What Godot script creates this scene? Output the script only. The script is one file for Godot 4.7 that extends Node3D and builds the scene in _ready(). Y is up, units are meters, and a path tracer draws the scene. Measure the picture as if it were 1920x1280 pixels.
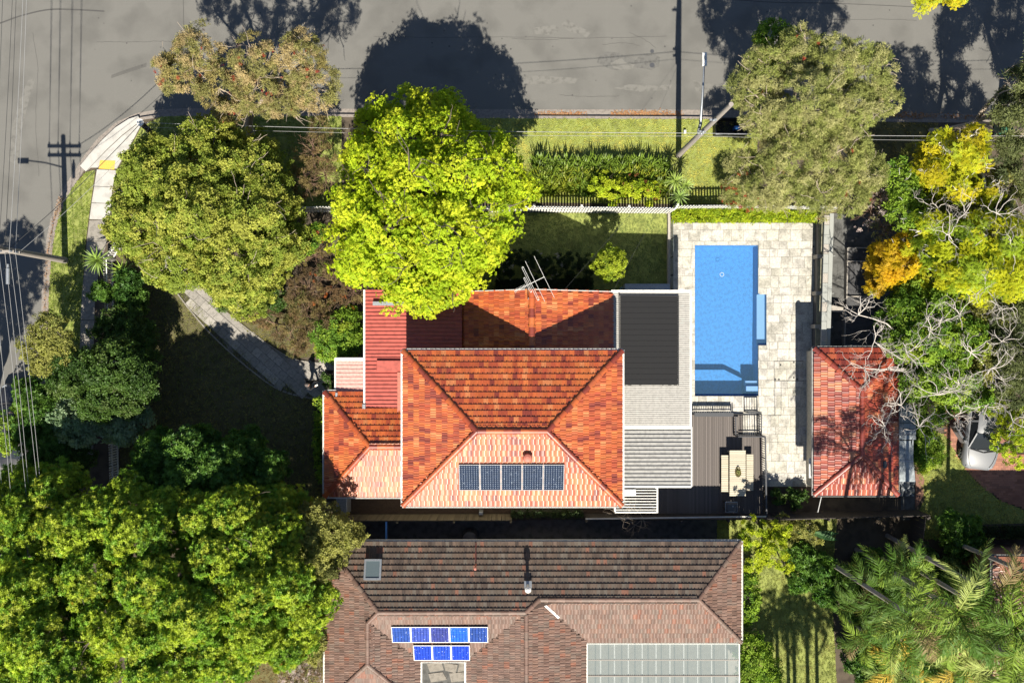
extends Node3D
# Aerial view of a corner block: a terracotta house with a pool, a neighbour's house, gardens and two streets.

const CAM_H := 52.0          # height of the camera above the ground, metres
const FOCAL := 1880.0        # focal length in plan units (1920 across)
var rng := RandomNumberGenerator.new()
var used := {}
var mats := {}
var noises := {}
var noise3 := FastNoiseLite.new()

func _ready():
	rng.seed = 4711
	# --- camera ---
	var cam := Camera3D.new()
	cam.name = "camera"
	add_child(cam)
	cam.position = Vector3(0, CAM_H, 0)
	cam.rotation_degrees = Vector3(-90, 0, 0)
	cam.fov = rad_to_deg(2.0 * atan(640.0 / FOCAL))
	cam.near = 0.1
	cam.far = 900.0
	cam.current = true
	# --- sky, exposure ---
	var env := Environment.new()
	env.background_mode = Environment.BG_SKY
	var sm := ProceduralSkyMaterial.new()
	sm.sky_top_color = Color(0.25, 0.31, 0.41)
	sm.sky_horizon_color = Color(0.5, 0.55, 0.62)
	sm.sky_curve = 0.12
	sm.ground_bottom_color = Color(0.2, 0.19, 0.16)
	sm.ground_horizon_color = Color(0.42, 0.50, 0.62)
	sm.sky_energy_multiplier = 1.15
	var sky := Sky.new()
	sky.sky_material = sm
	env.sky = sky
	env.tonemap_mode = Environment.TONE_MAPPER_LINEAR
	env.tonemap_exposure = 2.1
	env.sdfgi_enabled = true
	env.ssao_enabled = true
	env.ssil_enabled = true
	var we := WorldEnvironment.new()
	we.name = "world_environment"
	we.environment = env
	add_child(we)
	# --- sun: from the lower edge of the picture, about 50 degrees up ---
	var sun := DirectionalLight3D.new()
	sun.name = "sun"
	add_child(sun)
	sun.look_at_from_position(Vector3.ZERO, Vector3(-0.02, -1.18, -1.0), Vector3.UP)
	sun.light_energy = 1.6
	sun.light_color = Color(1.0, 0.97, 0.91)
	sun.light_angular_distance = 0.5
	sun.shadow_enabled = true

	noise3.seed = 5
	noise3.noise_type = FastNoiseLite.TYPE_SIMPLEX
	noise3.frequency = 1.0
	make_materials()
	build_ground()
	build_main_house()
	build_garage()
	build_neighbour()
	build_pool()
	build_deck()
	build_fences()
	build_street()
	build_small_things()
	build_cars()
	build_person()
	build_vegetation()

# ---------------------------------------------------------------- helpers
class MB:
	var v := PackedVector3Array()
	var n := PackedVector3Array()
	var uv := PackedVector2Array()
	var idx := PackedInt32Array()
	func tri(a: Vector3, b: Vector3, c: Vector3):      # counter-clockwise seen from the front
		var nn := (b - a).cross(c - a).normalized()
		var k := v.size()
		v.append(a); v.append(b); v.append(c)
		n.append(nn); n.append(nn); n.append(nn)
		uv.append(Vector2(0, 0)); uv.append(Vector2(1, 0)); uv.append(Vector2(1, 1))
		idx.append(k); idx.append(k + 2); idx.append(k + 1)
	func quad(a: Vector3, b: Vector3, c: Vector3, d: Vector3):
		var nn := (c - a).cross(d - b).normalized()
		var k := v.size()
		v.append(a); v.append(b); v.append(c); v.append(d)
		for i in 4: n.append(nn)
		uv.append(Vector2(0, 1)); uv.append(Vector2(1, 1)); uv.append(Vector2(1, 0)); uv.append(Vector2(0, 0))
		idx.append(k); idx.append(k + 2); idx.append(k + 1)
		idx.append(k); idx.append(k + 3); idx.append(k + 2)
	func box(c: Vector3, s: Vector3, b := Basis()):
		var x := b.x * s.x * 0.5
		var y := b.y * s.y * 0.5
		var z := b.z * s.z * 0.5
		quad(c - x + y + z, c + x + y + z, c + x + y - z, c - x + y - z)
		quad(c - x - y - z, c + x - y - z, c + x - y + z, c - x - y + z)
		quad(c - x - y + z, c + x - y + z, c + x + y + z, c - x + y + z)
		quad(c + x - y - z, c - x - y - z, c - x + y - z, c + x + y - z)
		quad(c + x - y + z, c + x - y - z, c + x + y - z, c + x + y + z)
		quad(c - x - y - z, c - x - y + z, c - x + y + z, c - x + y - z)
	# a box with its four long upper edges chamfered by e
	func cbox(c: Vector3, s: Vector3, e: float, b := Basis()):
		var t := [Vector2(-s.x / 2, -s.z / 2), Vector2(s.x / 2, -s.z / 2), Vector2(s.x / 2, s.z / 2), Vector2(-s.x / 2, s.z / 2)]
		var lo := []; var mid := []; var top := []
		for p in t:
			lo.append(c + b * Vector3(p.x, -s.y / 2, p.y))
			mid.append(c + b * Vector3(p.x, s.y / 2 - e, p.y))
			top.append(c + b * Vector3(p.x - signf(p.x) * e, s.y / 2, p.y - signf(p.y) * e))
		for i in 4:
			var j := (i + 1) % 4
			quad(lo[j], lo[i], mid[i], mid[j])
			quad(mid[j], mid[i], top[i], top[j])
		quad(top[3], top[2], top[1], top[0])
		quad(lo[0], lo[1], lo[2], lo[3])
	func bar(a: Vector3, b: Vector3, w: float, h: float):   # a straight bar of w by h
		var d := b - a
		if d.length() < 1e-5: return
		var z := d.normalized()
		var up := Vector3.UP if absf(z.y) < 0.95 else Vector3.RIGHT
		var x := up.cross(z).normalized()
		box((a + b) * 0.5, Vector3(w, h, d.length()), Basis(x, z.cross(x), z))
	func tube(p: PackedVector3Array, r: PackedFloat32Array, sides := 6, caps := true):
		if p.size() < 2: return
		var k0 := v.size()
		var ref := Vector3.UP
		var d0 := (p[1] - p[0]).normalized()
		if absf(d0.y) > 0.9: ref = Vector3.RIGHT
		var x := ref.cross(d0).normalized()
		for i in p.size():
			var d := (p[mini(i + 1, p.size() - 1)] - p[maxi(i - 1, 0)]).normalized()
			x = (x - d * x.dot(d)).normalized()
			var y := d.cross(x)
			for s in sides:
				var a := TAU * s / sides
				var o := x * cos(a) + y * sin(a)
				v.append(p[i] + o * r[i]); n.append(o); uv.append(Vector2(float(s) / sides, i))
		for i in p.size() - 1:
			for s in sides:
				var a := k0 + i * sides + s
				var b := k0 + i * sides + (s + 1) % sides
				idx.append(a); idx.append(a + sides); idx.append(b)
				idx.append(b); idx.append(a + sides); idx.append(b + sides)
		if caps:
			for e in [0, p.size() - 1]:
				var kc: int = k0 + e * sides
				for s in range(1, sides - 1):
					if e == 0:
						tri(v[kc], v[kc + s + 1], v[kc + s])
					else:
						tri(v[kc], v[kc + s], v[kc + s + 1])
	func rod(a: Vector3, b: Vector3, r: float, sides := 6):
		tube(PackedVector3Array([a, b]), PackedFloat32Array([r, r]), sides)
	func disc(c: Vector3, r: float, sides := 12, up := Vector3.UP):
		var x := up.cross(Vector3.RIGHT if absf(up.x) < 0.9 else Vector3.FORWARD).normalized()
		var y := up.cross(x)
		for s in sides:
			var a := TAU * s / sides
			var b := TAU * (s + 1) / sides
			tri(c, c + (x * cos(a) + y * sin(a)) * r, c + (x * cos(b) + y * sin(b)) * r)
	# a surface of revolution about +y through c: profile of Vector2(radius, height)
	func lathe(c: Vector3, prof: Array, sides := 14):
		for i in prof.size() - 1:
			for s in sides:
				var a := TAU * s / sides
				var b := TAU * (s + 1) / sides
				var da := Vector3(cos(a), 0, -sin(a))
				var db := Vector3(cos(b), 0, -sin(b))
				quad(c + da * prof[i].x + Vector3.UP * prof[i].y, c + db * prof[i].x + Vector3.UP * prof[i].y, c + db * prof[i + 1].x + Vector3.UP * prof[i + 1].y, c + da * prof[i + 1].x + Vector3.UP * prof[i + 1].y)
	func mesh() -> ArrayMesh:
		var m := ArrayMesh.new()
		var a := []
		a.resize(Mesh.ARRAY_MAX)
		a[Mesh.ARRAY_VERTEX] = v; a[Mesh.ARRAY_NORMAL] = n; a[Mesh.ARRAY_TEX_UV] = uv; a[Mesh.ARRAY_INDEX] = idx
		m.add_surface_from_arrays(Mesh.PRIMITIVE_TRIANGLES, a)
		return m

# a point of the block, from its place on the survey photograph and its real height
func P(px: float, py: float, h := 0.0) -> Vector3:
	var k := (CAM_H - h) / FOCAL
	return Vector3((px - 960.0) * k, h, (py - 640.0) * k)

func numbered(n: String) -> String:
	var k: int = used.get(n, 0)
	used[n] = k + 1
	return n if k == 0 else "%s_%03d" % [n, k]

func tag(o: Node, label := "", category := "", group := "", kind := ""):
	if label: o.set_meta("label", label)
	if category: o.set_meta("category", category)
	if group: o.set_meta("group", group)
	if kind: o.set_meta("kind", kind)
	return o

func thing(called: String, label: String, category: String, at := Vector3.ZERO, group := "", turn := 0.0) -> Node3D:
	var o := Node3D.new()
	o.name = numbered(called)
	add_child(o)
	o.position = at
	o.rotation.y = turn
	tag(o, label, category, group)
	return o

func put(called: String, mb, m: Material, parent: Node = null) -> MeshInstance3D:
	var o := MeshInstance3D.new()
	o.mesh = mb.mesh() if mb is MB else mb
	o.material_override = m
	if parent == null:
		o.name = numbered(called)
		add_child(o)
	else:
		o.name = called
		parent.add_child(o, true)
	return o

func struct(called: String, mb, m: Material) -> MeshInstance3D:
	return tag(put(called, mb, m), "", "", "", "structure")

func many(called: String, m: Mesh, buf: PackedFloat32Array, mt: Material, parent: Node = null, kind := "") -> MultiMeshInstance3D:
	var mm := MultiMesh.new()
	mm.transform_format = MultiMesh.TRANSFORM_3D
	mm.use_colors = true
	mm.mesh = m
	mm.instance_count = buf.size() / 16
	mm.buffer = buf
	var o := MultiMeshInstance3D.new()
	o.multimesh = mm
	o.material_override = mt
	if parent == null:
		o.name = numbered(called)
		add_child(o)
	else:
		o.name = called
		parent.add_child(o, true)
	if kind: o.set_meta("kind", kind)
	return o

func push(buf: PackedFloat32Array, t: Transform3D, c: Color):
	var b := t.basis
	buf.append_array(PackedFloat32Array([b.x.x, b.y.x, b.z.x, t.origin.x, b.x.y, b.y.y, b.z.y, t.origin.y, b.x.z, b.y.z, b.z.z, t.origin.z, c.r, c.g, c.b, 1.0]))

func rf(a: float, b: float) -> float:
	return rng.randf_range(a, b)

func rdir() -> Vector3:
	var y := rf(-1, 1)
	var a := rf(0, TAU)
	var r := sqrt(1 - y * y)
	return Vector3(r * cos(a), y, r * sin(a))

func pts(flat: Array, h := 0.0) -> PackedVector3Array:   # [[px, py], ...] at height h
	var out := PackedVector3Array()
	for q in flat: out.append(P(q[0], q[1], h))
	return out

# a level sheet with an edge that goes down by thick
func slab(mb: MB, poly: PackedVector3Array, thick := 0.0):
	var flat := PackedVector2Array()
	for q in poly: flat.append(Vector2(q.x, q.z))
	var t := Geometry2D.triangulate_polygon(flat)
	for i in range(0, t.size(), 3):
		var a := poly[t[i]]; var b := poly[t[i + 1]]; var c := poly[t[i + 2]]
		if (b - a).cross(c - a).y < 0: mb.tri(a, c, b)
		else: mb.tri(a, b, c)
	if thick > 0:
		var cw := Geometry2D.is_polygon_clockwise(flat)
		for i in poly.size():
			var a := poly[i]; var b := poly[(i + 1) % poly.size()]
			var d := Vector3.DOWN * thick
			if cw: mb.quad(b + d, a + d, a, b)
			else: mb.quad(a + d, b + d, b, a)

func inside(q: Vector3, poly: PackedVector2Array) -> bool:
	return Geometry2D.is_point_in_polygon(Vector2(q.x, q.z), poly)

func flat2(poly: PackedVector3Array) -> PackedVector2Array:
	var out := PackedVector2Array()
	for q in poly: out.append(Vector2(q.x, q.z))
	return out

# ---------------------------------------------------------------- materials
func lin(r: float, g: float, b: float) -> Color:
	return Color(r, g, b).linear_to_srgb()

func noise_tex(key: String, freq: float, lo: float, hi: float, octaves := 4, kind := 0, size := 512) -> NoiseTexture2D:
	if noises.has(key): return noises[key]
	var f := FastNoiseLite.new()
	f.seed = hash(key) % 1000
	f.frequency = freq
	f.noise_type = FastNoiseLite.TYPE_CELLULAR if kind == 1 else FastNoiseLite.TYPE_SIMPLEX
	f.fractal_octaves = octaves
	var t := NoiseTexture2D.new()
	t.width = size; t.height = size
	t.seamless = true
	t.noise = f
	var g := Gradient.new()
	g.offsets = PackedFloat32Array([0.15, 0.85])
	g.colors = PackedColorArray([lin(lo, lo, lo), lin(hi, hi, hi)])
	t.color_ramp = g
	noises[key] = t
	return t

# base colour (linear), roughness, fine grain (key, metres per repeat), coarse blotches (key, metres per repeat)
func mat(called: String, r: float, g: float, b: float, rough := 0.8, fine := "", fine_m := 1.0, coarse := "", coarse_m := 8.0, metal := 0.0) -> StandardMaterial3D:
	var m := StandardMaterial3D.new()
	m.resource_name = called
	m.albedo_color = lin(r, g, b)
	m.roughness = rough
	m.metallic = metal
	if fine:
		m.albedo_texture = noises[fine]
		m.uv1_triplanar = true
		m.uv1_world_triplanar = true
		m.uv1_scale = Vector3.ONE / fine_m
	if coarse:
		m.detail_enabled = true
		m.detail_albedo = noises[coarse]
		m.detail_blend_mode = BaseMaterial3D.BLEND_MODE_MUL
		m.detail_uv_layer = BaseMaterial3D.DETAIL_UV_2
		m.uv2_triplanar = true
		m.uv2_world_triplanar = true
		m.uv2_scale = Vector3.ONE / coarse_m
	mats[called] = m
	return m

func leaf_mat(called: String, rough := 0.55, back := 0.72) -> StandardMaterial3D:
	var m := StandardMaterial3D.new()
	m.resource_name = called
	m.albedo_color = Color.WHITE
	m.vertex_color_use_as_albedo = true
	m.roughness = rough
	m.metallic_specular = 0.35
	m.backlight_enabled = back > 0
	m.backlight = Color(back, back * 1.03, back * 0.6)
	m.cull_mode = BaseMaterial3D.CULL_DISABLED
	mats[called] = m
	return m

func make_materials():
	noise_tex("speckle", 0.22, 0.72, 1.25, 2)
	noise_tex("soft", 0.02, 0.75, 1.2, 5)
	noise_tex("blotch", 0.012, 0.62, 1.28, 6)
	noise_tex("faint", 0.01, 0.8, 1.14, 6)
	noise_tex("pebble", 0.12, 0.62, 1.5, 2)
	noise_tex("streak", 0.05, 0.8, 1.15, 3)
	noise_tex("cells", 0.06, 0.75, 1.2, 2, 1)
	noise_tex("pitted", 0.03, 0.72, 1.12, 5)
	mat("asphalt", 0.134, 0.13, 0.119, 0.9, "speckle", 3.2, "faint", 16.0)
	mat("asphalt_patch", 0.118, 0.115, 0.107, 0.9, "speckle", 2.5, "soft", 3.0)
	mat("asphalt_worn", 0.15, 0.145, 0.132, 0.9, "speckle", 2.5, "soft", 4.0)
	mat("tar", 0.06, 0.058, 0.055, 0.8, "speckle", 2.0)
	mat("kerb", 0.23, 0.2, 0.175, 0.9, "speckle", 2.0, "soft", 2.0)
	mat("concrete_new", 0.43, 0.415, 0.385, 0.85, "speckle", 2.4, "faint", 4.0)
	mat("concrete_old", 0.24, 0.22, 0.19, 0.9, "speckle", 2.4, "soft", 3.0)
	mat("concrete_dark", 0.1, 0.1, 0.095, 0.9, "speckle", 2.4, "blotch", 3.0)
	mat("tactile", 0.55, 0.36, 0.06, 0.7)
	mat("soil", 0.085, 0.066, 0.046, 1.0, "speckle", 2.2, "blotch", 5.0)
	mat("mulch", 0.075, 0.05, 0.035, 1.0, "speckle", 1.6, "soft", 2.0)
	mat("far_ground", 0.06, 0.07, 0.03, 1.0, "soft", 20.0)
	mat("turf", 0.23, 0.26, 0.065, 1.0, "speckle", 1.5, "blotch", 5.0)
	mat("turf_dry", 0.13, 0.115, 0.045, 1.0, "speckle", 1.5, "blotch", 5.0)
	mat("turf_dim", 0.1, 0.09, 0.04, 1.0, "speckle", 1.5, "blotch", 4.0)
	mat("brick_path", 0.2, 0.1, 0.07, 0.9, "speckle", 1.2, "soft", 3.0)
	mat("grout", 0.46, 0.43, 0.38, 0.95)
	for i in 5:
		var k: float = [1.0, 0.97, 1.03, 0.93, 1.0][i]
		var wm: float = [1.0, 0.97, 1.0, 0.97, 0.94][i]
		mat("travertine%d" % i, 0.49 * k, 0.466 * k, 0.42 * k * wm, 0.75, "pitted", 1.7 + 0.2 * i, "blotch", 4.1 + i)
	for i in 4:
		var k: float = [1.0, 0.85, 1.12, 0.95][i]
		mat("path_paver%d" % i, 0.3 * k, 0.28 * k, 0.25 * k, 0.9, "speckle", 1.7, "soft", 2.0)
	for i in 4:
		var k: float = [1.0, 0.8, 1.15, 0.9][i]
		mat("deck_board%d" % i, 0.115 * k, 0.098 * k, 0.09 * k, 0.75, "streak", 0.9)
	mat("deck_dark", 0.03, 0.03, 0.033, 0.8)
	for i in 3:
		var k: float = [1.0, 0.92, 1.05][i]
		mat("table_slat%d" % i, 0.47 * k, 0.42 * k, 0.32 * k, 0.7, "streak", 0.8)
	mat("white_paint", 0.68, 0.67, 0.63, 0.55, "soft", 1.3)
	mat("cream_wall", 0.5, 0.46, 0.37, 0.9, "soft", 2.0)
	mat("brick_wall", 0.24, 0.12, 0.08, 0.9, "speckle", 1.4)
	mat("red_metal", 0.36, 0.075, 0.055, 0.5, "soft", 4.0)
	mat("pale_red_metal", 0.56, 0.3, 0.26, 0.5, "soft", 2.0)
	mat("pale_metal", 0.31, 0.298, 0.275, 0.55, "soft", 2.5)
	mat("grey_metal", 0.262, 0.257, 0.245, 0.55, "soft", 3.0)
	mat("lean_to_metal", 0.29, 0.32, 0.335, 0.55, "blotch", 2.0)
	mat("flashing", 0.4, 0.13, 0.09, 0.6, "soft", 2.0)
	mat("heating_mat", 0.006, 0.006, 0.007, 0.9)
	mat("black", 0.014, 0.014, 0.016, 0.6)
	mat("dark_grey", 0.05, 0.052, 0.058, 0.55)
	mat("galvanised", 0.32, 0.34, 0.36, 0.45, "soft", 1.0, "", 1.0, 0.5)
	mat("panel_frame", 0.16, 0.165, 0.17, 0.5)
	mat("grey_wood", 0.27, 0.24, 0.21, 0.95, "streak", 0.5)
	mat("paling", 0.15, 0.125, 0.08, 0.95, "streak", 0.7, "soft", 2.0)
	mat("dark_paling", 0.055, 0.046, 0.04, 0.95, "streak", 0.7)
	mat("olive_panel", 0.23, 0.22, 0.155, 0.75, "soft", 3.0)
	mat("cap_stone", 0.3, 0.31, 0.29, 0.9, "speckle", 1.5)
	mat("wire", 0.04, 0.04, 0.042, 0.6)
	mat("pale_wire", 0.3, 0.3, 0.3, 0.4)
	mat("pool_blue", 0.022, 0.175, 0.48, 0.6, "pebble", 3.0, "soft", 2.6)
	mat("pool_ledge", 0.13, 0.27, 0.5, 0.6, "speckle", 1.1)
	mat("glass_dark", 0.02, 0.024, 0.028, 0.08)
	mat("car_silver", 0.15, 0.156, 0.168, 0.45)
	mat("car_black", 0.012, 0.012, 0.014, 0.22)
	mat("tyre", 0.018, 0.018, 0.018, 0.85)
	mat("bin_green", 0.02, 0.12, 0.07, 0.5)
	mat("bark", 0.12, 0.095, 0.075, 0.95, "streak", 0.5)
	mat("bark_silver", 0.6, 0.57, 0.53, 0.85)
	mat("bark_twig", 0.46, 0.42, 0.38, 0.9)
	mat("bark_pale", 0.34, 0.28, 0.22, 0.9)
	mat("bark_brown", 0.17, 0.105, 0.07, 0.9)
	mat("stone", 0.36, 0.33, 0.29, 0.9, "pitted", 1.3)
	mat("terracotta_pot", 0.4, 0.14, 0.08, 0.8)
	mat("blue_plastic", 0.06, 0.2, 0.5, 0.4)
	mat("skin", 0.45, 0.27, 0.2, 0.6)
	mat("cloth_black", 0.016, 0.016, 0.02, 0.9)
	mat("hair", 0.09, 0.075, 0.07, 0.8)
	mats["car_silver"].clearcoat_enabled = true
	mats["car_silver"].clearcoat = 0.25
	mats["car_black"].clearcoat_enabled = true
	leaf_mat("leaf", 0.55, 0.85)
	leaf_mat("leaf_gloss", 0.42, 0.8)
	leaf_mat("leaf_fine", 0.7, 0.8)
	leaf_mat("grass", 0.75, 0.65)
	var t := leaf_mat("tile_stuff", 0.43, 0.0)
	t.metallic_specular = 0.55
	t.albedo_texture = noises["soft"]
	t.uv1_triplanar = true; t.uv1_world_triplanar = true; t.uv1_scale = Vector3.ONE / 0.7
	t.cull_mode = BaseMaterial3D.CULL_BACK
	t.detail_enabled = true
	t.detail_albedo = noises["faint"]
	t.detail_blend_mode = BaseMaterial3D.BLEND_MODE_MUL
	t.detail_uv_layer = BaseMaterial3D.DETAIL_UV_2
	t.uv2_triplanar = true; t.uv2_world_triplanar = true; t.uv2_scale = Vector3.ONE / 4.0
	var t2 := t.duplicate()
	t2.resource_name = "tile_stuff_old"
	t2.roughness = 0.52
	t2.metallic_specular = 0.4
	mats["tile_stuff_old"] = t2
	var w := StandardMaterial3D.new()
	w.resource_name = "pool_water"
	w.transparency = BaseMaterial3D.TRANSPARENCY_ALPHA
	w.albedo_color = Color(0.6, 0.85, 1.0, 0.06)
	w.roughness = 0.02
	var wn := FastNoiseLite.new()
	wn.seed = 3; wn.frequency = 0.03; wn.fractal_octaves = 3
	var wt := NoiseTexture2D.new()
	wt.width = 512; wt.height = 512; wt.seamless = true; wt.as_normal_map = true; wt.bump_strength = 3.0; wt.noise = wn
	w.normal_enabled = true; w.normal_texture = wt; w.normal_scale = 0.6
	w.uv1_triplanar = true; w.uv1_world_triplanar = true; w.uv1_scale = Vector3.ONE * 0.5
	mats["pool_water"] = w
	var gl := StandardMaterial3D.new()
	gl.resource_name = "clear_roofing"
	gl.transparency = BaseMaterial3D.TRANSPARENCY_ALPHA
	gl.albedo_color = Color(0.55, 0.59, 0.585, 0.55)
	gl.roughness = 0.3
	mats["clear_roofing"] = gl

# ---------------------------------------------------------------- the setting
func ribbon(mb: MB, line: PackedVector3Array, w: float, closed := false):
	var n := line.size()
	for i in n - (0 if closed else 1):
		var a := line[i]; var b := line[(i + 1) % n]
		var d := (b - a).normalized()
		var s := Vector3(-d.z, 0, d.x) * w * 0.5
		mb.quad(a + s, b + s, b - s, a - s)

func smooth_line(q: PackedVector3Array, per := 6) -> PackedVector3Array:
	var out := PackedVector3Array()
	for i in q.size() - 1:
		var p0 := q[maxi(i - 1, 0)]; var p3 := q[mini(i + 2, q.size() - 1)]
		for k in per:
			out.append(q[i].cubic_interpolate(q[i + 1], p0, p3, float(k) / per))
	out.append(q[q.size() - 1])
	return out

func tuft_mesh(blades: int, h: float, spread: float, w: float) -> ArrayMesh:
	var mb := MB.new()
	for i in blades:
		var a := TAU * i / blades + 0.4 * i
		var d := Vector3(cos(a), 0, sin(a))
		var s := Vector3(-d.z, 0, d.x) * w * 0.5
		var base := d * spread * 0.25
		var mid := d * spread * 0.6 + Vector3.UP * h * 0.7
		var tip := d * spread + Vector3.UP * h * (0.8 + 0.3 * (i % 2))
		mb.quad(base - s, base + s, mid + s * 0.8, mid - s * 0.8)
		mb.tri(mid - s * 0.8, mid + s * 0.8, tip)
	return mb.mesh()

func lawn(called: String, label: String, poly: PackedVector3Array, ground: String, col: Color, per_m2: float, h := 0.05):
	var mb := MB.new()
	slab(mb, poly, 0.02)
	struct(called, mb, mats[ground])
	var f := flat2(poly)
	var lo := Vector2(1e9, 1e9); var hi := -lo
	for q in f: lo = lo.min(q); hi = hi.max(q)
	var count := int((hi.x - lo.x) * (hi.y - lo.y) * per_m2)
	var buf := PackedFloat32Array()
	for i in count:
		var q := Vector2(rf(lo.x, hi.x), rf(lo.y, hi.y))
		if not Geometry2D.is_point_in_polygon(q, f): continue
		var nz := noise3.get_noise_2d(q.x * 0.45, q.y * 0.45) * 0.6 + noise3.get_noise_2d(q.x * 1.7, q.y * 1.7) * 0.4
		if nz < -0.45 and rng.randf() < 0.6: continue
		var s := rf(0.6, 1.3) * h / 0.05
		var b := Basis(Vector3.UP, rf(0, TAU)).scaled(Vector3(s, s * rf(0.7, 1.2), s))
		var k := rf(0.7, 1.2) * (1.0 + 0.3 * nz)
		var dry := clampf(0.2 + nz * 0.7 + rf(-0.2, 0.2), 0, 1)
		push(buf, Transform3D(b, Vector3(q.x, poly[0].y, q.y)), Color(col.r * k * (1 + 0.45 * dry), col.g * k * (1 + 0.05 * dry), col.b * k * (1 + 0.3 * dry)))
	if buf.size():
		tag(many("grass", tuft_mesh(5, 0.05, 0.06, 0.022), buf, mats["grass"]), label, "grass", "", "stuff")

func litter(called: String, label: String, polys: Array, count: int, cols: Array, size: float):
	var mb := MB.new()
	mb.tri(Vector3(-1, 0, 0), Vector3(0, 0.15, 0.6), Vector3(1, 0.05, 0)); mb.tri(Vector3(-1, 0, 0), Vector3(1, 0.05, 0), Vector3(0, 0.15, -0.6))
	var buf := PackedFloat32Array()
	for i in count:
		var poly: PackedVector3Array = polys[rng.randi() % polys.size()]
		var t := rf(0, poly.size() - 1.001)
		var q := poly[int(t)].lerp(poly[int(t) + 1], t - int(t))
		var s := size * rf(0.5, 1.3)
		var g := rng.randfn(0, 0.5)
		var b := (Basis(Vector3.UP, rf(0, TAU)) * Basis(Vector3.RIGHT, rf(-0.4, 0.4))).scaled(Vector3(s, s, s))
		var c: Color = cols[rng.randi() % cols.size()]
		var k := rf(0.6, 1.2)
		push(buf, Transform3D(b, q + Vector3(rf(-0.2, 0.2), 0.012, g * 0.18)), Color(c.r * k, c.g * k, c.b * k))
	tag(many(called, mb.mesh(), buf, mats["leaf_fine"]), label, "leaf litter", "", "stuff")

# a sheet with an opening for the pool
func slab_round_pool(mb: MB, poly: PackedVector3Array, thick: float):
	var a := P(1303, 459.5); var b := P(1437, 742); var mx := (a.x + b.x) / 2
	var y := poly[0].y
	var e := 0.06
	var hole := PackedVector2Array([Vector2(a.x - e, a.z - e), Vector2(b.x + e, a.z - e), Vector2(b.x + e, b.z + e), Vector2(a.x - e, b.z + e)])
	for half in [PackedVector2Array([Vector2(-900, -900), Vector2(mx, -900), Vector2(mx, 900), Vector2(-900, 900)]), PackedVector2Array([Vector2(mx, -900), Vector2(900, -900), Vector2(900, 900), Vector2(mx, 900)])]:
		for piece in Geometry2D.intersect_polygons(flat2(poly), half):
			for left in Geometry2D.clip_polygons(piece, hole):
				var p3 := PackedVector3Array()
				for q in left: p3.append(Vector3(q.x, y, q.y))
				slab(mb, p3, thick)

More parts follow.
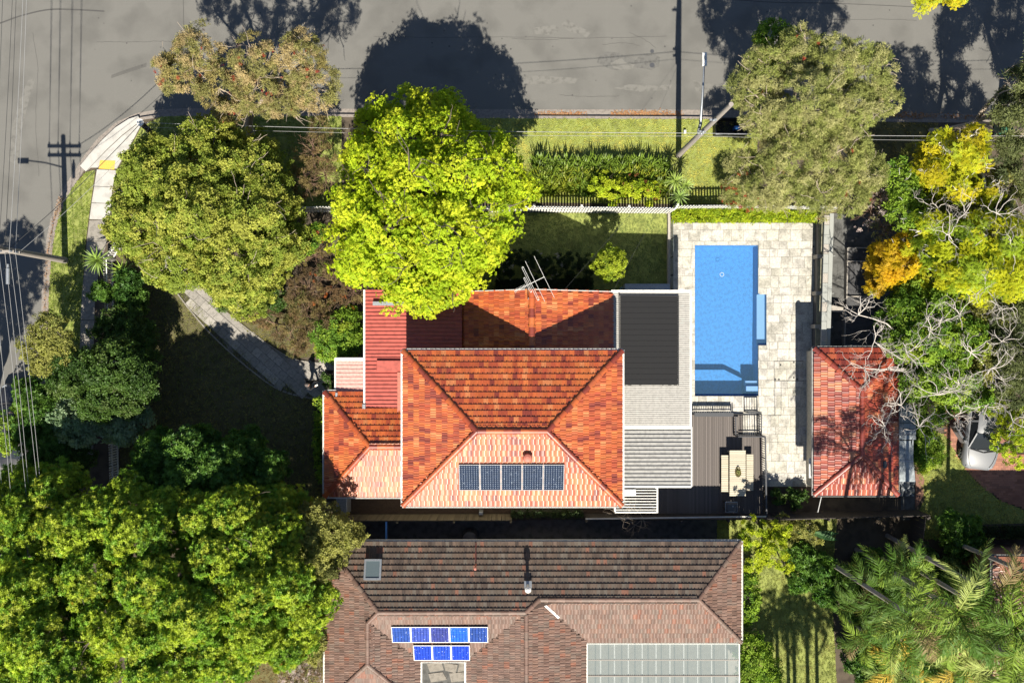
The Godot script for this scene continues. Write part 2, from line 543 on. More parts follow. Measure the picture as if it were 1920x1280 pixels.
func build_ground():
	var mb := MB.new()
	slab_round_pool(mb, PackedVector3Array([Vector3(-400, -0.2, -400), Vector3(400, -0.2, -400), Vector3(400, -0.2, 400), Vector3(-400, -0.2, 400)]), 0.0)
	struct("ground", mb, mats["far_ground"])
	mb = MB.new()
	slab(mb, PackedVector3Array([Vector3(-31.5, -0.13, -120), Vector3(-10, -0.13, -120), Vector3(-10, -0.13, -21.5), Vector3(120, -0.13, -21.5), Vector3(120, -0.13, -9), Vector3(-20, -0.13, -9), Vector3(-20, -0.13, 120), Vector3(-31.5, -0.13, 120)]))
	struct("road", mb, mats["asphalt"])
	# the block itself stands a kerb's height above the road
	var edge := pts([[5200, 236], [1920, 227], [1750, 226], [1500, 223], [1270, 220], [985, 219], [800, 217], [500, 215], [345, 214], [300, 216], [262, 222], [225, 238], [190, 268], [165, 300], [150, 325], [133, 350], [118, 378], [105, 412], [97, 450], [92, 490], [88, 560], [85, 640], [83, 760], [82, 900], [80, 1280], [78, 4800]])
	var land := edge.duplicate()
	land.append(P(5200, 4800))
	mb = MB.new()
	slab_round_pool(mb, land, 0.3)
	struct("terrain", mb, mats["soil"])
	mb = MB.new()
	var kerb_line := edge.slice(1, 25)
	for i in kerb_line.size() - 1:
		mb.bar(kerb_line[i] + Vector3(0, -0.055, 0.02), kerb_line[i + 1] + Vector3(0, -0.055, 0.02), 0.15, 0.14)
	struct("kerb", mb, mats["kerb"])
	mb = MB.new()
	var gut := PackedVector3Array()
	for q in kerb_line:
		var c := Vector3(10, 0, 8)
		gut.append(q + (q - c).normalized() * 0.26 * Vector3(0.7, 0, 1) + Vector3(0, -0.126, 0))
	ribbon(mb, gut, 0.36)
	struct("gutter", mb, mats["kerb"])
	# repairs, worn places and marks on the road
	mb = MB.new()
	slab(mb, pts([[1119, 117], [1124, 103], [1138, 97], [1160, 99], [1176, 107], [1192, 113], [1200, 104], [1226, 100], [1238, 108], [1236, 124], [1222, 131], [1205, 128], [1188, 126], [1170, 131], [1150, 131], [1134, 125]], -0.126))
	struct("road_patch", mb, mats["asphalt_patch"])
	mb = MB.new()
	slab(mb, pts([[1145, 118], [1156, 112], [1166, 108], [1172, 116], [1190, 121], [1186, 129], [1165, 131], [1150, 127]], -0.122))
	slab(mb, pts([[1052, 45], [1064, 36], [1082, 48], [1110, 60], [1100, 70], [1080, 62], [1066, 58]], -0.126))
	slab(mb, pts([[1150, 165], [1180, 158], [1230, 160], [1262, 158], [1255, 168], [1200, 172]], -0.126))
	slab(mb, pts([[14, 300], [22, 240], [36, 185], [52, 150], [66, 146], [56, 178], [44, 225], [36, 275], [30, 310]], -0.126))
	slab(mb, pts([[1000, 52], [1040, 46], [1052, 56], [1030, 66], [1004, 64]], -0.126))
	slab(mb, pts([[930, 150], [1000, 141], [1085, 146], [1078, 156], [990, 158]], -0.126))
	slab(mb, pts([[1300, 150], [1340, 158], [1330, 176], [1305, 170]], -0.126))
	struct("road_wear", mb, mats["asphalt_worn"])
	mb = MB.new()
	ribbon(mb, smooth_line(pts([[-40, 56], [0, 43], [40, 29], [90, 18], [140, 18], [195, 21]], -0.1255)), 0.07)
	for k in 4:
		ribbon(mb, smooth_line(pts([[208, 146 - k * 1.6], [240, 135 - k * 1.8], [274, 124 - k * 1.8]], -0.1255)), 0.02)
	ribbon(mb, smooth_line(pts([[343, 0], [344, 55]], -0.1255)), 0.03)
	ribbon(mb, smooth_line(pts([[1290, -3], [1360, -2], [1450, 4], [1560, 6], [1700, 12], [1730, 15]], -0.1255)), 0.035)
	for ln in [[[960, 72], [1020, 74], [1075, 72]], [[700, 68], [820, 70], [960, 69], [1100, 71], [1250, 68]], [[180, 78], [240, 79], [300, 77], [330, 79]], [[1050, 178], [1110, 181], [1160, 180]], [[60, 60], [70, 130], [66, 220], [72, 330]], [[1180, 60], [1210, 75], [1230, 90]], [[1130, 84], [1170, 80], [1200, 86]], [[1560, 37], [1660, 36], [1720, 38]]]:
		var wob := PackedVector3Array()
		for q in smooth_line(pts(ln, -0.1254), 8): wob.append(q + Vector3(rf(-0.02, 0.02), 0, rf(-0.02, 0.02)))
		ribbon(mb, wob, 0.016)
	for k in 60:
		mb.disc(P(rf(100, 1700), rf(5, 200), -0.1253), rf(0.015, 0.05), 7)
	struct("road_crack", mb, mats["tar"])
	mb = MB.new()
	for c in [[1223, 96, 0.1], [1223, 122, 0.13]]:
		mb.disc(P(c[0], c[1], -0.118), c[2], 14)
	struct("road_cover", mb, mats["dark_grey"])
	litter("fallen_leaves", "orange fallen leaves lying along the kerb of the upper street", [pts([[1008, 215], [1095, 215]], -0.12), pts([[1150, 213], [1235, 213], [1280, 216]], -0.12), pts([[1150, 213], [1235, 213]], -0.12), pts([[1660, 216], [1740, 216], [1900, 221]], -0.12)], 1500, [Color(0.42, 0.19, 0.08), Color(0.36, 0.2, 0.11), Color(0.45, 0.27, 0.13)], 0.045)
	litter("fallen_leaves", "brown leaf litter along the kerb of the left street", [pts([[84, 640], [88, 560], [93, 480], [104, 414], [116, 372]], 0.0)], 900, [Color(0.35, 0.2, 0.12), Color(0.3, 0.22, 0.14)], 0.045)
	# concrete corner ramp and footpath
	var ramp := thing("corner_ramp", "", "")
	tag(ramp, "", "", "", "structure")
	mb = MB.new()
	slab(mb, pts([[149, 311], [160, 321], [200, 279], [228, 253], [255, 232], [262, 224], [258, 217], [240, 223], [215, 239], [190, 263], [165, 291]], 0.035), 0.17)
	put("paving_slab", mb, mats["concrete_new"], ramp)
	mb = MB.new()
	slab(mb, pts([[163, 319], [169, 314], [182, 314], [196, 314], [218, 316], [230, 295], [242, 275], [262, 237], [262, 227], [255.5, 233.5], [228.5, 254.5], [200.5, 280.5]], 0.04), 0.05)
	put("paving_slab", mb, mats["concrete_new"], ramp)
	mb = MB.new()
	slab(mb, pts([[187, 300], [215.5, 301], [213.5, 318], [184, 316]], 0.046), 0.005)
	for i in 8:
		for j in 5:
			mb.disc(P(188.5 + i * 3.4, 303 + j * 3.0, 0.052), 0.02, 8)
	put("tactile_tile", mb, mats["tactile"], ramp)
	var walk := thing("footpath", "", "")
	tag(walk, "", "", "", "structure")
	var ys := [[317, 181, 217.5], [349, 176, 210], [380, 171, 207.5], [411, 167, 205]]
	for i in 3:
		mb = MB.new()
		slab(mb, pts([[ys[i][1], ys[i][0] + 0.5], [ys[i][2], ys[i][0] + 2.0], [ys[i + 1][2], ys[i + 1][0] + 1.0], [ys[i + 1][1], ys[i + 1][0] - 0.5]], 0.03), 0.04)
		put("paving_slab", mb, mats["concrete_new"], walk)
	ys = [[412, 167, 205], [452, 162, 200], [500, 158, 186], [548, 153, 178], [600, 150, 176], [652, 149, 175], [704, 148, 174], [756, 147, 174], [808, 147, 174], [860, 147, 174]]
	for i in 9:
		mb = MB.new()
		slab(mb, pts([[ys[i][1], ys[i][0] + 0.5], [ys[i][2], ys[i][0] + 0.5], [ys[i + 1][2], ys[i + 1][0] - 0.5], [ys[i + 1][1], ys[i + 1][0] - 0.5]], 0.025), 0.04)
		put("paving_slab", mb, mats["concrete_old"], walk)
	# curved paver path from the gate to the porch
	var path := thing("garden_path", "", "")
	tag(path, "", "", "", "structure")
	var mid := smooth_line(pts([[300, 470], [348, 535], [395, 590], [440, 632], [490, 672], [540, 703], [600, 715]], 0.0), 8)
	mb = MB.new()
	for i in mid.size() - 1:
		var t := float(i) / mid.size()
		var w0 := lerpf(1.0, 1.85, t)
		var d := (mid[i + 1] - mid[i]).normalized()
		var s := Vector3(-d.z, 0, d.x) * w0 * 0.5
		mb.quad(mid[i] + s + Vector3.UP * 0.02, mid[i + 1] + s + Vector3.UP * 0.02, mid[i + 1] - s + Vector3.UP * 0.02, mid[i] - s + Vector3.UP * 0.02)
	put("path_bed", mb, mats["path_paver1"], path)
	var bx := BoxMesh.new(); bx.size = Vector3(0.43, 0.05, 0.43)
	var turn := Basis(Vector3.UP, deg_to_rad(-42))
	for i in range(-45, 45):
		for j in range(-45, 45):
			var q := P(470, 650) + turn * Vector3(i * 0.447 + 0.22 * (j % 2), 0, j * 0.447)
			var best := 99.0; var w := 1.0
			for k in mid.size():
				var dd := q.distance_to(mid[k])
				if dd < best: best = dd; w = lerpf(1.0, 1.85, float(k) / mid.size())
			if best > w * 0.5 - 0.1: continue
			var o := put("paver", bx, mats["path_paver%d" % (rng.randi() % 4)], path)
			o.transform = Transform3D(turn, q + Vector3.UP * (0.02 + rf(0, 0.006)))
	for s in [-1, 1]:
		mb = MB.new()
		for i in mid.size() - 1:
			var d := (mid[i + 1] - mid[i]).normalized()
			var w := lerpf(1.0, 1.85, float(i) / mid.size()) * 0.5 + 0.03
			var o: Vector3 = Vector3(-d.z, 0, d.x) * w * s
			mb.bar(mid[i] + o + Vector3.UP * 0.03, mid[i + 1] + o + Vector3.UP * 0.03, 0.07, 0.08)
		put("path_edging", mb, mats["concrete_old"], path)
	mb = MB.new()
	slab(mb, pts([[597, 672], [626, 672], [626, 735], [604, 735], [601, 700]], 0.05), 0.1)
	struct("porch_landing", mb, mats["stone"])
	# lawns
	lawn("lawn", "sunlit short grass of the verge beside the upper street", pts([[860, 221], [985, 222], [1270, 223], [1420, 225], [1420, 382], [1260, 382], [860, 378]], 0.02), "turf", Color(0.36, 0.41, 0.085), 170)
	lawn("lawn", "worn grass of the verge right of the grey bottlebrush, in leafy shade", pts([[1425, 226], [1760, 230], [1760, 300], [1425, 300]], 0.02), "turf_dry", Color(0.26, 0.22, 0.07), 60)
	lawn("lawn", "grass strip between the left street and the white footpath", pts([[160, 323], [178, 318], [165, 410], [158, 470], [150, 600], [148, 860], [86, 860], [88, 640], [91, 560], [95, 490], [100, 450], [108, 412], [121, 378], [136, 350]], 0.02), "turf", Color(0.2, 0.28, 0.045), 150)
	lawn("lawn", "grass beside the corner ramp under the olive tree", pts([[264, 238], [300, 219], [345, 217], [640, 218], [640, 390], [330, 410], [218, 440], [208, 412], [218, 330], [222, 318]], 0.02), "turf", Color(0.2, 0.28, 0.045), 110)
	lawn("lawn", "smooth back lawn between the white fence and the house, half in shade", pts([[880, 398], [1253, 400], [1253, 545], [880, 545]], 0.02), "turf", Color(0.2, 0.26, 0.075), 190, 0.04)
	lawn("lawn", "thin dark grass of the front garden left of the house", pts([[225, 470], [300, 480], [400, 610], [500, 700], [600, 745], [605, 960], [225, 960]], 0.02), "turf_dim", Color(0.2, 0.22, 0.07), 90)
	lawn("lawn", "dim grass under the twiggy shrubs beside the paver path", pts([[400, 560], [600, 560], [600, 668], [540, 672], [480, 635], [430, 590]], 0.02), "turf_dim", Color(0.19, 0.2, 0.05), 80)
	lawn("lawn", "bright mown grass beside the silver car", pts([[1716, 870], [1722, 900], [1735, 935], [1722, 960], [1716, 972], [1716, 1010], [1930, 1010], [1930, 960], [1870, 935], [1830, 895], [1800, 860], [1775, 815], [1716, 800]], 0.02), "turf", Color(0.34, 0.38, 0.1), 190)
	lawn("lawn", "patchy grass striped with palm trunk shadows", pts([[1345, 972], [1570, 972], [1560, 1100], [1575, 1400], [1392, 1400], [1392, 1010], [1345, 1010]], 0.02), "turf", Color(0.24, 0.28, 0.07), 110)
	lawn("lawn", "dry grass at the lower edge under the big leafy trees", pts([[400, 1200], [610, 1150], [610, 1330], [380, 1330]], 0.02), "turf_dry", Color(0.26, 0.2, 0.08), 110)
	mb = MB.new()
	slab(mb, pts([[1690, 800], [1716, 800], [1716, 975], [1690, 975]], 0.012))
	struct("side_path", mb, mats["concrete_dark"])
	# curved brick drive where the silver car stands
	var drive := thing("brick_drive", "", "")
	tag(drive, "", "", "", "structure")
	mb = MB.new()
	var dl := pts([[1768, 770], [1776, 820], [1803, 865], [1833, 905], [1880, 940], [1990, 975], [1990, 860], [1905, 850], [1880, 810], [1872, 770]], 0.026)
	slab(mb, dl, 0.03)
	put("drive_bed", mb, mats["mulch"], drive)
	var df := flat2(dl)
	var bb := BoxMesh.new(); bb.size = Vector3(0.23, 0.04, 0.112)
	var bmats := []
	for i in 4:
		var k: float = [1.0, 0.8, 1.2, 1.05][i]
		bmats.append(mat("drive_brick%d" % i, 0.3 * k, 0.14 * k, 0.095 * k, 0.9, "speckle", 1.1))
	var dbuf := PackedFloat32Array()
	var singles := 0
	for j in range(0, 60):
		for i in range(0, 34):
			var q := P(1762, 768) + Vector3(i * 0.236 + 0.118 * (j % 2), 0.03, j * 0.118)
			if not inside(q, df): continue
			if q.x > P(1935, 0).x: continue
			if singles < 260 and q.z > P(0, 815).z and q.x < P(1905, 0).x:
				singles += 1
				var o := put("brick", bb, bmats[rng.randi() % 4], drive)
				o.position = q + Vector3.UP * rf(0, 0.006)
			else:
				var k := rf(0.8, 1.2)
				push(dbuf, Transform3D(Basis(), q), Color(0.3 * k, 0.14 * k, 0.095 * k))
	many("bricks", bb, dbuf, mats["grass"], drive, "stuff")
	mb = MB.new()
	slab(mb, pts([[1717, 868], [1727, 880], [1734, 900], [1733, 925], [1724, 945], [1717, 952]], 0.035), 0.03)
	struct("garden_bed", mb, mats["brick_path"])
	# dark yard between the two houses, side strip by the garage
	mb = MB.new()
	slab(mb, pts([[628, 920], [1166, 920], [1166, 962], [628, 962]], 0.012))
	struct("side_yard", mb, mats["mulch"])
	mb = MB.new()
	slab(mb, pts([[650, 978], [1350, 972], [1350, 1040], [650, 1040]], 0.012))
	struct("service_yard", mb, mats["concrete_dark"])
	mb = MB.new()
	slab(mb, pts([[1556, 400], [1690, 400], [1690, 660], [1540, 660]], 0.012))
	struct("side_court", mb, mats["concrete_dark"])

# ---------------------------------------------------------------- tiled roofs
func tile_mesh(w: float, g: float, roll := 0.03, butt := 0.045) -> ArrayMesh:
	var mb := MB.new()
	var xs := [0.0, 0.12, 0.24, 0.38, 0.52, 0.64, 0.76, 0.88, 1.0]
	var hs := [0.35, 1.0, 0.9, 0.05, 0.0, 0.1, 0.75, 0.55, 0.3]
	var z0 := -g * 0.5 - 0.05
	var z1 := g * 0.5
	for i in 8:
		var xa: float = (xs[i] - 0.5) * w; var xb: float = (xs[i + 1] - 0.5) * w
		var ya: float = hs[i] * roll; var yb: float = hs[i + 1] * roll
		mb.quad(Vector3(xa, ya + butt, z1), Vector3(xb, yb + butt, z1), Vector3(xb, yb * 0.8, z0), Vector3(xa, ya * 0.8, z0))
		mb.quad(Vector3(xa, -0.004, z1 - 0.012), Vector3(xb, -0.004, z1 - 0.012), Vector3(xb, yb + butt, z1), Vector3(xa, ya + butt, z1))
	return mb.mesh()

func cap_mesh(r: float, l: float) -> ArrayMesh:
	var mb := MB.new()
	var n := 8
	for k in 2:
		var rr := r if k == 0 else r * 1.1
		var za := -l / 2 if k == 0 else l / 2 - 0.07
		var zb := l / 2
		for i in n:
			var a := PI * i / n; var b := PI * (i + 1) / n
			var ra := rr * 0.9 if k == 0 else rr
			mb.quad(Vector3(cos(a) * rr, sin(a) * rr * 0.8, zb), Vector3(cos(a) * ra, sin(a) * ra * 0.8, za), Vector3(cos(b) * ra, sin(b) * ra * 0.8, za), Vector3(cos(b) * rr, sin(b) * rr * 0.8, zb))
			mb.tri(Vector3(0, 0, zb), Vector3(cos(a) * rr, sin(a) * rr * 0.8, zb), Vector3(cos(b) * rr, sin(b) * rr * 0.8, zb))
	return mb.mesh()

func tile_places(poly: PackedVector3Array, g: float, w: float, out: Array, holes: Array = []):
	var a := poly[0]; var b := poly[1]
	var u := (b - a).normalized()
	var n := Vector3.ZERO
	for i in range(1, poly.size() - 1):
		n += (poly[i] - a).cross(poly[i + 1] - a)
	n = n.normalized()
	if n.y < 0: n = -n
	var v := n.cross(u)
	if v.y < 0: v = -v
	u = v.cross(n)
	var f := PackedVector2Array()
	var lo := Vector2(1e9, 1e9); var hi := -lo
	for q in poly:
		var p2 := Vector2((q - a).dot(u), (q - a).dot(v))
		f.append(p2); lo = lo.min(p2); hi = hi.max(p2)
	var rows := int(ceil((hi.y - lo.y) / g))
	var basis := Basis(u, n, u.cross(n))
	for r in rows:
		var y := lo.y + (r + 0.5) * g
		if y > hi.y: y = hi.y - g * 0.3
		var x := lo.x + w * (0.5 if r % 2 == 0 else 0.25)
		while x < hi.x:
			var q2 := Vector2(x, y)
			x += w
			if not Geometry2D.is_point_in_polygon(q2, f): continue
			var q := a + u * q2.x + v * q2.y + n * 0.012
			var skip := false
			for hole in holes:
				if inside(q, hole): skip = true
			if skip: continue
			var jig := Basis(n, rf(-0.012, 0.012)) * Basis(u, rf(-0.01, 0.01))
			out.append(Transform3D(jig * basis, q + n * rf(0, 0.004)))

func roof(house: Node3D, slopes: Array, tones: Array, pal: String, g: float, w: float, singles: int, under: Material, holes: Array = [], old := false, butt := 0.055) -> MeshInstance3D:
	var mb := MB.new()
	var places := []
	for s in slopes:
		var poly: PackedVector3Array = s
		var d := Vector3.DOWN * 0.02
		for i in range(1, poly.size() - 1):
			if (poly[i] - poly[0]).cross(poly[i + 1] - poly[0]).y > 0:
				mb.tri(poly[0] + d, poly[i] + d, poly[i + 1] + d)
			else:
				mb.tri(poly[0] + d, poly[i + 1] + d, poly[i] + d)
		tile_places(poly, g, w, places, holes)
	var part := put("roof", mb, under, house)
	places.sort_custom(func(p, q): return p.origin.y > q.origin.y)
	var tm := tile_mesh(w, g, 0.03, butt)
	var tmats := []
	for i in tones.size():
		var c: Color = tones[i]
		var m := mats.get(pal + str(i))
		if m == null:
			m = mat(pal + str(i), c.r, c.g, c.b, 0.52 if old else 0.43, "soft", 0.7, "faint", 4.0)
			m.metallic_specular = 0.4 if old else 0.55
		tmats.append(m)
	var buf := PackedFloat32Array()
	for i in places.size():
		var t: Transform3D = places[i]
		var nz := noise3.get_noise_2d(t.origin.x * 0.9, t.origin.z * 0.9)
		var k := clampi(int((rng.randf() * 0.75 + 0.12 + 0.35 * nz) * tones.size()), 0, tones.size() - 1)
		if i < singles:
			var o := put("tile", tm, tmats[k], part)
			o.transform = t
		else:
			var c: Color = tones[k]
			var s := rf(0.86, 1.14)
			push(buf, t, Color(c.r * s, c.g * s, c.b * s))
	if buf.size(): many("tiles", tm, buf, mats["tile_stuff_old" if old else "tile_stuff"], part, "stuff")
	return part

func caps(part: Node, a: Vector3, b: Vector3, pal: String, ntones: int, r := 0.13):
	var d := b - a
	var n := maxi(1, int(round(d.length() / 0.4)))
	var l := d.length() / n
	var z := -d.normalized()      # the lip of each cap lies downhill
	if d.y < 0: z = -z
	var x := Vector3.UP.cross(z).normalized()
	var cm := cap_mesh(r, l + 0.03)
	for i in n:
		var o := put("ridge_tile", cm, mats[pal + str(rng.randi() % ntones)], part)
		var tilt := Basis(x, rf(-0.012, 0.012))
		o.transform = Transform3D(tilt * Basis(x, z.cross(x), z), a + d * (i + 0.5) / n + Vector3.UP * 0.055)

func gutter(house: Node, line: PackedVector3Array, m: Material, closed := false):
	var mb := MB.new()
	var n := line.size()
	for i in n - (0 if closed else 1):
		var a := line[i]; var b := line[(i + 1) % n]
		var d := (b - a).normalized()
		var s := Vector3(-d.z, 0, d.x)
		mb.bar(a + Vector3(0, -0.09, 0), b + Vector3(0, -0.09, 0), 0.1, 0.02)
		mb.bar(a + s * 0.055 + Vector3(0, -0.035, 0), b + s * 0.055 + Vector3(0, -0.035, 0), 0.02, 0.11)
		mb.bar(a - s * 0.055 + Vector3(0, -0.045, 0), b - s * 0.055 + Vector3(0, -0.045, 0), 0.02, 0.09)
	put("gutter", mb, m, house)

func walls(house: Node3D, x0: float, x1: float, z0: float, z1: float, top: float, m: Material, low := 0.0):
	var mb := MB.new()
	var t := 0.2
	var y := (top + low) / 2; var h := top - low
	mb.box(Vector3((x0 + x1) / 2, y, z0 + t / 2), Vector3(x1 - x0, h, t))
	mb.box(Vector3((x0 + x1) / 2, y, z1 - t / 2), Vector3(x1 - x0, h, t))
	mb.box(Vector3(x0 + t / 2, y, (z0 + z1) / 2), Vector3(t, h, z1 - z0 - 2 * t))
	mb.box(Vector3(x1 - t / 2, y, (z0 + z1) / 2), Vector3(t, h, z1 - z0 - 2 * t))
	put("wall", mb, m, house)

# a window on a wall: centre, width, height, outward direction
func window(house: Node3D, c: Vector3, w: float, h: float, out: Vector3):
	var s := Vector3.UP.cross(out)
	var mb := MB.new()
	var o := out * 0.03
	for e in [-1, 1]:
		mb.bar(c + s * e * w / 2 - Vector3.UP * h / 2 + o, c + s * e * w / 2 + Vector3.UP * h / 2 + o, 0.07, 0.07)
		mb.bar(c + Vector3.UP * e * h / 2 - s * (w / 2 - 0.04) + o, c + Vector3.UP * e * h / 2 + s * (w / 2 - 0.04) + o, 0.07, 0.068)
	mb.bar(c - Vector3.UP * (h / 2 - 0.04) + o, c + Vector3.UP * (h / 2 - 0.04) + o, 0.05, 0.05)
	var f := put("window", mb, mats["white_paint"], house)
	mb = MB.new()
	var q := c + out * 0.012
	mb.quad(q - s * w / 2 - Vector3.UP * h / 2, q + s * w / 2 - Vector3.UP * h / 2, q + s * w / 2 + Vector3.UP * h / 2, q - s * w / 2 + Vector3.UP * h / 2)
	put("pane", mb, mats["glass_dark"], f)
	mb = MB.new()
	mb.box(c + out * 0.07 - Vector3.UP * (h / 2 + 0.06), Vector3(absf(s.x) * (w + 0.2) + 0.14 * absf(out.x), 0.05, absf(s.z) * (w + 0.2) + 0.14 * absf(out.z)))
	put("sill", mb, mats["white_paint"], f)

# ribbed sheet roof between four corners; the ribs run from the a-d edge to the b-c edge
func ribbed(house: Node3D, called: String, a: Vector3, b: Vector3, c: Vector3, d: Vector3, step: float, rib_w: float, rib_h: float, m: Material, thick := 0.05) -> MeshInstance3D:
	var mb := MB.new()
	var n := maxi(1, int(round(a.distance_to(d) / step)))
	var up := (b - a).cross(d - a).normalized()
	if up.y < 0: up = -up
	var along := (d - a).normalized()
	var dn := -up * thick
	mb.quad(d, c, b, a)
	mb.quad(a + dn, b + dn, c + dn, d + dn)
	mb.quad(a + dn, d + dn, d, a); mb.quad(b, c, c + dn, b + dn); mb.quad(d + dn, c + dn, c, d); mb.quad(a, b, b + dn, a + dn)
	for i in range(0, n + 1):
		var t := (i + (0.12 if i == 0 else (-0.12 if i == n else 0.0))) / float(n)
		var p := a.lerp(d, t); var q := b.lerp(c, t)
		var w0 := along * rib_w * 0.5; var w1 := along * rib_w * 0.28
		var hh := up * rib_h
		mb.quad(p + w0, q + w0, q + w1 + hh, p + w1 + hh)
		mb.quad(p + w1 + hh, q + w1 + hh, q - w1 + hh, p - w1 + hh)
		mb.quad(p - w1 + hh, q - w1 + hh, q - w0, p - w0)
		mb.tri(p + w1 + hh, p - w1 + hh, p); mb.tri(q - w1 + hh, q + w1 + hh, q)
	return put(called, mb, m, house)

func corrugated(house: Node3D, called: String, a: Vector3, b: Vector3, c: Vector3, d: Vector3, pitch: float, amp: float, m: Material) -> MeshInstance3D:
	var mb := MB.new()
	var n := int(round(a.distance_to(d) / pitch)) * 6
	var k0 := 0
	for i in n + 1:
		var t := float(i) / n
		var ph := TAU * i / 6.0
		var y := Vector3.UP * sin(ph) * amp
		var nn := ((a - d).normalized() * cos(ph) * amp * TAU / pitch + Vector3.UP).normalized()
		mb.v.append(a.lerp(d, t) + y); mb.v.append(b.lerp(c, t) + y)
		mb.n.append(nn); mb.n.append(nn)
		mb.uv.append(Vector2.ZERO); mb.uv.append(Vector2.ZERO)
		if i > 0:
			k0 = i * 2
			mb.idx.append_array(PackedInt32Array([k0 - 2, k0 - 1, k0, k0, k0 - 1, k0 + 1]))
	return put(called, mb, m, house)

func build_main_house():
	var house := thing("main_house", "two-storey house with bright terracotta hip roof beside the blue pool", "house")
	var tones := [Color(0.2, 0.036, 0.02), Color(0.31, 0.058, 0.022), Color(0.38, 0.078, 0.023), Color(0.43, 0.1, 0.026), Color(0.39, 0.094, 0.032), Color(0.46, 0.125, 0.032), Color(0.5, 0.17, 0.06)]
	var under := mat("tile_under", 0.22, 0.05, 0.025, 0.9)
	# upper hip roof
	var he := 6.65
	var nw := P(756, 658, he); var ne := P(1166, 658, he); var se := P(1166, 947, he); var sw := P(756, 947, he)
	var zr := (nw.z + sw.z) / 2
	var hr := he + 1.58
	var rw := Vector3(P(894, 806, hr).x, hr, zr); var re := Vector3(P(1026, 806, hr).x, hr, zr)
	var g := 0.29; var w := 0.215
	var top := roof(house, [PackedVector3Array([ne, nw, rw, re]), PackedVector3Array([sw, se, re, rw]), PackedVector3Array([nw, sw, rw]), PackedVector3Array([se, ne, re])], tones, "main_tile", g, w, 300, under)
	caps(top, nw, rw, "main_tile", 5); caps(top, sw, rw, "main_tile", 5); caps(top, ne, re, "main_tile", 5); caps(top, se, re, "main_tile", 5)
	caps(top, rw + (re - rw).normalized() * 0.05, re, "main_tile", 5)
	gutter(house, PackedVector3Array([nw + Vector3(-0.05, 0, -0.05), ne + Vector3(0.05, 0, -0.05), se + Vector3(0.05, 0, 0.05), sw + Vector3(-0.05, 0, 0.05)]), mats["white_paint"], true)
	walls(house, nw.x + 0.5, ne.x - 0.5, nw.z + 0.5, sw.z - 0.5, he - 0.16, mats["cream_wall"])
	var mb := MB.new()
	mb.box(Vector3((nw.x + ne.x) / 2, he - 0.13, (nw.z + sw.z) / 2), Vector3(ne.x - nw.x - 0.02, 0.03, sw.z - nw.z - 0.02))
	put("soffit", mb, mats["white_paint"], house)
	for x in [-3.0, 0.0, 3.0]:
		window(house, Vector3(x, 5.2, sw.z - 0.5), 1.4, 1.2, Vector3(0, 0, 1))
		window(house, Vector3(x, 1.9, sw.z - 0.5), 1.4, 1.2, Vector3(0, 0, 1))
	window(house, Vector3(ne.x - 0.5, 5.3, 3.2), 1.6, 1.1, Vector3(1, 0, 0))
	window(house, Vector3(nw.x + 0.5, 5.4, 3.4), 1.4, 1.0, Vector3(-1, 0, 0))
	# roof vent
	mb = MB.new()
	var vp := P(989, 857, 7.75)
	mb.lathe(vp + Vector3(0, -0.35, 0), [Vector2(0.12, 0), Vector2(0.12, 0.55), Vector2(0.2, 0.56), Vector2(0.21, 0.64), Vector2(0.17, 0.72), Vector2(0.08, 0.76), Vector2(0, 0.765)], 16)
	put("roof_vent", mb, mats["flashing"], house)
	# lower western roof
	var hw := 3.45
	nw = P(609, 735, hw); sw = P(609, 930, hw); se = P(757, 930, hw); ne = P(757, 735, hw)
	zr = (nw.z + sw.z) / 2
	hr = hw + 1.15
	rw = Vector3(P(693, 833, hr).x, hr, zr)
	re = Vector3(se.x + 0.45, hr, zr)
	se.x += 0.45; ne.x += 0.45
	var low := roof(house, [PackedVector3Array([ne, nw, rw, re]), PackedVector3Array([sw, se, re, rw]), PackedVector3Array([nw, sw, rw])], tones, "main_tile", g, w, 0, under, [flat2(pts([[684, 600], [800, 600], [800, 767], [684, 767]], 3.9))])
	caps(low, nw, rw, "main_tile", 5); caps(low, sw, rw, "main_tile", 5); caps(low, rw, re, "main_tile", 5)
	gutter(house, PackedVector3Array([Vector3(P(630, 0, hw).x, hw, nw.z - 0.05), nw + Vector3(-0.05, 0, -0.05), sw + Vector3(-0.05, 0, 0.05), Vector3(P(755, 0, hw).x, hw, sw.z + 0.05)]), mats["white_paint"])
	walls(house, nw.x + 0.45, se.x, nw.z + 0.4, sw.z - 0.45, hw - 0.1, mats["cream_wall"])
	window(house, Vector3(nw.x + 0.45, 1.7, 5.0), 1.8, 1.3, Vector3(-1, 0, 0))
	window(house, Vector3(-7.2, 1.7, sw.z - 0.45), 1.2, 1.2, Vector3(0, 0, 1))
	# northern gabled roof
	var hx := 3.65
	hr = 5.85
	var zn := P(997, 543, hr).z
	var zs := 0.9
	rw = Vector3(P(997, 0, hr).x, hr, zn); re = Vector3(rw.x, hr, zs)
	var ew := Vector3(P(862, 0, hx).x, hx, zn); var ee := Vector3(P(1149, 0, hx).x, hx, zn)
	var gab := roof(house, [PackedVector3Array([ew, Vector3(ew.x, hx, zs), re, rw]), PackedVector3Array([Vector3(ee.x, hx, zs), ee, rw, re])], tones, "main_tile", g, 0.2, 0, under)
	caps(gab, re + Vector3(0, 0, -0.3), rw, "main_tile", 7, 0.15)
	gutter(house, PackedVector3Array([ee + Vector3(0.06, 0, 0), Vector3(ee.x + 0.06, hx, zs - 0.4)]), mats["galvanised"])
	mb = MB.new()
	mb.bar(ew + Vector3(0, -0.02, -0.02), rw + Vector3(0, -0.02, -0.02), 0.03, 0.2)
	mb.bar(rw + Vector3(0, -0.02, -0.02), ee + Vector3(0, -0.02, -0.02), 0.03, 0.2)
	put("barge_board", mb, mats["white_paint"], house)
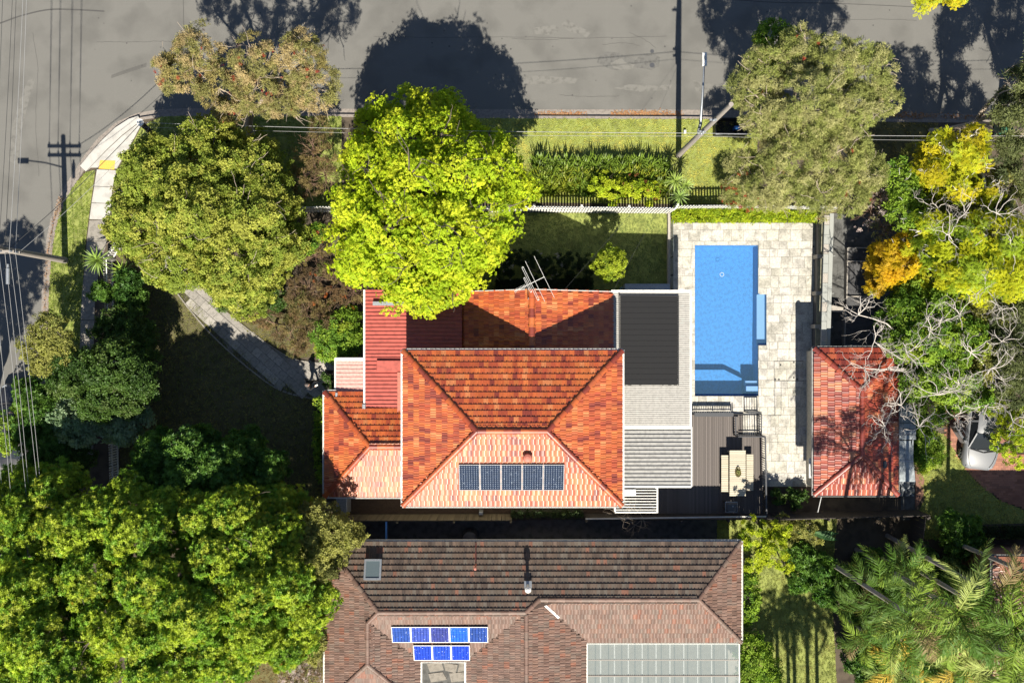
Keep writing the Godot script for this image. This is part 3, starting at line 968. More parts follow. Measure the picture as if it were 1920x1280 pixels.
	walls(house, ew.x + 0.2, ee.x - 0.35, zn + 0.3, zs, hx - 0.05, mats["cream_wall"])
	mb = MB.new()
	var gz := zn + 0.34
	mb.tri(Vector3(ew.x + 0.3, hx - 0.05, gz), Vector3(rw.x, hr - 0.2, gz), Vector3(ee.x - 0.3, hx - 0.05, gz))
	put("gable_wall", mb, mats["cream_wall"], house)
	window(house, Vector3(-0.4, 1.8, zn + 0.3), 1.6, 1.3, Vector3(0, 0, -1))
	window(house, Vector3(2.6, 1.8, zn + 0.3), 1.4, 1.3, Vector3(0, 0, -1))
	# red sheet-metal roof
	var ha := 3.95; var hb := 3.78
	var mr := ribbed(house, "metal_roof", P(684, 543, hb), P(866, 543, ha), P(866, 665, ha), P(684, 665, hb), 0.185, 0.045, 0.05, mats["red_metal"])
	var mr2 := ribbed(house, "metal_roof", P(684, 663.5, hb), P(760, 663.5, hb + 0.07), P(760, 766, hb + 0.07), P(684, 766, hb), 0.185, 0.045, 0.05, mats["red_metal"])
	mb = MB.new()
	mb.box(P(777, 569, ha + 0.02) + Vector3(0, 0.0, 0), Vector3(4.0, 0.07, 0.19))
	put("roof_flashing", mb, mats["galvanised"], mr)
	mb = MB.new()
	mb.cbox(P(729.5, 685.5, hb + 0.13), Vector3(1.2, 0.16, 0.52), 0.02)
	put("roof_hatch", mb, mats["red_metal"], mr2)
	mb = MB.new()
	mb.cbox(P(750.5, 752, hb + 0.12), Vector3(0.3, 0.04, 2.8), 0.01)
	put("wall_flashing", mb, mats["flashing"], house)
	mb = MB.new()
	mb.bar(P(683, 543, hb), P(683, 766, hb), 0.09, 0.1)
	put("gutter", mb, mats["white_paint"], house)
	mb = MB.new()
	mb.cbox(P(682.5, 762, hb + 0.02), Vector3(0.16, 0.2, 0.26), 0.02)
	mb.cbox(P(631, 740, 3.5), Vector3(0.12, 0.2, 0.24), 0.02)
	put("rain_head", mb, mats["galvanised"], house)
	walls(house, P(684, 0, 3.6).x + 0.35, P(866, 0, 3.6).x, P(0, 543, 3.6).z + 0.3, 2.9, 3.66, mats["cream_wall"])
	# pale porch roof
	var hp := 3.3
	ribbed(house, "porch_roof", P(629, 671, hp), P(684, 671, hp + 0.08), P(684, 736, hp + 0.08), P(629, 736, hp), 0.185, 0.05, 0.03, mats["pale_red_metal"])
	mb = MB.new()
	mb.bar(P(629, 673.5, hp + 0.05), P(683, 673.5, hp + 0.1), 0.16, 0.06)
	mb.bar(P(628.5, 671, hp), P(628.5, 735, hp), 0.08, 0.1)
	put("porch_gutter", mb, mats["white_paint"], house)
	for q in [[633, 676], [633, 732]]:
		mb = MB.new()
		mb.bar(P(q[0], q[1], 0.05), P(q[0], q[1], 3.2) * Vector3(1, 1, 1), 0.11, 0.11)
		put("porch_post", mb, mats["white_paint"], house)
	# corrugated roof over the pool side
	var hc := 3.72
	var cr := corrugated(house, "corrugated_roof", P(1149, 547, hc), P(1294, 547, hc - 0.12), P(1294, 797, hc - 0.12), P(1149, 797, hc), 0.09, 0.014, mats["pale_metal"])
	mb = MB.new()
	mb.bar(P(1146, 545.5, hc), P(1296, 545.5, hc - 0.12), 0.1, 0.12)
	mb.bar(P(1295, 547, hc - 0.16), P(1295, 800, hc - 0.16), 0.09, 0.11)
	put("gutter", mb, mats["white_paint"], house)
	mb = MB.new()
	mb.bar(P(1161, 548, hc + 0.03), P(1161.5, 657, hc + 0.03), 0.05, 0.05)
	mb.bar(P(1162, 553.5, hc + 0.06), P(1273, 554.5, hc - 0.02), 0.05, 0.05)
	mb.bar(P(1272.5, 555, hc - 0.02), P(1272.5, 722, hc - 0.02), 0.035, 0.04)
	put("heating_pipe", mb, mats["black"], cr)
	walls(house, ee.x - 0.4, P(1282, 0, 3).x, zn + 0.35, P(0, 790, 3).z, hc - 0.2, mats["cream_wall"])
	window(house, Vector3(P(1282, 0, 3).x, 1.9, 0.4), 2.4, 1.8, Vector3(1, 0, 0))
	# lower ribbed roof
	var hl := 3.45
	var rr := ribbed(house, "patio_roof", P(1164, 800, hl + 0.1), P(1296, 800, hl), P(1296, 911, hl), P(1164, 911, hl + 0.1), 0.188, 0.045, 0.055, mats["grey_metal"])
	mb = MB.new()
	mb.bar(P(1166, 800.5, hl + 0.16), P(1295, 800.5, hl + 0.07), 0.17, 0.06)
	put("roof_flashing", mb, mats["white_paint"], rr)
	mb = MB.new()
	mb.bar(P(1166, 912, hl + 0.03), P(1296, 912, hl - 0.05), 0.1, 0.11)
	mb.bar(P(1296.5, 800, hl - 0.05), P(1296.5, 912, hl - 0.05), 0.08, 0.1)
	put("gutter", mb, mats["white_paint"], house)
	for q in [[1292, 905], [1292, 850], [1292, 803]]:
		mb = MB.new()
		mb.bar(Vector3(P(q[0], q[1], hl).x, 0.7, P(q[0], q[1], hl).z), P(q[0], q[1], hl - 0.06), 0.1, 0.1)
		put("patio_post", mb, mats["white_paint"], house)
	# the pool's black solar heating mat on the corrugated roof
	var hm := thing("heating_mat", "black solar pool heating mat laid on the pale corrugated roof", "heating mat")
	for i in 16:
		mb = MB.new()
		var y0 := 555.5 + i * 10.4
		var a := P(1163, y0, hc + 0.025); var b := P(1271, y0, hc - 0.07)
		var c := P(1271, y0 + 10.0, hc - 0.07); var d := P(1163, y0 + 10.0, hc + 0.025)
		var u := Vector3.UP * 0.03
		mb.quad(d + u, c + u, b + u, a + u); mb.quad(d, c, c + u, d + u); mb.quad(b, a, a + u, b + u); mb.quad(a, d, d + u, a + u); mb.quad(c, b, b + u, c + u)
		for k in 10:
			var p := d.lerp(c, k / 10.0 + 0.03) + u; var q := d.lerp(c, k / 10.0 + rf(0.05, 0.1)) + u
			if rng.randf() < 0.4: mb.bar(p + Vector3(0, 0.004, 0.005), q + Vector3(0, 0.004, 0.005), 0.012, 0.008)
		put("mat_strip", mb, mats["heating_mat"], hm)
	# solar panels on the main roof
	var up := (rw - rw)
	var s0 := P(756, 947, he); var slope := atan2(1.58, (P(0, 947, he).z - P(0, 658, he).z) / 2)
	for i in 5:
		var px := 861.0 + i * 39.5
		solar_panel(P(px + 19.2, 892, 7.28), 0.925, 1.34, slope, i, false, ["leftmost of the five dark solar panels on the terracotta roof", "second from the left of the five dark solar panels below the roof vent", "middle one of the five dark solar panels on the terracotta roof", "second from the right of the five dark solar panels on the terracotta roof", "rightmost of the five dark solar panels on the terracotta roof"][i], "dark solar panels on the terracotta roof")

var cell_tex := {}
func cells_texture(nx: int, ny: int, dark: bool, seed_: int) -> ImageTexture:
	var key := "%d %d %s %d" % [nx, ny, dark, seed_]
	if cell_tex.has(key): return cell_tex[key]
	var cs := 16
	var im := Image.create(nx * cs, ny * cs, false, Image.FORMAT_RGB8)
	var r := RandomNumberGenerator.new(); r.seed = seed_
	var base: Color = Color(0.085, 0.125, 0.2) if dark else [Color(0.13, 0.24, 0.52), Color(0.18, 0.25, 0.56), Color(0.17, 0.2, 0.45), Color(0.1, 0.3, 0.68), Color(0.12, 0.22, 0.48), Color(0.09, 0.2, 0.62), Color(0.1, 0.22, 0.62), Color(0.08, 0.2, 0.66)][seed_ % 8]
	for i in nx:
		for j in ny:
			var k := r.randf_range(0.9, 1.1)
			im.fill_rect(Rect2i(i * cs, j * cs, cs, cs), Color(base.r * k, base.g * k, base.b * k))
	for i in nx + 1:
		for j in ny + 1:
			if dark:
				for dx in range(-2, 3):
					for dy in range(-2, 3):
						var x := i * cs + dx; var y := j * cs + dy
						if absi(dx) + absi(dy) <= 3 and x >= 0 and y >= 0 and x < nx * cs and y < ny * cs:
							im.set_pixel(x, y, Color(0.72, 0.77, 0.82))
	for i in nx:
		for b in ([5, 10] if dark else [4, 8, 12]):
			im.fill_rect(Rect2i(i * cs + b, 0, 1, ny * cs), base.lightened(0.18))
		if i > 0: im.fill_rect(Rect2i(i * cs - 1, 0, 1 if dark else 2, ny * cs), base.lightened(0.25) if dark else base.darkened(0.45))
	for j in ny:
		if j > 0: im.fill_rect(Rect2i(0, j * cs - 1, nx * cs, 1), base.lightened(0.25))
	for k in 14:   # droppings and dust specks
		var x := r.randi() % (nx * cs - 4); var y := r.randi() % (ny * cs - 4)
		im.fill_rect(Rect2i(x, y, 1 + r.randi() % 4, 1 + r.randi() % 4), Color(0.7, 0.74, 0.78))
	var t := ImageTexture.create_from_image(im)
	cell_tex[key] = t
	return t

func solar_panel(c: Vector3, w: float, l: float, slope: float, k: int, poly: bool, label: String, group: String):
	var t := thing("solar_panel", label, "solar panel", c + Vector3(0, 0.085, 0.03), group)
	t.rotation.x = slope
	var mb := MB.new()
	for e in [-1, 1]:
		mb.box(Vector3(e * (w / 2 - 0.015), 0.05, 0), Vector3(0.03, 0.045, l))
		mb.box(Vector3(0, 0.05, e * (l / 2 - 0.015)), Vector3(w - 0.06, 0.045, 0.03))
		mb.box(Vector3(0, 0.005, e * l * 0.28), Vector3(w + 0.02, 0.045, 0.05))
	put("frame", mb, mats["white_paint"] if poly else mats["panel_frame"], t)
	mb = MB.new()
	var y := 0.064
	mb.quad(Vector3(-w / 2 + 0.03, y, l / 2 - 0.03), Vector3(w / 2 - 0.03, y, l / 2 - 0.03), Vector3(w / 2 - 0.03, y, -l / 2 + 0.03), Vector3(-w / 2 + 0.03, y, -l / 2 + 0.03))
	mb.quad(Vector3(-w / 2 + 0.03, y - 0.03, -l / 2 + 0.03), Vector3(w / 2 - 0.03, y - 0.03, -l / 2 + 0.03), Vector3(w / 2 - 0.03, y - 0.03, l / 2 - 0.03), Vector3(-w / 2 + 0.03, y - 0.03, l / 2 - 0.03))
	var m := StandardMaterial3D.new()
	m.resource_name = "solar_cells"
	m.albedo_texture = cells_texture(8 if not poly else 6, 12 if not poly else 7, not poly, k)
	m.roughness = 0.12
	m.metallic_specular = 0.3
	put("cells", mb, m, t)

func build_garage():
	var gar := thing("garage", "small mottled terracotta hip-roofed garage right of the pool paving", "garage")
	var tones := [Color(0.17, 0.03, 0.022), Color(0.22, 0.038, 0.024), Color(0.25, 0.045, 0.026), Color(0.3, 0.06, 0.03), Color(0.38, 0.09, 0.04), Color(0.46, 0.17, 0.08)]
	var he := 2.75
	var nw := P(1527, 653, he); var ne := P(1683, 653, he); var se := P(1683, 927, he); var sw := P(1527, 927, he)
	var hr := he + 0.92
	var rn := P(1617, 733, hr); var rs := P(1617, 853, hr)
	var part := roof(gar, [PackedVector3Array([ne, nw, rn]), PackedVector3Array([sw, se, rs]), PackedVector3Array([nw, sw, rs, rn]), PackedVector3Array([se, ne, rn, rs])], tones, "garage_tile", 0.33, 0.24, 300, mats["tile_under"])
	caps(part, nw, rn, "garage_tile", 4); caps(part, ne, rn, "garage_tile", 4); caps(part, sw, rs, "garage_tile", 3); caps(part, se, rs, "garage_tile", 3); caps(part, rs, rn, "garage_tile", 3)
	gutter(gar, PackedVector3Array([nw + Vector3(-0.05, 0, -0.05), ne + Vector3(0.05, 0, -0.05), se + Vector3(0.05, 0, 0.05), sw + Vector3(-0.05, 0, 0.05)]), mats["grey_metal"], true)
	walls(gar, nw.x + 0.4, ne.x - 0.12, nw.z + 0.15, sw.z - 0.15, he - 0.06, mats["cream_wall"])
	window(gar, Vector3(nw.x + 0.4, 1.6, P(0, 882, 2).z), 0.8, 1.1, Vector3(-1, 0, 0))
	var mb := MB.new()
	mb.box(P(1659, 871, he + 0.42) + Vector3(0, 0.03, 0), Vector3(0.2, 0.05, 0.34), Basis(Vector3(0, 0, 1), -0.32))
	put("skylight", mb, mats["glass_dark"], gar)
	var hl := 2.35
	# grey lean-to on the far side
	var lean := ribbed(gar, "lean_to_roof", P(1718, 712, hl - 0.1), P(1718, 824, hl - 0.1), P(1684, 824, hl + 0.12), P(1684, 712, hl + 0.12), 0.4, 0.03, 0.015, mats["lean_to_metal"])
	var lean2 := ribbed(gar, "lean_to_roof", P(1709, 826, hl - 0.06), P(1717, 903, hl - 0.14), P(1684, 903, hl + 0.06), P(1684, 826, hl + 0.06), 0.3, 0.03, 0.015, mats["lean_to_metal"])
	for i in 10:
		mb = MB.new()
		var yy := 716.0 + i * 11.0
		mb.bar(P(1685, yy, hl + 0.145), P(1717, yy, hl - 0.075), 0.02, 0.012)
		put("sheet_lap", mb, mats["dark_grey"], lean)
	mb = MB.new()
	mb.bar(P(1684, 864, hl + 0.06), P(1713, 864, hl - 0.08), 0.06, 0.02)
	put("sheet_lap", mb, mats["galvanised"], lean2)
	mb = MB.new()
	mb.box(Vector3(P(1713, 0, 2.2).x, 1.1, P(0, 800, 2.2).z), Vector3(0.06, 2.1, 4.7))
	put("lean_to_wall", mb, mats["lean_to_metal"], gar)

func build_neighbour():
	var nh := thing("neighbour_house", "wide single-storey house with weathered brown tiled hip roof and a courtyard", "house")
	var tones := [Color(0.135, 0.083, 0.063), Color(0.16, 0.096, 0.073), Color(0.175, 0.107, 0.083), Color(0.19, 0.122, 0.095), Color(0.165, 0.116, 0.092), Color(0.195, 0.115, 0.084), Color(0.215, 0.095, 0.062)]
	var under := mat("old_under", 0.07, 0.045, 0.035, 0.95)
	var he := 2.9
	var hr := 3.95; var hl := 4.2
	var A := P(610, 1016, he); var B := P(1389, 1016, he)
	var L := P(709, 1148, hl); var L2 := P(985, 1148, hl)
	var R1 := P(1011, 1124, hr + 0.05); var R2 := P(1310, 1124, hr)
	var D := P(1389, 1203, he); var E := P(1098, 1203, he)
	var zs := P(0, 1420, he).z
	var wr_n := P(689, 1168, 4.0); var cr_n := P(987, 1152, 4.15)
	var g := 0.29; var w := 0.17
	var xw := P(610, 0, he).x; var xc0 := P(787, 0, he).x; var xc1 := P(875, 0, he).x; var xe := P(1098, 0, he).x
	var zc := P(0, 1238, he).z
	var apex := P(689, 1246, 3.95)
	var hip_sw := Vector3(xw, he, apex.z + (apex.x - xw)); var hip_se := Vector3(xc0, he, apex.z + (xc0 - apex.x))
	var cr_s := Vector3(cr_n.x, 4.15, zs)
	var holes := []
	var north_tones := [Color(0.062, 0.046, 0.038), Color(0.08, 0.058, 0.046), Color(0.095, 0.068, 0.052), Color(0.1, 0.08, 0.064), Color(0.12, 0.085, 0.065), Color(0.12, 0.1, 0.082), Color(0.1, 0.074, 0.058), Color(0.11, 0.08, 0.062), Color(0.085, 0.066, 0.055), Color(0.17, 0.082, 0.056)]  # darker brown tile tones, used on the north slope only
	roof(nh, [PackedVector3Array([B, A, L, L2, R1, R2])], north_tones, "north_tile", g, w, 150, under, [], true, 0.08)
	var places := roof(nh, [
		PackedVector3Array([A, hip_sw, apex, wr_n, L]),
		PackedVector3Array([D, B, R2]),
		PackedVector3Array([E, D, R2, R1]),
		PackedVector3Array([Vector3(xc0, he, zc), Vector3(xc1, he, zc), cr_n, L2, L, wr_n]),
		PackedVector3Array([hip_se, Vector3(xc0, he, zc), wr_n, apex]),
		PackedVector3Array([hip_sw, hip_se, apex]),
		PackedVector3Array([Vector3(xc1, he, zc), Vector3(xc1, he, zs), cr_s, cr_n]),
		PackedVector3Array([Vector3(xe, he, zs), E, R1, cr_n, cr_s]),
	], tones, "old_tile", g, w, 150, under, holes, true, 0.05)
	for ab in [[A, L], [L, L2], [L2, R1], [R1, R2], [B, R2], [D, R2], [wr_n, L], [apex, wr_n], [hip_sw, apex], [hip_se, apex], [cr_s, cr_n]]:
		caps(places, ab[0], ab[1], "old_tile", 5, 0.115)
	var mb := MB.new()
	mb.bar(R1.lerp(E, 0.02) + Vector3.UP * 0.07, R1.lerp(E, 0.42) + Vector3.UP * 0.07, 0.11, 0.02)
	put("valley_flashing", mb, mats["white_paint"], nh)
	mb = MB.new()
	mb.bar(wr_n + Vector3.UP * 0.03, Vector3(xc0, he, zc) + Vector3.UP * 0.05, 0.1, 0.02)
	mb.bar(cr_n + Vector3.UP * 0.03, Vector3(xc1, he, zc) + Vector3.UP * 0.05, 0.1, 0.02)
	mb.bar(R1.lerp(E, 0.42) + Vector3.UP * 0.05, E + Vector3.UP * 0.05, 0.08, 0.02)
	put("valley_gutter", mb, mats["old_under"], nh)
	gutter(nh, PackedVector3Array([hip_sw + Vector3(-0.05, 0, 0), A + Vector3(-0.05, 0, -0.05), B + Vector3(0.05, 0, -0.05), D + Vector3(0.05, 0, 0.05), E + Vector3(-0.02, 0, 0.05)]), mats["white_paint"])
	gutter(nh, PackedVector3Array([hip_se + Vector3(0.05, 0, 0), Vector3(xc0 + 0.05, he, zc + 0.05), Vector3(xc1 - 0.05, he, zc + 0.05), Vector3(xc1 - 0.05, he, zs)]), mats["white_paint"])
	gutter(nh, PackedVector3Array([E + Vector3(0.04, 0, 0), Vector3(xe + 0.04, he, zs)]), mats["white_paint"])
	walls(nh, A.x + 0.45, B.x - 0.45, A.z + 0.45, P(0, 1195, he).z, he - 0.08, mats["brick_wall"])
	walls(nh, xw + 0.45, xc0 - 0.3, P(0, 1195, he).z, hip_sw.z - 0.3, he - 0.08, mats["brick_wall"])
	walls(nh, xc1 + 0.3, xe - 0.3, P(0, 1195, he).z, zs, he - 0.08, mats["brick_wall"])
	walls(nh, xc0 - 0.3, xc1 + 0.3, P(0, 1195, he).z, zc - 0.35, he - 0.08, mats["brick_wall"])
	for x in [-5.5, -1.0, 4.0, 8.0]:
		window(nh, Vector3(x, 1.5, A.z + 0.45), 1.3, 1.1, Vector3(0, 0, -1))
	# skylight
	var sl := MB.new()
	var sc := P(699, 1068, 3.72)
	var sb := Basis(Vector3.RIGHT, -0.38)
	for e in [-1, 1]:
		sl.box(sc + sb * Vector3(e * 0.37, 0.06, 0), Vector3(0.09, 0.12, 0.98), sb)
		sl.box(sc + sb * Vector3(0, 0.06, e * 0.45), Vector3(0.65, 0.118, 0.09), sb)
	var fr := put("skylight", sl, mats["galvanised"], nh)
	sl = MB.new()
	sl.box(sc + sb * Vector3(0, 0.06, 0), Vector3(0.66, 0.04, 0.82), sb)
	put("pane", sl, mats["glass_sky"] if mats.has("glass_sky") else mat("glass_sky", 0.1, 0.13, 0.14, 0.15, "speckle", 0.6), fr)
	# flue with white cowl, thin rusty vent pipe
	mb = MB.new()
	var fp := P(990, 1104, 4.7)
	mb.rod(fp + Vector3(0, -1.0, 0), fp, 0.075, 12)
	mb.lathe(fp, [Vector2(0.14, -0.02), Vector2(0.16, 0.04), Vector2(0.15, 0.2), Vector2(0.06, 0.3), Vector2(0, 0.31)], 14)
	var flue := put("flue", mb, mats["white_paint"], nh)
	mb = MB.new()
	mb.box(P(990, 1096, 4.0), Vector3(0.36, 0.04, 0.34), Basis(Vector3.RIGHT, -0.38))
	put("flue_flashing", mb, mats["galvanised"], flue)
	mb = MB.new()
	var vp := P(892, 1060, 3.7)
	mb.rod(vp + Vector3(0, -0.6, 0), vp + Vector3(0, 0.75, 0), 0.035, 8)
	mb.rod(vp + Vector3(0, 0.75, 0), vp + Vector3(0, 0.82, 0), 0.06, 8)
	mb.box(P(892, 1035, 3.32), Vector3(0.06, 0.03, 0.9), Basis(Vector3.RIGHT, -0.38))
	put("vent_pipe", mb, mats["flashing"], nh)
	# see-through patio roof
	var pr := corrugated(nh, "clear_roof", P(1099, 1420, he - 0.3), P(1099, 1207, he - 0.1), P(1386, 1207, he - 0.1), P(1386, 1420, he - 0.3), 0.1, 0.012, mats["clear_roofing"])
	for i in 12:
		mb = MB.new()
		var px := 1100.0 + i * 26.0
		mb.bar(P(px, 1205, he - 0.2), P(px, 1420, he - 0.4), 0.06, 0.12)
		put("rafter", mb, mats["white_paint"], pr)
	for y in [1237, 1267, 1300]:
		mb = MB.new()
		mb.bar(P(1099, y, he - 0.15), P(1386, y, he - 0.15), 0.05, 0.06)
		put("batten", mb, mats["grey_wood"], pr)
	mb = MB.new()
	slab(mb, pts([[1098, 1200], [1390, 1200], [1390, 1420], [1098, 1420]], 0.06), 0.1)
	put("patio_floor", mb, mats["concrete_old"], nh)
	# courtyard paving, irregular stones
	mb = MB.new()
	slab(mb, pts([[780, 1225], [885, 1225], [885, 1420], [780, 1420]], 0.05), 0.05)
	var court := put("courtyard", mb, mats["concrete_dark"], nh)
	for st in [[[800, 1244], [828, 1242], [832, 1256], [806, 1260]], [[832, 1243], [858, 1246], [854, 1262], [835, 1257]], [[803, 1263], [830, 1260], [838, 1274], [808, 1279]], [[842, 1262], [870, 1260], [872, 1276], [846, 1279]], [[790, 1284], [830, 1280], [834, 1300], [794, 1304]], [[840, 1283], [872, 1281], [872, 1302], [842, 1304]], [[861, 1243], [875, 1242], [876, 1257], [858, 1260]]]:
		mb = MB.new()
		slab(mb, pts(st, 0.075 + rf(0, 0.01)), 0.03)
		put("paving_stone", mb, mats["concrete_old"], court)
	# blue solar panels, five above three
	var slope := 0.448
	var names := ["dusty leftmost panel in the upper row of blue solar panels on the brown roof", "violet-blue second panel in the upper row of blue solar panels", "dull speckled middle panel in the upper row of blue solar panels", "brightest light blue panel, fourth in the upper row of solar panels", "dark rightmost panel in the upper row of blue solar panels", "left panel of the lower row of three blue solar panels", "middle panel of the lower row of three blue solar panels", "right panel of the lower row of three blue solar panels above the courtyard"]
	for i in 5:
		solar_panel(P(752.5 + i * 36.2, 1186, 3.66), 0.915, 0.96, slope, i + 8, true, names[i], "blue solar panels on the brown roof")
	for i in 3:
		solar_panel(P(793.0 + i * 35.4, 1220, 3.2), 0.9, 0.95, slope, i + 13, true, names[i + 5], "blue solar panels on the brown roof")

# ---------------------------------------------------------------- pool, deck, fences
func build_pool():
	var x0 := P(1303, 0).x; var x1 := P(1422, 0).x; var z0 := P(0, 459.5).z; var z1 := P(0, 742).z
	var lx1 := P(1437, 0).x; var lz0 := P(0, 552).z; var lz1 := P(0, 647).z
	# paved surround: one paver each
	var pav := thing("pool_paving", "", "")
	tag(pav, "", "", "", "structure")
	var X0 := P(1262, 0).x; var X1 := P(1533, 0).x; var Z0 := P(0, 416).z; var Z1 := P(0, 912).z
	var mb := MB.new()
	for r in [[X0, x0, Z0, Z1], [lx1, X1, Z0, Z1], [x0, lx1, Z0, z0], [x0, lx1, z1, Z1], [x1, lx1, z0, lz0], [x1, lx1, lz1, z1]]:
		mb.box(Vector3((r[0] + r[1]) / 2, -0.04, (r[2] + r[3]) / 2), Vector3(r[1] - r[0], 0.13, r[3] - r[2]))
	put("bed", mb, mats["grout"], pav)
	var rows := []
	var z := Z0
	var j := 0
	var shared := {}
	while z < Z1 - 0.05:
		var dz: float = [0.4, 0.6, 0.4, 0.4, 0.6][j % 5]
		dz = minf(dz, Z1 - z)
		var x: float = X0 - [0.0, 0.23, 0.41, 0.1, 0.32][j % 5]
		while x < X1:
			var dx: float = [0.61, 0.41, 0.61, 0.61, 0.41][rng.randi() % 5]
			var a := maxf(x, X0); var b := minf(x + dx, X1)
			x += dx
			if b - a < 0.06: continue
			for cut in cut_out(a, b, z, z + dz, [Rect2(x0, z0, x1 - x0, z1 - z0), Rect2(x1, lz0, lx1 - x1, lz1 - lz0)]):
				var s := Vector3(snappedf(cut.size.x - 0.01, 0.01), 0.04, snappedf(cut.size.y - 0.01, 0.01))
				if s.x < 0.04 or s.z < 0.04: continue
				if not shared.has(s):
					var pm := MB.new()
					pm.cbox(Vector3.ZERO, s, 0.005)
					shared[s] = pm.mesh()
				var o := put("paver", shared[s], mats["travertine%d" % (rng.randi() % 5)], pav)
				o.position = Vector3(cut.position.x + cut.size.x / 2, 0.04 + rf(0, 0.004), cut.position.y + cut.size.y / 2)
		z += dz
		j += 1
	# the pool shell
	var pool := thing("swimming_pool", "long rectangular swimming pool with bright blue water and corner steps", "swimming pool")
	mb = MB.new()
	var d0 := -1.25; var d1 := -1.05
	mb.quad(Vector3(x0, d0, z1), Vector3(x1, d0, z1), Vector3(x1, d1, z0), Vector3(x0, d1, z0))
	for r in [[Vector3(x0, 0, z0), Vector3(x1, 0, z0)], [Vector3(x1, 0, z1), Vector3(x0, 0, z1)], [Vector3(x0, 0, z1), Vector3(x0, 0, z0)]]:
		mb.quad(r[0] + Vector3.UP * d0, r[1] + Vector3.UP * d0, r[1] + Vector3.UP * 0.05, r[0] + Vector3.UP * 0.05)
	for r in [[z0, lz0, d0, 0.05], [lz0, lz1, d0, -0.32], [lz1, z1, d0, 0.05]]:
		mb.quad(Vector3(x1, r[2], r[0]), Vector3(x1, r[2], r[1]), Vector3(x1, r[3], r[1]), Vector3(x1, r[3], r[0]))
	put("basin", mb, mats["pool_blue"], pool)
	mb = MB.new()
	mb.box(Vector3((x1 + lx1) / 2, -0.37, (lz0 + lz1) / 2), Vector3(lx1 - x1, 0.1, lz1 - lz0))
	mb.box(Vector3(lx1 + 0.02, -0.15, (lz0 + lz1) / 2), Vector3(0.04, 0.4, lz1 - lz0))
	mb.box(Vector3((x1 + lx1) / 2, -0.15, lz0 - 0.02), Vector3(lx1 - x1, 0.4, 0.04))
	mb.box(Vector3((x1 + lx1) / 2, -0.15, lz1 + 0.02), Vector3(lx1 - x1, 0.4, 0.04))
	put("side_ledge", mb, mats["pool_ledge"], pool)
	mb = MB.new()   # shallow shelf at the near end with a slanting corner
	var zs := P(0, 703).z
	slab(mb, PackedVector3Array([Vector3(x0 + 0.01, -0.85, z1 - 0.01), Vector3(x0 + 0.01, -0.85, zs - 0.25), Vector3(P(1365, 0).x, -0.85, zs - 0.25), Vector3(P(1398, 0).x, -0.85, zs + 0.2), Vector3(P(1398, 0).x, -0.85, z1 - 0.01)]), 0.35)
	put("shelf", mb, mats["pool_blue"], pool)
	for i in 2:
		mb = MB.new()
		mb.cbox(Vector3(P(1410.5, 0).x, -0.18 - i * 0.2, P(0, 728 - i * 9.5).z), Vector3(0.62, 0.36, 0.27), 0.02)
		put("step", mb, mats["pool_ledge"] if i < 2 else mats["pool_blue"], pool)
	mb = MB.new()
	slab(mb, PackedVector3Array([Vector3(x0, -0.07, z0), Vector3(x1, -0.07, z0), Vector3(x1, -0.07, lz0), Vector3(lx1, -0.07, lz0), Vector3(lx1, -0.07, lz1), Vector3(x1, -0.07, lz1), Vector3(x1, -0.07, z1), Vector3(x0, -0.07, z1)]))
	put("water", mb, mats["pool_water"], pool)
	mb = MB.new()
	var ring := PackedVector3Array()
	for i in 17:
		ring.append(P(1354, 514.5, -0.05) + Vector3(cos(TAU * i / 16), 0, sin(TAU * i / 16)) * 0.1)
	var rr := PackedFloat32Array(); rr.resize(17); rr.fill(0.009)
	mb.tube(ring, rr, 6, false)
	tag(put("float_ring", mb, mats["white_paint"]), "tiny white ring floating in the blue pool", "float ring")
	# covers and channels in the paving
	var cov := thing("paving_hatch", "square paved access hatch outlined in dark beside the garage", "access hatch")
	mb = MB.new()
	for r in [[1452, 677, 1507, 677], [1452, 677, 1452, 714], [1452, 714, 1507, 714], [1453, 714, 1453, 779], [1441, 779, 1465, 779], [1465, 716, 1465, 779]]:
		mb.bar(P(r[0], r[1], 0.066), P(r[2], r[3], 0.066), 0.022, 0.008)
	put("channel", mb, mats["dark_grey"], cov)
	for q in [[1464, 684], [1489, 679], [1489, 708], [1454, 711], [1461, 711], [1495, 711]]:
		mb = MB.new()
		mb.box(P(q[0], q[1], 0.067), Vector3(0.07, 0.012, 0.09))
		put("lifting_point", mb, mats["black"], cov)
	for q in [["small dark drain cover in the paving by the east screen, upper one", 1526, 462], ["small dark drain cover in the paving by the east screen, lower one", 1523, 554.5]]:
		mb = MB.new()
		mb.box(P(q[1], q[2], 0.067), Vector3(0.09, 0.012, 0.09))
		tag(put("drain_cover", mb, mats["black"]), q[0], "drain cover", "drain covers in the pool paving")
	# low wall and glass fence between lawn and pool
	mb = MB.new()
	mb.cbox(P(1254, 472, 0.18), Vector3(0.14, 0.45, 4.0), 0.01)
	tag(put("garden_edging", mb, mats["stone"]), "low stone edging wall between the shaded lawn and the pool paving", "edging")
	var gf := thing("glass_fence", "frameless glass pool fence along the stone edging of the lawn", "fence")
	for i in 4:
		mb = MB.new()
		mb.box(P(1259.5, 415.0 + i * 34 + 16, 0.65), Vector3(0.012, 1.15, 0.86))
		put("pane", mb, mats["clear_roofing"], gf)
		for e in [-1, 1]:
			mb = MB.new()
			mb.cbox(P(1259.5, 415.0 + i * 34 + 16 + e * 9, 0.12), Vector3(0.05, 0.18, 0.05), 0.01)
			put("spigot", mb, mats["galvanised"], gf)
	mb = MB.new()
	mb.box(P(1212, 542, 0.6), Vector3(2.3, 0.9, 0.5))
	tag(put("pump_box", mb, mats["blue_plastic"] if false else mats["galvanised"]), "low grey pump housing against the wall below the corrugated roof", "pump box")
	mb = MB.new()
	var hose := PackedVector3Array()
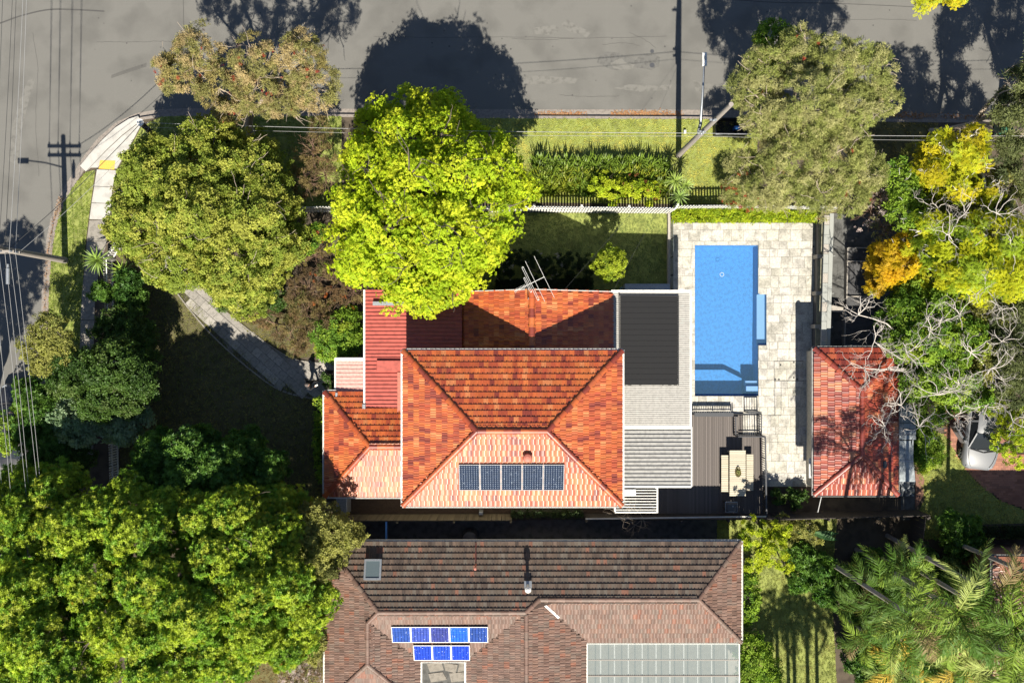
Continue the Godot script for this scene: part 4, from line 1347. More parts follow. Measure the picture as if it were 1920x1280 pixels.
	for i in 40:
		var a := i * 0.42
		hose.append(P(1166 + i * 0.5 + 7 * cos(a), 541 + 2.5 * sin(a), 0.3 + 0.003 * i))
	var hr := PackedFloat32Array(); hr.resize(40); hr.fill(0.018)
	mb.tube(hose, hr, 6)
	tag(put("garden_hose", mb, mats["blue_plastic"]), "pale blue hose lying in loops beside the topiary ball", "hose")

func cut_out(a: float, b: float, c: float, d: float, holes: Array) -> Array:
	var list := [Rect2(a, c, b - a, d - c)]
	for h in holes:
		var next := []
		for r in list:
			var i: Rect2 = r.intersection(h)
			if i.size.x < 0.001 or i.size.y < 0.001:
				next.append(r)
				continue
			if i.position.x > r.position.x + 0.001: next.append(Rect2(r.position.x, r.position.y, i.position.x - r.position.x, r.size.y))
			if i.end.x < r.end.x - 0.001: next.append(Rect2(i.end.x, r.position.y, r.end.x - i.end.x, r.size.y))
			if i.position.y > r.position.y + 0.001: next.append(Rect2(i.position.x, r.position.y, i.size.x, i.position.y - r.position.y))
			if i.end.y < r.end.y - 0.001: next.append(Rect2(i.position.x, i.end.y, i.size.x, r.end.y - i.end.y))
		list = next
	return list

func slatted_top(t: Node3D, w: float, l: float, y: float, n: int):
	for i in n:
		var mb := MB.new()
		var s := l / n
		mb.cbox(Vector3(0, y, -l / 2 + (i + 0.5) * s), Vector3(w, 0.03, s - 0.012), 0.005)
		put("slat", mb, mats["table_slat%d" % (rng.randi() % 3)], t)

func legs(t: Node3D, w: float, l: float, y: float, s: float, m: Material):
	for ex in [-1, 1]:
		for ez in [-1, 1]:
			var mb := MB.new()
			mb.box(Vector3(ex * (w / 2 - s), y / 2, ez * (l / 2 - 0.12)), Vector3(s, y, s))
			put("leg", mb, m, t)

func build_deck():
	var dh := 0.25
	var deck := thing("timber_deck", "grey-brown boarded deck with stairs beside the pool paving", "deck")
	var xa := P(1168, 0, dh).x; var xb := P(1431, 0, dh).x
	var n := int((xb - xa) / 0.095)
	for i in n:
		var x := xa + (i + 0.5) * 0.095
		var px := 960.0 + x * FOCAL / (CAM_H - dh)
		var z0 := P(0, 777, dh).z; var z1 := P(0, 963, dh).z
		if px < 1296: z0 = P(0, 800, dh).z
		if px > 1376: z0 = P(0, 816, dh).z
		var mb := MB.new()
		mb.cbox(Vector3(x, dh - 0.012, (z0 + z1) / 2), Vector3(0.088, 0.026, z1 - z0), 0.004)
		put("board", mb, mats["deck_board%d" % (rng.randi() % 4)], deck)
	var mb := MB.new()
	mb.box(Vector3((xa + P(1374, 0, dh).x) / 2, dh / 2 - 0.03, P(0, 870, dh).z), Vector3(P(1374, 0, dh).x - xa - 0.05, dh - 0.06, P(0, 963, dh).z - P(0, 779, dh).z - 0.04))
	mb.box(Vector3((P(1374, 0, dh).x + xb) / 2, dh / 2 - 0.03, P(0, 890, dh).z), Vector3(xb - P(1374, 0, dh).x - 0.06, dh - 0.062, P(0, 963, dh).z - P(0, 818, dh).z - 0.04))
	put("frame", mb, mats["deck_dark"], deck)
	# stairs that go down towards the paving on the right
	for i in 2:
		mb = MB.new()
		var h := dh - 0.09 * (i + 1)
		mb.cbox(P(1380.0 + i * 9.0, 796, h - 0.02), Vector3(0.24, 0.035, 1.0), 0.006)
		put("stair_tread", mb, mats["deck_board%d" % (i % 4)], deck)
	for z in [776, 814]:
		mb = MB.new()
		mb.bar(P(1375, z, dh - 0.1), P(1394, z, 0.1), 0.04, 0.12)
		put("stringer", mb, mats["deck_dark"], deck)
	# dark metal balustrades
	railing("low dark balustrade with a wide top along the pool end of the deck", P(1300, 776, dh), P(1372, 776, dh), 0.42, 0.2)
	railing("dark balustrade between the deck stairs and the dining table", P(1377, 815, dh), P(1426, 815, dh), 1.05, 0.05)
	railing("long dark balustrade down the right edge of the deck", P(1426, 817, dh), P(1428, 962, dh), 1.05, 0.07)
	railing("short dark railing at the left side of the deck stairs", P(1375, 779, dh), P(1375, 812, dh), 0.6, 0.05)
	railing("short dark railing at the foot of the deck stairs, on the paving", P(1396, 771, 0.06), P(1420, 771, 0.06), 0.9, 0.06)
	railing("short dark railing on the pool paving right of the deck stairs", P(1420, 774, 0.06), P(1420, 811, 0.06), 0.9, 0.05)
	# table, benches, bowl
	var t := thing("dining_table", "pale slatted timber outdoor dining table between two benches on the deck", "table", P(1384, 888, dh) * Vector3(1, 1, 1))
	t.position = Vector3(P(1383.5, 887, dh + 0.75).x, dh, P(1383.5, 887, dh + 0.75).z)
	slatted_top(t, 0.82, 2.33, 0.74, 22)
	legs(t, 0.82, 2.33, 0.72, 0.08, mats["table_slat1"])
	mb = MB.new()
	for e in [-1, 1]:
		mb.box(Vector3(e * 0.33, 0.68, 0), Vector3(0.04, 0.08, 2.1))
	put("apron", mb, mats["table_slat1"], t)
	for b in [[1359.5, 887.5, 1.88, "pale slatted bench on the house side of the dining table"], [1406.5, 885.5, 1.86, "pale slatted bench on the fence side of the dining table"]]:
		var q := P(b[0], b[1], dh + 0.45)
		var bt := thing("bench", b[3], "bench", Vector3(q.x, dh, q.z), "slatted benches at the deck table")
		slatted_top(bt, 0.36, b[2], 0.44, 20)
		legs(bt, 0.36, b[2], 0.42, 0.07, mats["table_slat1"])
	var bowl := thing("fruit_bowl", "leaf-shaped green and brown bowl on the slatted dining table", "bowl", P(1384, 884, dh + 0.757))
	mb = MB.new()
	for i in 14:
		var a := TAU * i / 14; var b := TAU * (i + 1) / 14
		var f := func(an: float, k: float) -> Vector3: return Vector3(sin(an) * 0.15 * k * (1.0 - 0.35 * cos(an)), 0.07 * k * k, -cos(an) * 0.27 * k)
		mb.tri(Vector3.ZERO, f.call(b, 0.55), f.call(a, 0.55))
		mb.quad(f.call(a, 0.55), f.call(b, 0.55), f.call(b, 1.0), f.call(a, 1.0))
	var bm := mat("bowl_green", 0.1, 0.085, 0.03, 0.5, "cells", 0.3)
	put("dish", mb, bm, bowl)
	for i in 7:
		var sp := SphereMesh.new(); sp.radius = 0.045; sp.height = 0.09; sp.radial_segments = 10; sp.rings = 6
		var o := put("fruit", sp, mats["lime_fruit"] if mats.has("lime_fruit") else mat("lime_fruit", 0.13, 0.14, 0.03, 0.6), bowl)
		o.position = Vector3(rf(-0.06, 0.06), 0.06 + 0.01 * i, rf(-0.08, 0.14))
	# barbecue box in the shade
	var q := P(1372.5, 951, dh + 0.9)
	var bq := thing("barbecue", "dark hooded barbecue with pale rim in the deck's shade", "barbecue", Vector3(q.x, dh, q.z))
	mb = MB.new()
	mb.cbox(Vector3(0, 0.75, 0), Vector3(0.56, 0.3, 0.46), 0.06)
	put("hood", mb, mats["dark_grey"], bq)
	mb = MB.new()
	for e in [-1, 1]:
		mb.box(Vector3(e * 0.29, 0.78, 0), Vector3(0.03, 0.05, 0.54))
		mb.box(Vector3(0, 0.78, e * 0.255), Vector3(0.55, 0.05, 0.03))
	put("rim", mb, mats["galvanised"], bq)
	legs(bq, 0.6, 0.6, 0.6, 0.05, mats["black"])
	mb = MB.new()
	mb.rod(Vector3(-0.16, 0.92, 0.2), Vector3(0.16, 0.92, 0.2), 0.012, 8)
	mb.disc(Vector3(0.06, 0.907, -0.05), 0.035, 12)
	put("handle", mb, mats["galvanised"], bq)
	# white rafters of the pergola, air conditioner
	var pg := thing("pergola", "open white pergola frame of thin rafters below the patio roof", "pergola")
	var ph := 3.0
	for i in 9:
		mb = MB.new()
		var y := 913.5 + i * 5.25
		mb.bar(P(1166 if i < 7 else 1154, y, ph), P(1232, y, ph), 0.035, 0.09)
		put("rafter", mb, mats["white_paint"], pg)
	mb = MB.new()
	mb.bar(P(1232.5, 911, ph + 0.05), P(1232.5, 961, ph + 0.05), 0.07, 0.14)
	mb.bar(P(1153, 960, ph + 0.05), P(1231, 960, ph + 0.05), 0.07, 0.14)
	mb.bar(P(1153, 949, ph + 0.05), P(1153, 958.5, ph + 0.05), 0.07, 0.14)
	put("beam", mb, mats["white_paint"], pg)
	for qq in [[1231, 958], [1155, 958], [1231, 914]]:
		mb = MB.new()
		var b := P(qq[0], qq[1], ph)
		mb.bar(Vector3(b.x, 0.1, b.z), b, 0.09, 0.09)
		put("post", mb, mats["white_paint"], pg)
	var ac := thing("air_conditioner", "white box-shaped air conditioner standing on the pergola beside the eave", "air conditioner", P(1178, 919.5, 3.08))
	mb = MB.new()
	mb.cbox(Vector3(0, 0.28, 0), Vector3(0.62, 0.55, 0.3), 0.03)
	put("casing", mb, mats["white_paint"], ac)
	mb = MB.new()
	for i in 6:
		mb.box(Vector3(-0.08, 0.1 + i * 0.07, 0.153), Vector3(0.36, 0.02, 0.012))
	put("grille", mb, mats["galvanised"], ac)

func railing(label: String, a: Vector3, b: Vector3, h: float, top_w: float):
	var t := thing("balustrade", label, "balustrade", Vector3.ZERO, "balustrades of the deck")
	var up := Vector3.UP
	var mb := MB.new()
	mb.bar(a + up * h, b + up * h, top_w, 0.04)
	put("top_rail", mb, mats["dark_grey"], t)
	mb = MB.new()
	mb.bar(a + up * 0.08, b + up * 0.08, 0.04, 0.04)
	put("bottom_rail", mb, mats["dark_grey"], t)
	var n := maxi(2, int(a.distance_to(b) / 0.115))
	for i in n + 1:
		mb = MB.new()
		var q := a.lerp(b, float(i) / n)
		var post: bool = i % 9 == 0 or i == n
		var s := 0.055 if post else 0.028
		mb.box(q + up * (h / 2 if post else h / 2 + 0.03), Vector3(s, h - 0.042 if post else h - 0.14, s))
		put("post" if post else "baluster", mb, mats["dark_grey"], t)

# a row of upright pieces between two rails along a line
func picket_fence(called: String, label: String, line: PackedVector3Array, h: float, step: float, w: float, m: Material, pm: Array, category := "fence", point := true):
	var t := thing(called, label, category)
	var shared := MB.new()
	if point:
		shared.box(Vector3(0, h / 2 - 0.04, 0), Vector3(w, h - 0.08, 0.02))
		shared.tri(Vector3(-w / 2, h - 0.08, 0.01), Vector3(w / 2, h - 0.08, 0.01), Vector3(0, h, 0.01)); shared.tri(Vector3(w / 2, h - 0.08, -0.01), Vector3(-w / 2, h - 0.08, -0.01), Vector3(0, h, -0.01))
		shared.quad(Vector3(w / 2, h - 0.08, 0.01), Vector3(w / 2, h - 0.08, -0.01), Vector3(0, h, -0.01), Vector3(0, h, 0.01)); shared.quad(Vector3(0, h, 0.01), Vector3(0, h, -0.01), Vector3(-w / 2, h - 0.08, -0.01), Vector3(-w / 2, h - 0.08, 0.01))
	else:
		shared.box(Vector3(0, h / 2, 0), Vector3(w, h, 0.018))
	var pk := shared.mesh()
	var left := 0.0
	var i0 := 0
	for k in line.size() - 1:
		var a := line[k]; var b := line[k + 1]
		var d := (b - a).normalized()
		var l := a.distance_to(b)
		var bs := Basis(d, Vector3.UP, d.cross(Vector3.UP))
		while left < l:
			var o := put("picket" if point else "paling", pk, pm[rng.randi() % pm.size()], t)
			o.transform = Transform3D(bs * Basis(Vector3.FORWARD, rf(-0.012, 0.012)), a + d * left + Vector3.UP * rf(0, 0.025))
			left += step
		left -= l
		for y in ([0.25, h - 0.3] if h < 1.5 else [0.2, h * 0.52, h - 0.2]):
			var mb := MB.new()
			var off := bs.z * -0.05
			mb.bar(a + Vector3.UP * y + off, b + Vector3.UP * y + off, 0.045, 0.09)
			put("rail", mb, m, t)
		var np := maxi(1, int(l / 2.3))
		for j in np + 1:
			var mb := MB.new()
			var q := a.lerp(b, float(j) / np) + bs.z * -0.1
			mb.cbox(q + Vector3.UP * (h / 2 + 0.03), Vector3(0.1, h + 0.06, 0.1), 0.015)
			put("post", mb, m, t)
	return t

func build_fences():
	var wh := [mats["white_paint"]]
	picket_fence("picket_fence", "white timber picket fence facing the upper street, behind the strappy hedge", pts([[560, 398], [760, 397.5], [1000, 397.5], [1258, 400]]), 1.9, 0.15, 0.09, mats["white_paint"], wh)
	picket_fence("picket_fence", "white picket fence along the left footpath, half buried in shrubs", pts([[236, 452], [211, 486], [214, 600], [219, 760], [223, 905]]), 1.25, 0.13, 0.075, mats["white_paint"], wh)
	picket_fence("picket_fence", "white fence behind the lime hedge at the top of the pool paving", pts([[1262, 394], [1400, 393], [1560, 396]]), 1.5, 0.15, 0.09, mats["white_paint"], wh)
	var pl := []
	for i in 3:
		var k: float = [1.0, 0.8, 1.15][i]
		pl.append(mat("paling%d" % i, 0.13 * k, 0.105 * k, 0.065 * k, 0.95, "streak", 0.6))
	picket_fence("paling_fence", "weathered timber paling fence with exposed rails between the two houses", pts([[958, 963.5], [648, 964.5]]), 1.8, 0.105, 0.1, mats["paling"], pl, "fence", false)
	var dp := [mats["dark_paling"]]
	picket_fence("paling_fence", "dark paling fence with a pale capping behind the pergola and deck", pts([[1440, 962], [1096, 963]]), 1.7, 0.105, 0.1, mats["dark_paling"], dp, "fence", false)
	picket_fence("paling_fence", "dark paling fence below the garage", pts([[1716, 955], [1444, 962]]), 1.8, 0.105, 0.1, mats["dark_paling"], dp, "fence", false)
	picket_fence("paling_fence", "short paling fence running down from the garage corner to the palms", pts([[1710, 960], [1704, 1010], [1698, 1080]]), 1.8, 0.105, 0.1, mats["dark_paling"], dp, "fence", false)
	var mb := MB.new()
	mb.bar(P(1098, 972.5, 1.76), P(1437, 968, 1.76), 0.07, 0.03)
	tag(put("fence_capping", mb, mats["concrete_new"]), "thin pale capping strip on the dark fence behind the deck", "fence capping")
	# the screen wall between pool and side court: olive planter boxes before a rough stone wall
	var es := thing("screen_wall", "rough stone-capped screen wall along the right side of the pool paving", "wall")
	mb = MB.new()
	mb.bar(P(1550.5, 404, 0.85), P(1543.5, 657, 0.85), 0.2, 1.7)
	put("backing", mb, mats["cap_stone"], es)
	for i in 14:
		mb = MB.new()
		var t := i / 14.0
		var a := P(lerpf(1551, 1544, t), lerpf(404, 657, t), 1.73); var b := P(lerpf(1551, 1544, t + 0.069), lerpf(404, 657, t + 0.069), 1.73)
		mb.bar(a + Vector3.UP * rf(0, 0.01), b + Vector3.UP * rf(0, 0.01), 0.25, 0.07)
		put("capping_stone", mb, mats["cap_stone"] if i % 3 else mats["stone"], es)
	for i in 4:
		var t0 := [408.0, 484.0, 552.0, 615.0]; var t1 := [476.0, 545.0, 607.0, 652.0]
		var pb := thing("planter_box", "olive-topped long box against the screen wall, %s from the top" % ["first", "second", "third", "fourth"][i], "planter", Vector3.ZERO, "olive boxes along the pool's screen wall")
		var xx := 1541.0 - 2.1 * i
		var a := P(xx, t0[i], 0.6); var b := P(xx, t1[i], 0.6)
		mb = MB.new()
		mb.box(Vector3((a.x + b.x) / 2, 0.33, (a.z + b.z) / 2), Vector3(0.34, 0.54, b.z - a.z))
		put("body", mb, mats["dark_grey"], pb)
		mb = MB.new()
		mb.cbox(Vector3((a.x + b.x) / 2, 0.63, (a.z + b.z) / 2), Vector3(0.3, 0.06, b.z - a.z + 0.02), 0.02)
		put("lid", mb, mats["olive_panel"], pb)
		mb = MB.new()
		mb.cbox(Vector3(b.x - 0.12, 0.45, b.z + 0.13), Vector3(0.34, 0.8, 0.2), 0.02)
		put("pier", mb, mats["stone"], pb)
		mb = MB.new()
		mb.bar(Vector3(b.x - 0.1, 0.9, b.z + 0.26), Vector3(b.x + 0.36, 1.6, b.z + 0.18), 0.05, 0.05)
		put("brace", mb, mats["cap_stone"], pb)
	# slabs of the side court behind the screen wall
	var bed := thing("raised_bed", "dark walled garden bed divided by thin pale strips behind the screen wall", "garden bed")
	mb = MB.new()
	for r in [[1588, 465, 1625, 465], [1588, 490, 1625, 490], [1588, 465, 1586, 560], [1587, 556, 1625, 556], [1584, 575, 1582, 648], [1582, 647, 1640, 647]]:
		mb.bar(P(r[0], r[1], 0.2), P(r[2], r[3], 0.2), 0.05, 0.4)
	put("edging", mb, mats["stone"], bed)
	mb = MB.new()
	slab(mb, pts([[1589, 466], [1640, 466], [1640, 646], [1584, 646], [1588, 560]], 0.3), 0.28)
	put("bed_fill", mb, mat("wet_slab", 0.055, 0.055, 0.058, 0.7, "blotch", 2.0), bed)
	mb = MB.new()
	slab(mb, pts([[1553, 571], [1582, 576], [1581, 585], [1553, 584]], 0.6), 0.5)
	tag(put("step_block", mb, mats["stone"]), "pale wedge of sunlit step between screen wall and garden bed", "step")

# ---------------------------------------------------------------- poles, wires, small things
func pole(label: String, base: Vector3, top: Vector3, r0: float, r1: float, m: Material) -> Node3D:
	var t := thing("power_pole", label, "power pole", base)
	var mb := MB.new()
	mb.tube(PackedVector3Array([Vector3(0, -0.2, 0), (top - base) * 0.5, top - base]), PackedFloat32Array([r0, (r0 + r1) / 2, r1]), 12)
	put("shaft", mb, m, t)
	return t

func insulator(t: Node3D, at: Vector3):
	var mb := MB.new()
	mb.lathe(at, [Vector2(0.02, -0.02), Vector2(0.05, 0.03), Vector2(0.03, 0.07), Vector2(0.055, 0.11), Vector2(0.03, 0.15), Vector2(0.035, 0.19), Vector2(0, 0.21)], 8)
	put("insulator", mb, mats["galvanised"], t)

func wire(label: String, a: Vector3, b: Vector3, sag: float, r: float, m: Material, group := "overhead wires"):
	var mb := MB.new()
	var p := PackedVector3Array(); var rr := PackedFloat32Array()
	for i in 25:
		var t := i / 24.0
		p.append(a.lerp(b, t) + Vector3.DOWN * sag * 4.0 * t * (1 - t)); rr.append(r)
	mb.tube(p, rr, 5)
	tag(put("overhead_wire", mb, m), label, "wire", group)

func build_street():
	var b1 := P(122, 488)
	var h1 := 7.5
	var t := pole("tall timber power pole with two crossarms on the left grass strip", b1, b1 + Vector3(-0.05, h1, 0), 0.17, 0.12, mats["grey_wood"])
	for k in 2:
		var y: float = [7.1, 6.55][k]
		var mb := MB.new()
		mb.box(Vector3(0, y, 0.17), Vector3(1.75, 0.12, 0.1))
		put("crossarm", mb, mats["grey_wood"], t)
		for x in [-0.78, -0.32, 0.3, 0.78]:
			insulator(t, Vector3(x, y + 0.06, 0.17))
	var mb := MB.new()
	var lamp := thing("street_lamp", "street lamp reaching out over the left street from the crossarm pole", "street lamp", b1 + Vector3(0, 5.6, 0), "street lamps")
	mb = MB.new()
	mb.tube(PackedVector3Array([Vector3(-0.1, 0, 0), Vector3(-1.0, 0.25, -0.02), Vector3(-1.9, 0.35, -0.05)]), PackedFloat32Array([0.035, 0.03, 0.03]), 8)
	put("arm", mb, mats["galvanised"], lamp)
	mb = MB.new()
	mb.cbox(Vector3(-2.15, 0.36, -0.05), Vector3(0.56, 0.12, 0.24), 0.04)
	put("head", mb, mats["galvanised"], lamp)
	var names := ["first", "second", "third", "fourth"]
	for k in 2:
		var y: float = [7.1, 6.55][k] + 0.27
		for i in 4:
			var x: float = [-0.78, -0.32, 0.3, 0.78][i]
			var p := b1 + Vector3(x, y, 0.17)
			wire("overhead wire on the %s crossarm running up the left street, %s from the kerb" % [["upper", "lower"][k], ["farthest", "third", "second", "nearest"][i]], p, p + Vector3(0.8 - 0.4 * k, -0.3, -42), 0.9, 0.011, mats["wire"] if i < 3 else mats["pale_wire"])
			wire("overhead wire on the %s crossarm running down the left street, %s from the kerb" % [["upper", "lower"][k], ["farthest", "third", "second", "nearest"][i]], p, p + Vector3(2.2 - 0.5 * k + 0.3 * i, -0.6, 40), 1.0, 0.009, mats["pale_wire"])
	var span := thing("cable_joint", "pale cylindrical joint hanging on the bundled cable below the crossarm pole", "cable joint", P(14, 518, 6.9))
	mb = MB.new()
	mb.rod(Vector3(0, 0, -0.35), Vector3(0, 0, 0.35), 0.09, 10)
	mb.rod(Vector3(0, 0, -0.55), Vector3(0, 0, -0.35), 0.05, 8)
	put("sleeve", mb, mats["galvanised"], span)
	# short pole at the corner
	var b3 := P(303, 266); var h3 := 4.3
	var t3 := pole("short dark pole with a pale cap leaning beside the corner ramp", b3, Vector3(P(263, 230, h3).x, h3, P(263, 230, h3).z), 0.15, 0.13, mats["dark_paling"])
	mb = MB.new()
	mb.rod(Vector3(P(263, 230, h3).x, h3, P(263, 230, h3).z) - b3, Vector3(P(263, 230, h3).x, h3 + 0.08, P(263, 230, h3).z) - b3, 0.17, 14)
	put("cap", mb, mats["white_paint"], t3)
	for q in [[0.45, 0.1], [0.62, -0.15]]:
		mb = MB.new()
		mb.rod((P(263, 230, h3) - b3) * q[0], (P(263, 230, h3) - b3) * q[0] + Vector3(q[1] * 1.2, 0.02, 0.22), 0.02, 6)
		put("peg", mb, mats["galvanised"], t3)
	var p3 := P(262, 232, h3 - 0.1)
	wire("upper stay cable from the crossarm pole to the short corner pole", b1 + Vector3(0.5, 6.8, 0), p3 + Vector3(0.05, 0.1, 0), 0.35, 0.016, mats["wire"])
	wire("lower pale cable from the crossarm pole to the short corner pole", b1 + Vector3(0.85, 6.5, 0.1), p3 + Vector3(0.25, -0.5, 0.1), 0.35, 0.01, mats["pale_wire"])
	# pole on the upper verge
	var b2 := P(1272, 291); var h2 := 11.2
	var t2 := pole("weathered grey timber power pole leaning out over the upper verge beside the yuccas", b2, b2 + Vector3(0.3, h2, 0), 0.15, 0.1, mats["grey_wood"])
	for y in [6.2, 6.6, 9.0]:
		mb = MB.new()
		mb.box(Vector3(0, y, 0.15), Vector3(0.3, 0.08, 0.08))
		put("bracket", mb, mats["galvanised"], t2)
		insulator(t2, Vector3(0, y + 0.04, 0.2))
	var l2 := thing("street_lamp", "grey street lamp arm stretched over the upper road with a pale head", "street lamp", Vector3(b2.x, 5.7, b2.z), "street lamps")
	mb = MB.new()
	var tip := P(1320.5, 122, 6.4) - l2.position
	mb.tube(PackedVector3Array([Vector3(0.05, -0.3, -0.1), tip * 0.12 + Vector3(0.02, 0.2, 0), tip * 0.55 + Vector3(0, 0.25, 0), tip]), PackedFloat32Array([0.08, 0.075, 0.055, 0.04]), 10)
	put("arm", mb, mats["galvanised"], l2)
	mb = MB.new()
	mb.cbox(tip + Vector3(0.02, 0.02, -0.27), Vector3(0.22, 0.13, 0.62), 0.05)
	put("head", mb, mats["white_paint"], l2)
	mb = MB.new()
	mb.cbox(tip + Vector3(0.02, 0.11, -0.3), Vector3(0.1, 0.06, 0.16), 0.02)
	put("sensor", mb, mats["galvanised"], l2)
	wire("thick bundled cable along the upper verge between corner pole and timber pole", p3 + Vector3(0, 0.3, 0), b2 + Vector3(0, 6.5, 0.2), 0.5, 0.012, mats["pale_wire"])
	wire("thin lower cable along the upper verge between corner pole and timber pole", p3 + Vector3(0, 0.0, 0.15), b2 + Vector3(0, 6.1, 0.25), 0.6, 0.007, mats["pale_wire"])
	wire("thick bundled cable along the upper verge right of the timber pole", b2 + Vector3(0, 6.5, 0.2), P(2300, 250, 6.5), 0.6, 0.012, mats["pale_wire"])
	wire("thin lower cable along the upper verge right of the timber pole", b2 + Vector3(0, 6.1, 0.25), P(2300, 262, 6.2), 0.6, 0.007, mats["pale_wire"])
	wire("thin service wire from the timber pole over the lawn to the antenna gable", b2 + Vector3(0, 5.8, 0.2), P(1060, 541, 5.0), 0.3, 0.004, mats["wire"])
	wire("second thin service wire from the timber pole to the corrugated roof corner", b2 + Vector3(0, 5.5, 0.25), P(1150, 545, 3.9), 0.3, 0.004, mats["wire"])
	# bushes' shadowy box, bins
	var bx := thing("storage_box", "long black open-topped box on the verge below the kerb, under the grey bottlebrush", "storage box", P(1366, 241))
	mb = MB.new()
	for e in [-1, 1]:
		mb.box(Vector3(0, 0.35, e * 0.4), Vector3(1.62, 0.7, 0.05))
		mb.box(Vector3(e * 0.79, 0.35, 0), Vector3(0.05, 0.69, 0.75))
	mb.box(Vector3(0, 0.03, 0), Vector3(1.53, 0.05, 0.75))
	put("body", mb, mats["black"], bx)
	mb = MB.new()
	mb.bar(Vector3(-0.8, 0.72, 0.43), Vector3(0.8, 0.72, 0.43), 0.07, 0.04)
	put("rim", mb, mats["galvanised"], bx)
	mb = MB.new()
	mb.cbox(Vector3(0.35, 0.3, 0.05), Vector3(0.27, 0.5, 0.16), 0.02)
	put("crate", mb, mats["blue_plastic"], bx)
	var bn := thing("wheelie_bin", "green plastic wheelie bin standing at the kerb by the right edge", "bin", P(1872, 243))
	mb = MB.new()
	var lo := [Vector3(-0.24, 0.08, -0.28), Vector3(0.24, 0.08, -0.28), Vector3(0.24, 0.08, 0.28), Vector3(-0.24, 0.08, 0.28)]
	var hi := [Vector3(-0.29, 0.95, -0.34), Vector3(0.29, 0.95, -0.34), Vector3(0.29, 0.95, 0.34), Vector3(-0.29, 0.95, 0.34)]
	for i in 4:
		mb.quad(lo[(i + 1) % 4], lo[i], hi[i], hi[(i + 1) % 4])
	put("body", mb, mats["bin_green"], bn)
	mb = MB.new()
	mb.cbox(Vector3(0, 0.99, 0), Vector3(0.62, 0.07, 0.72), 0.03)
	put("lid", mb, mats["bin_green"], bn)
	for e in [-1, 1]:
		mb = MB.new()
		mb.tube(PackedVector3Array([Vector3(e * 0.25, 0.1, 0.3), Vector3(e * 0.31, 0.1, 0.3)]), PackedFloat32Array([0.1, 0.1]), 12)
		put("wheel", mb, mats["tyre"], bn)
	mb = MB.new()
	mb.rod(Vector3(-0.24, 0.98, 0.38), Vector3(0.24, 0.98, 0.38), 0.02, 6)
	put("handle", mb, mats["bin_green"], bn)
	mb = MB.new()
	mb.cbox(P(1284.5, 247, 0.1), Vector3(0.12, 0.2, 0.18), 0.02)
	tag(put("marker_post", mb, mats["white_paint"]), "tiny white marker stub in the verge grass by the street lamp", "marker")

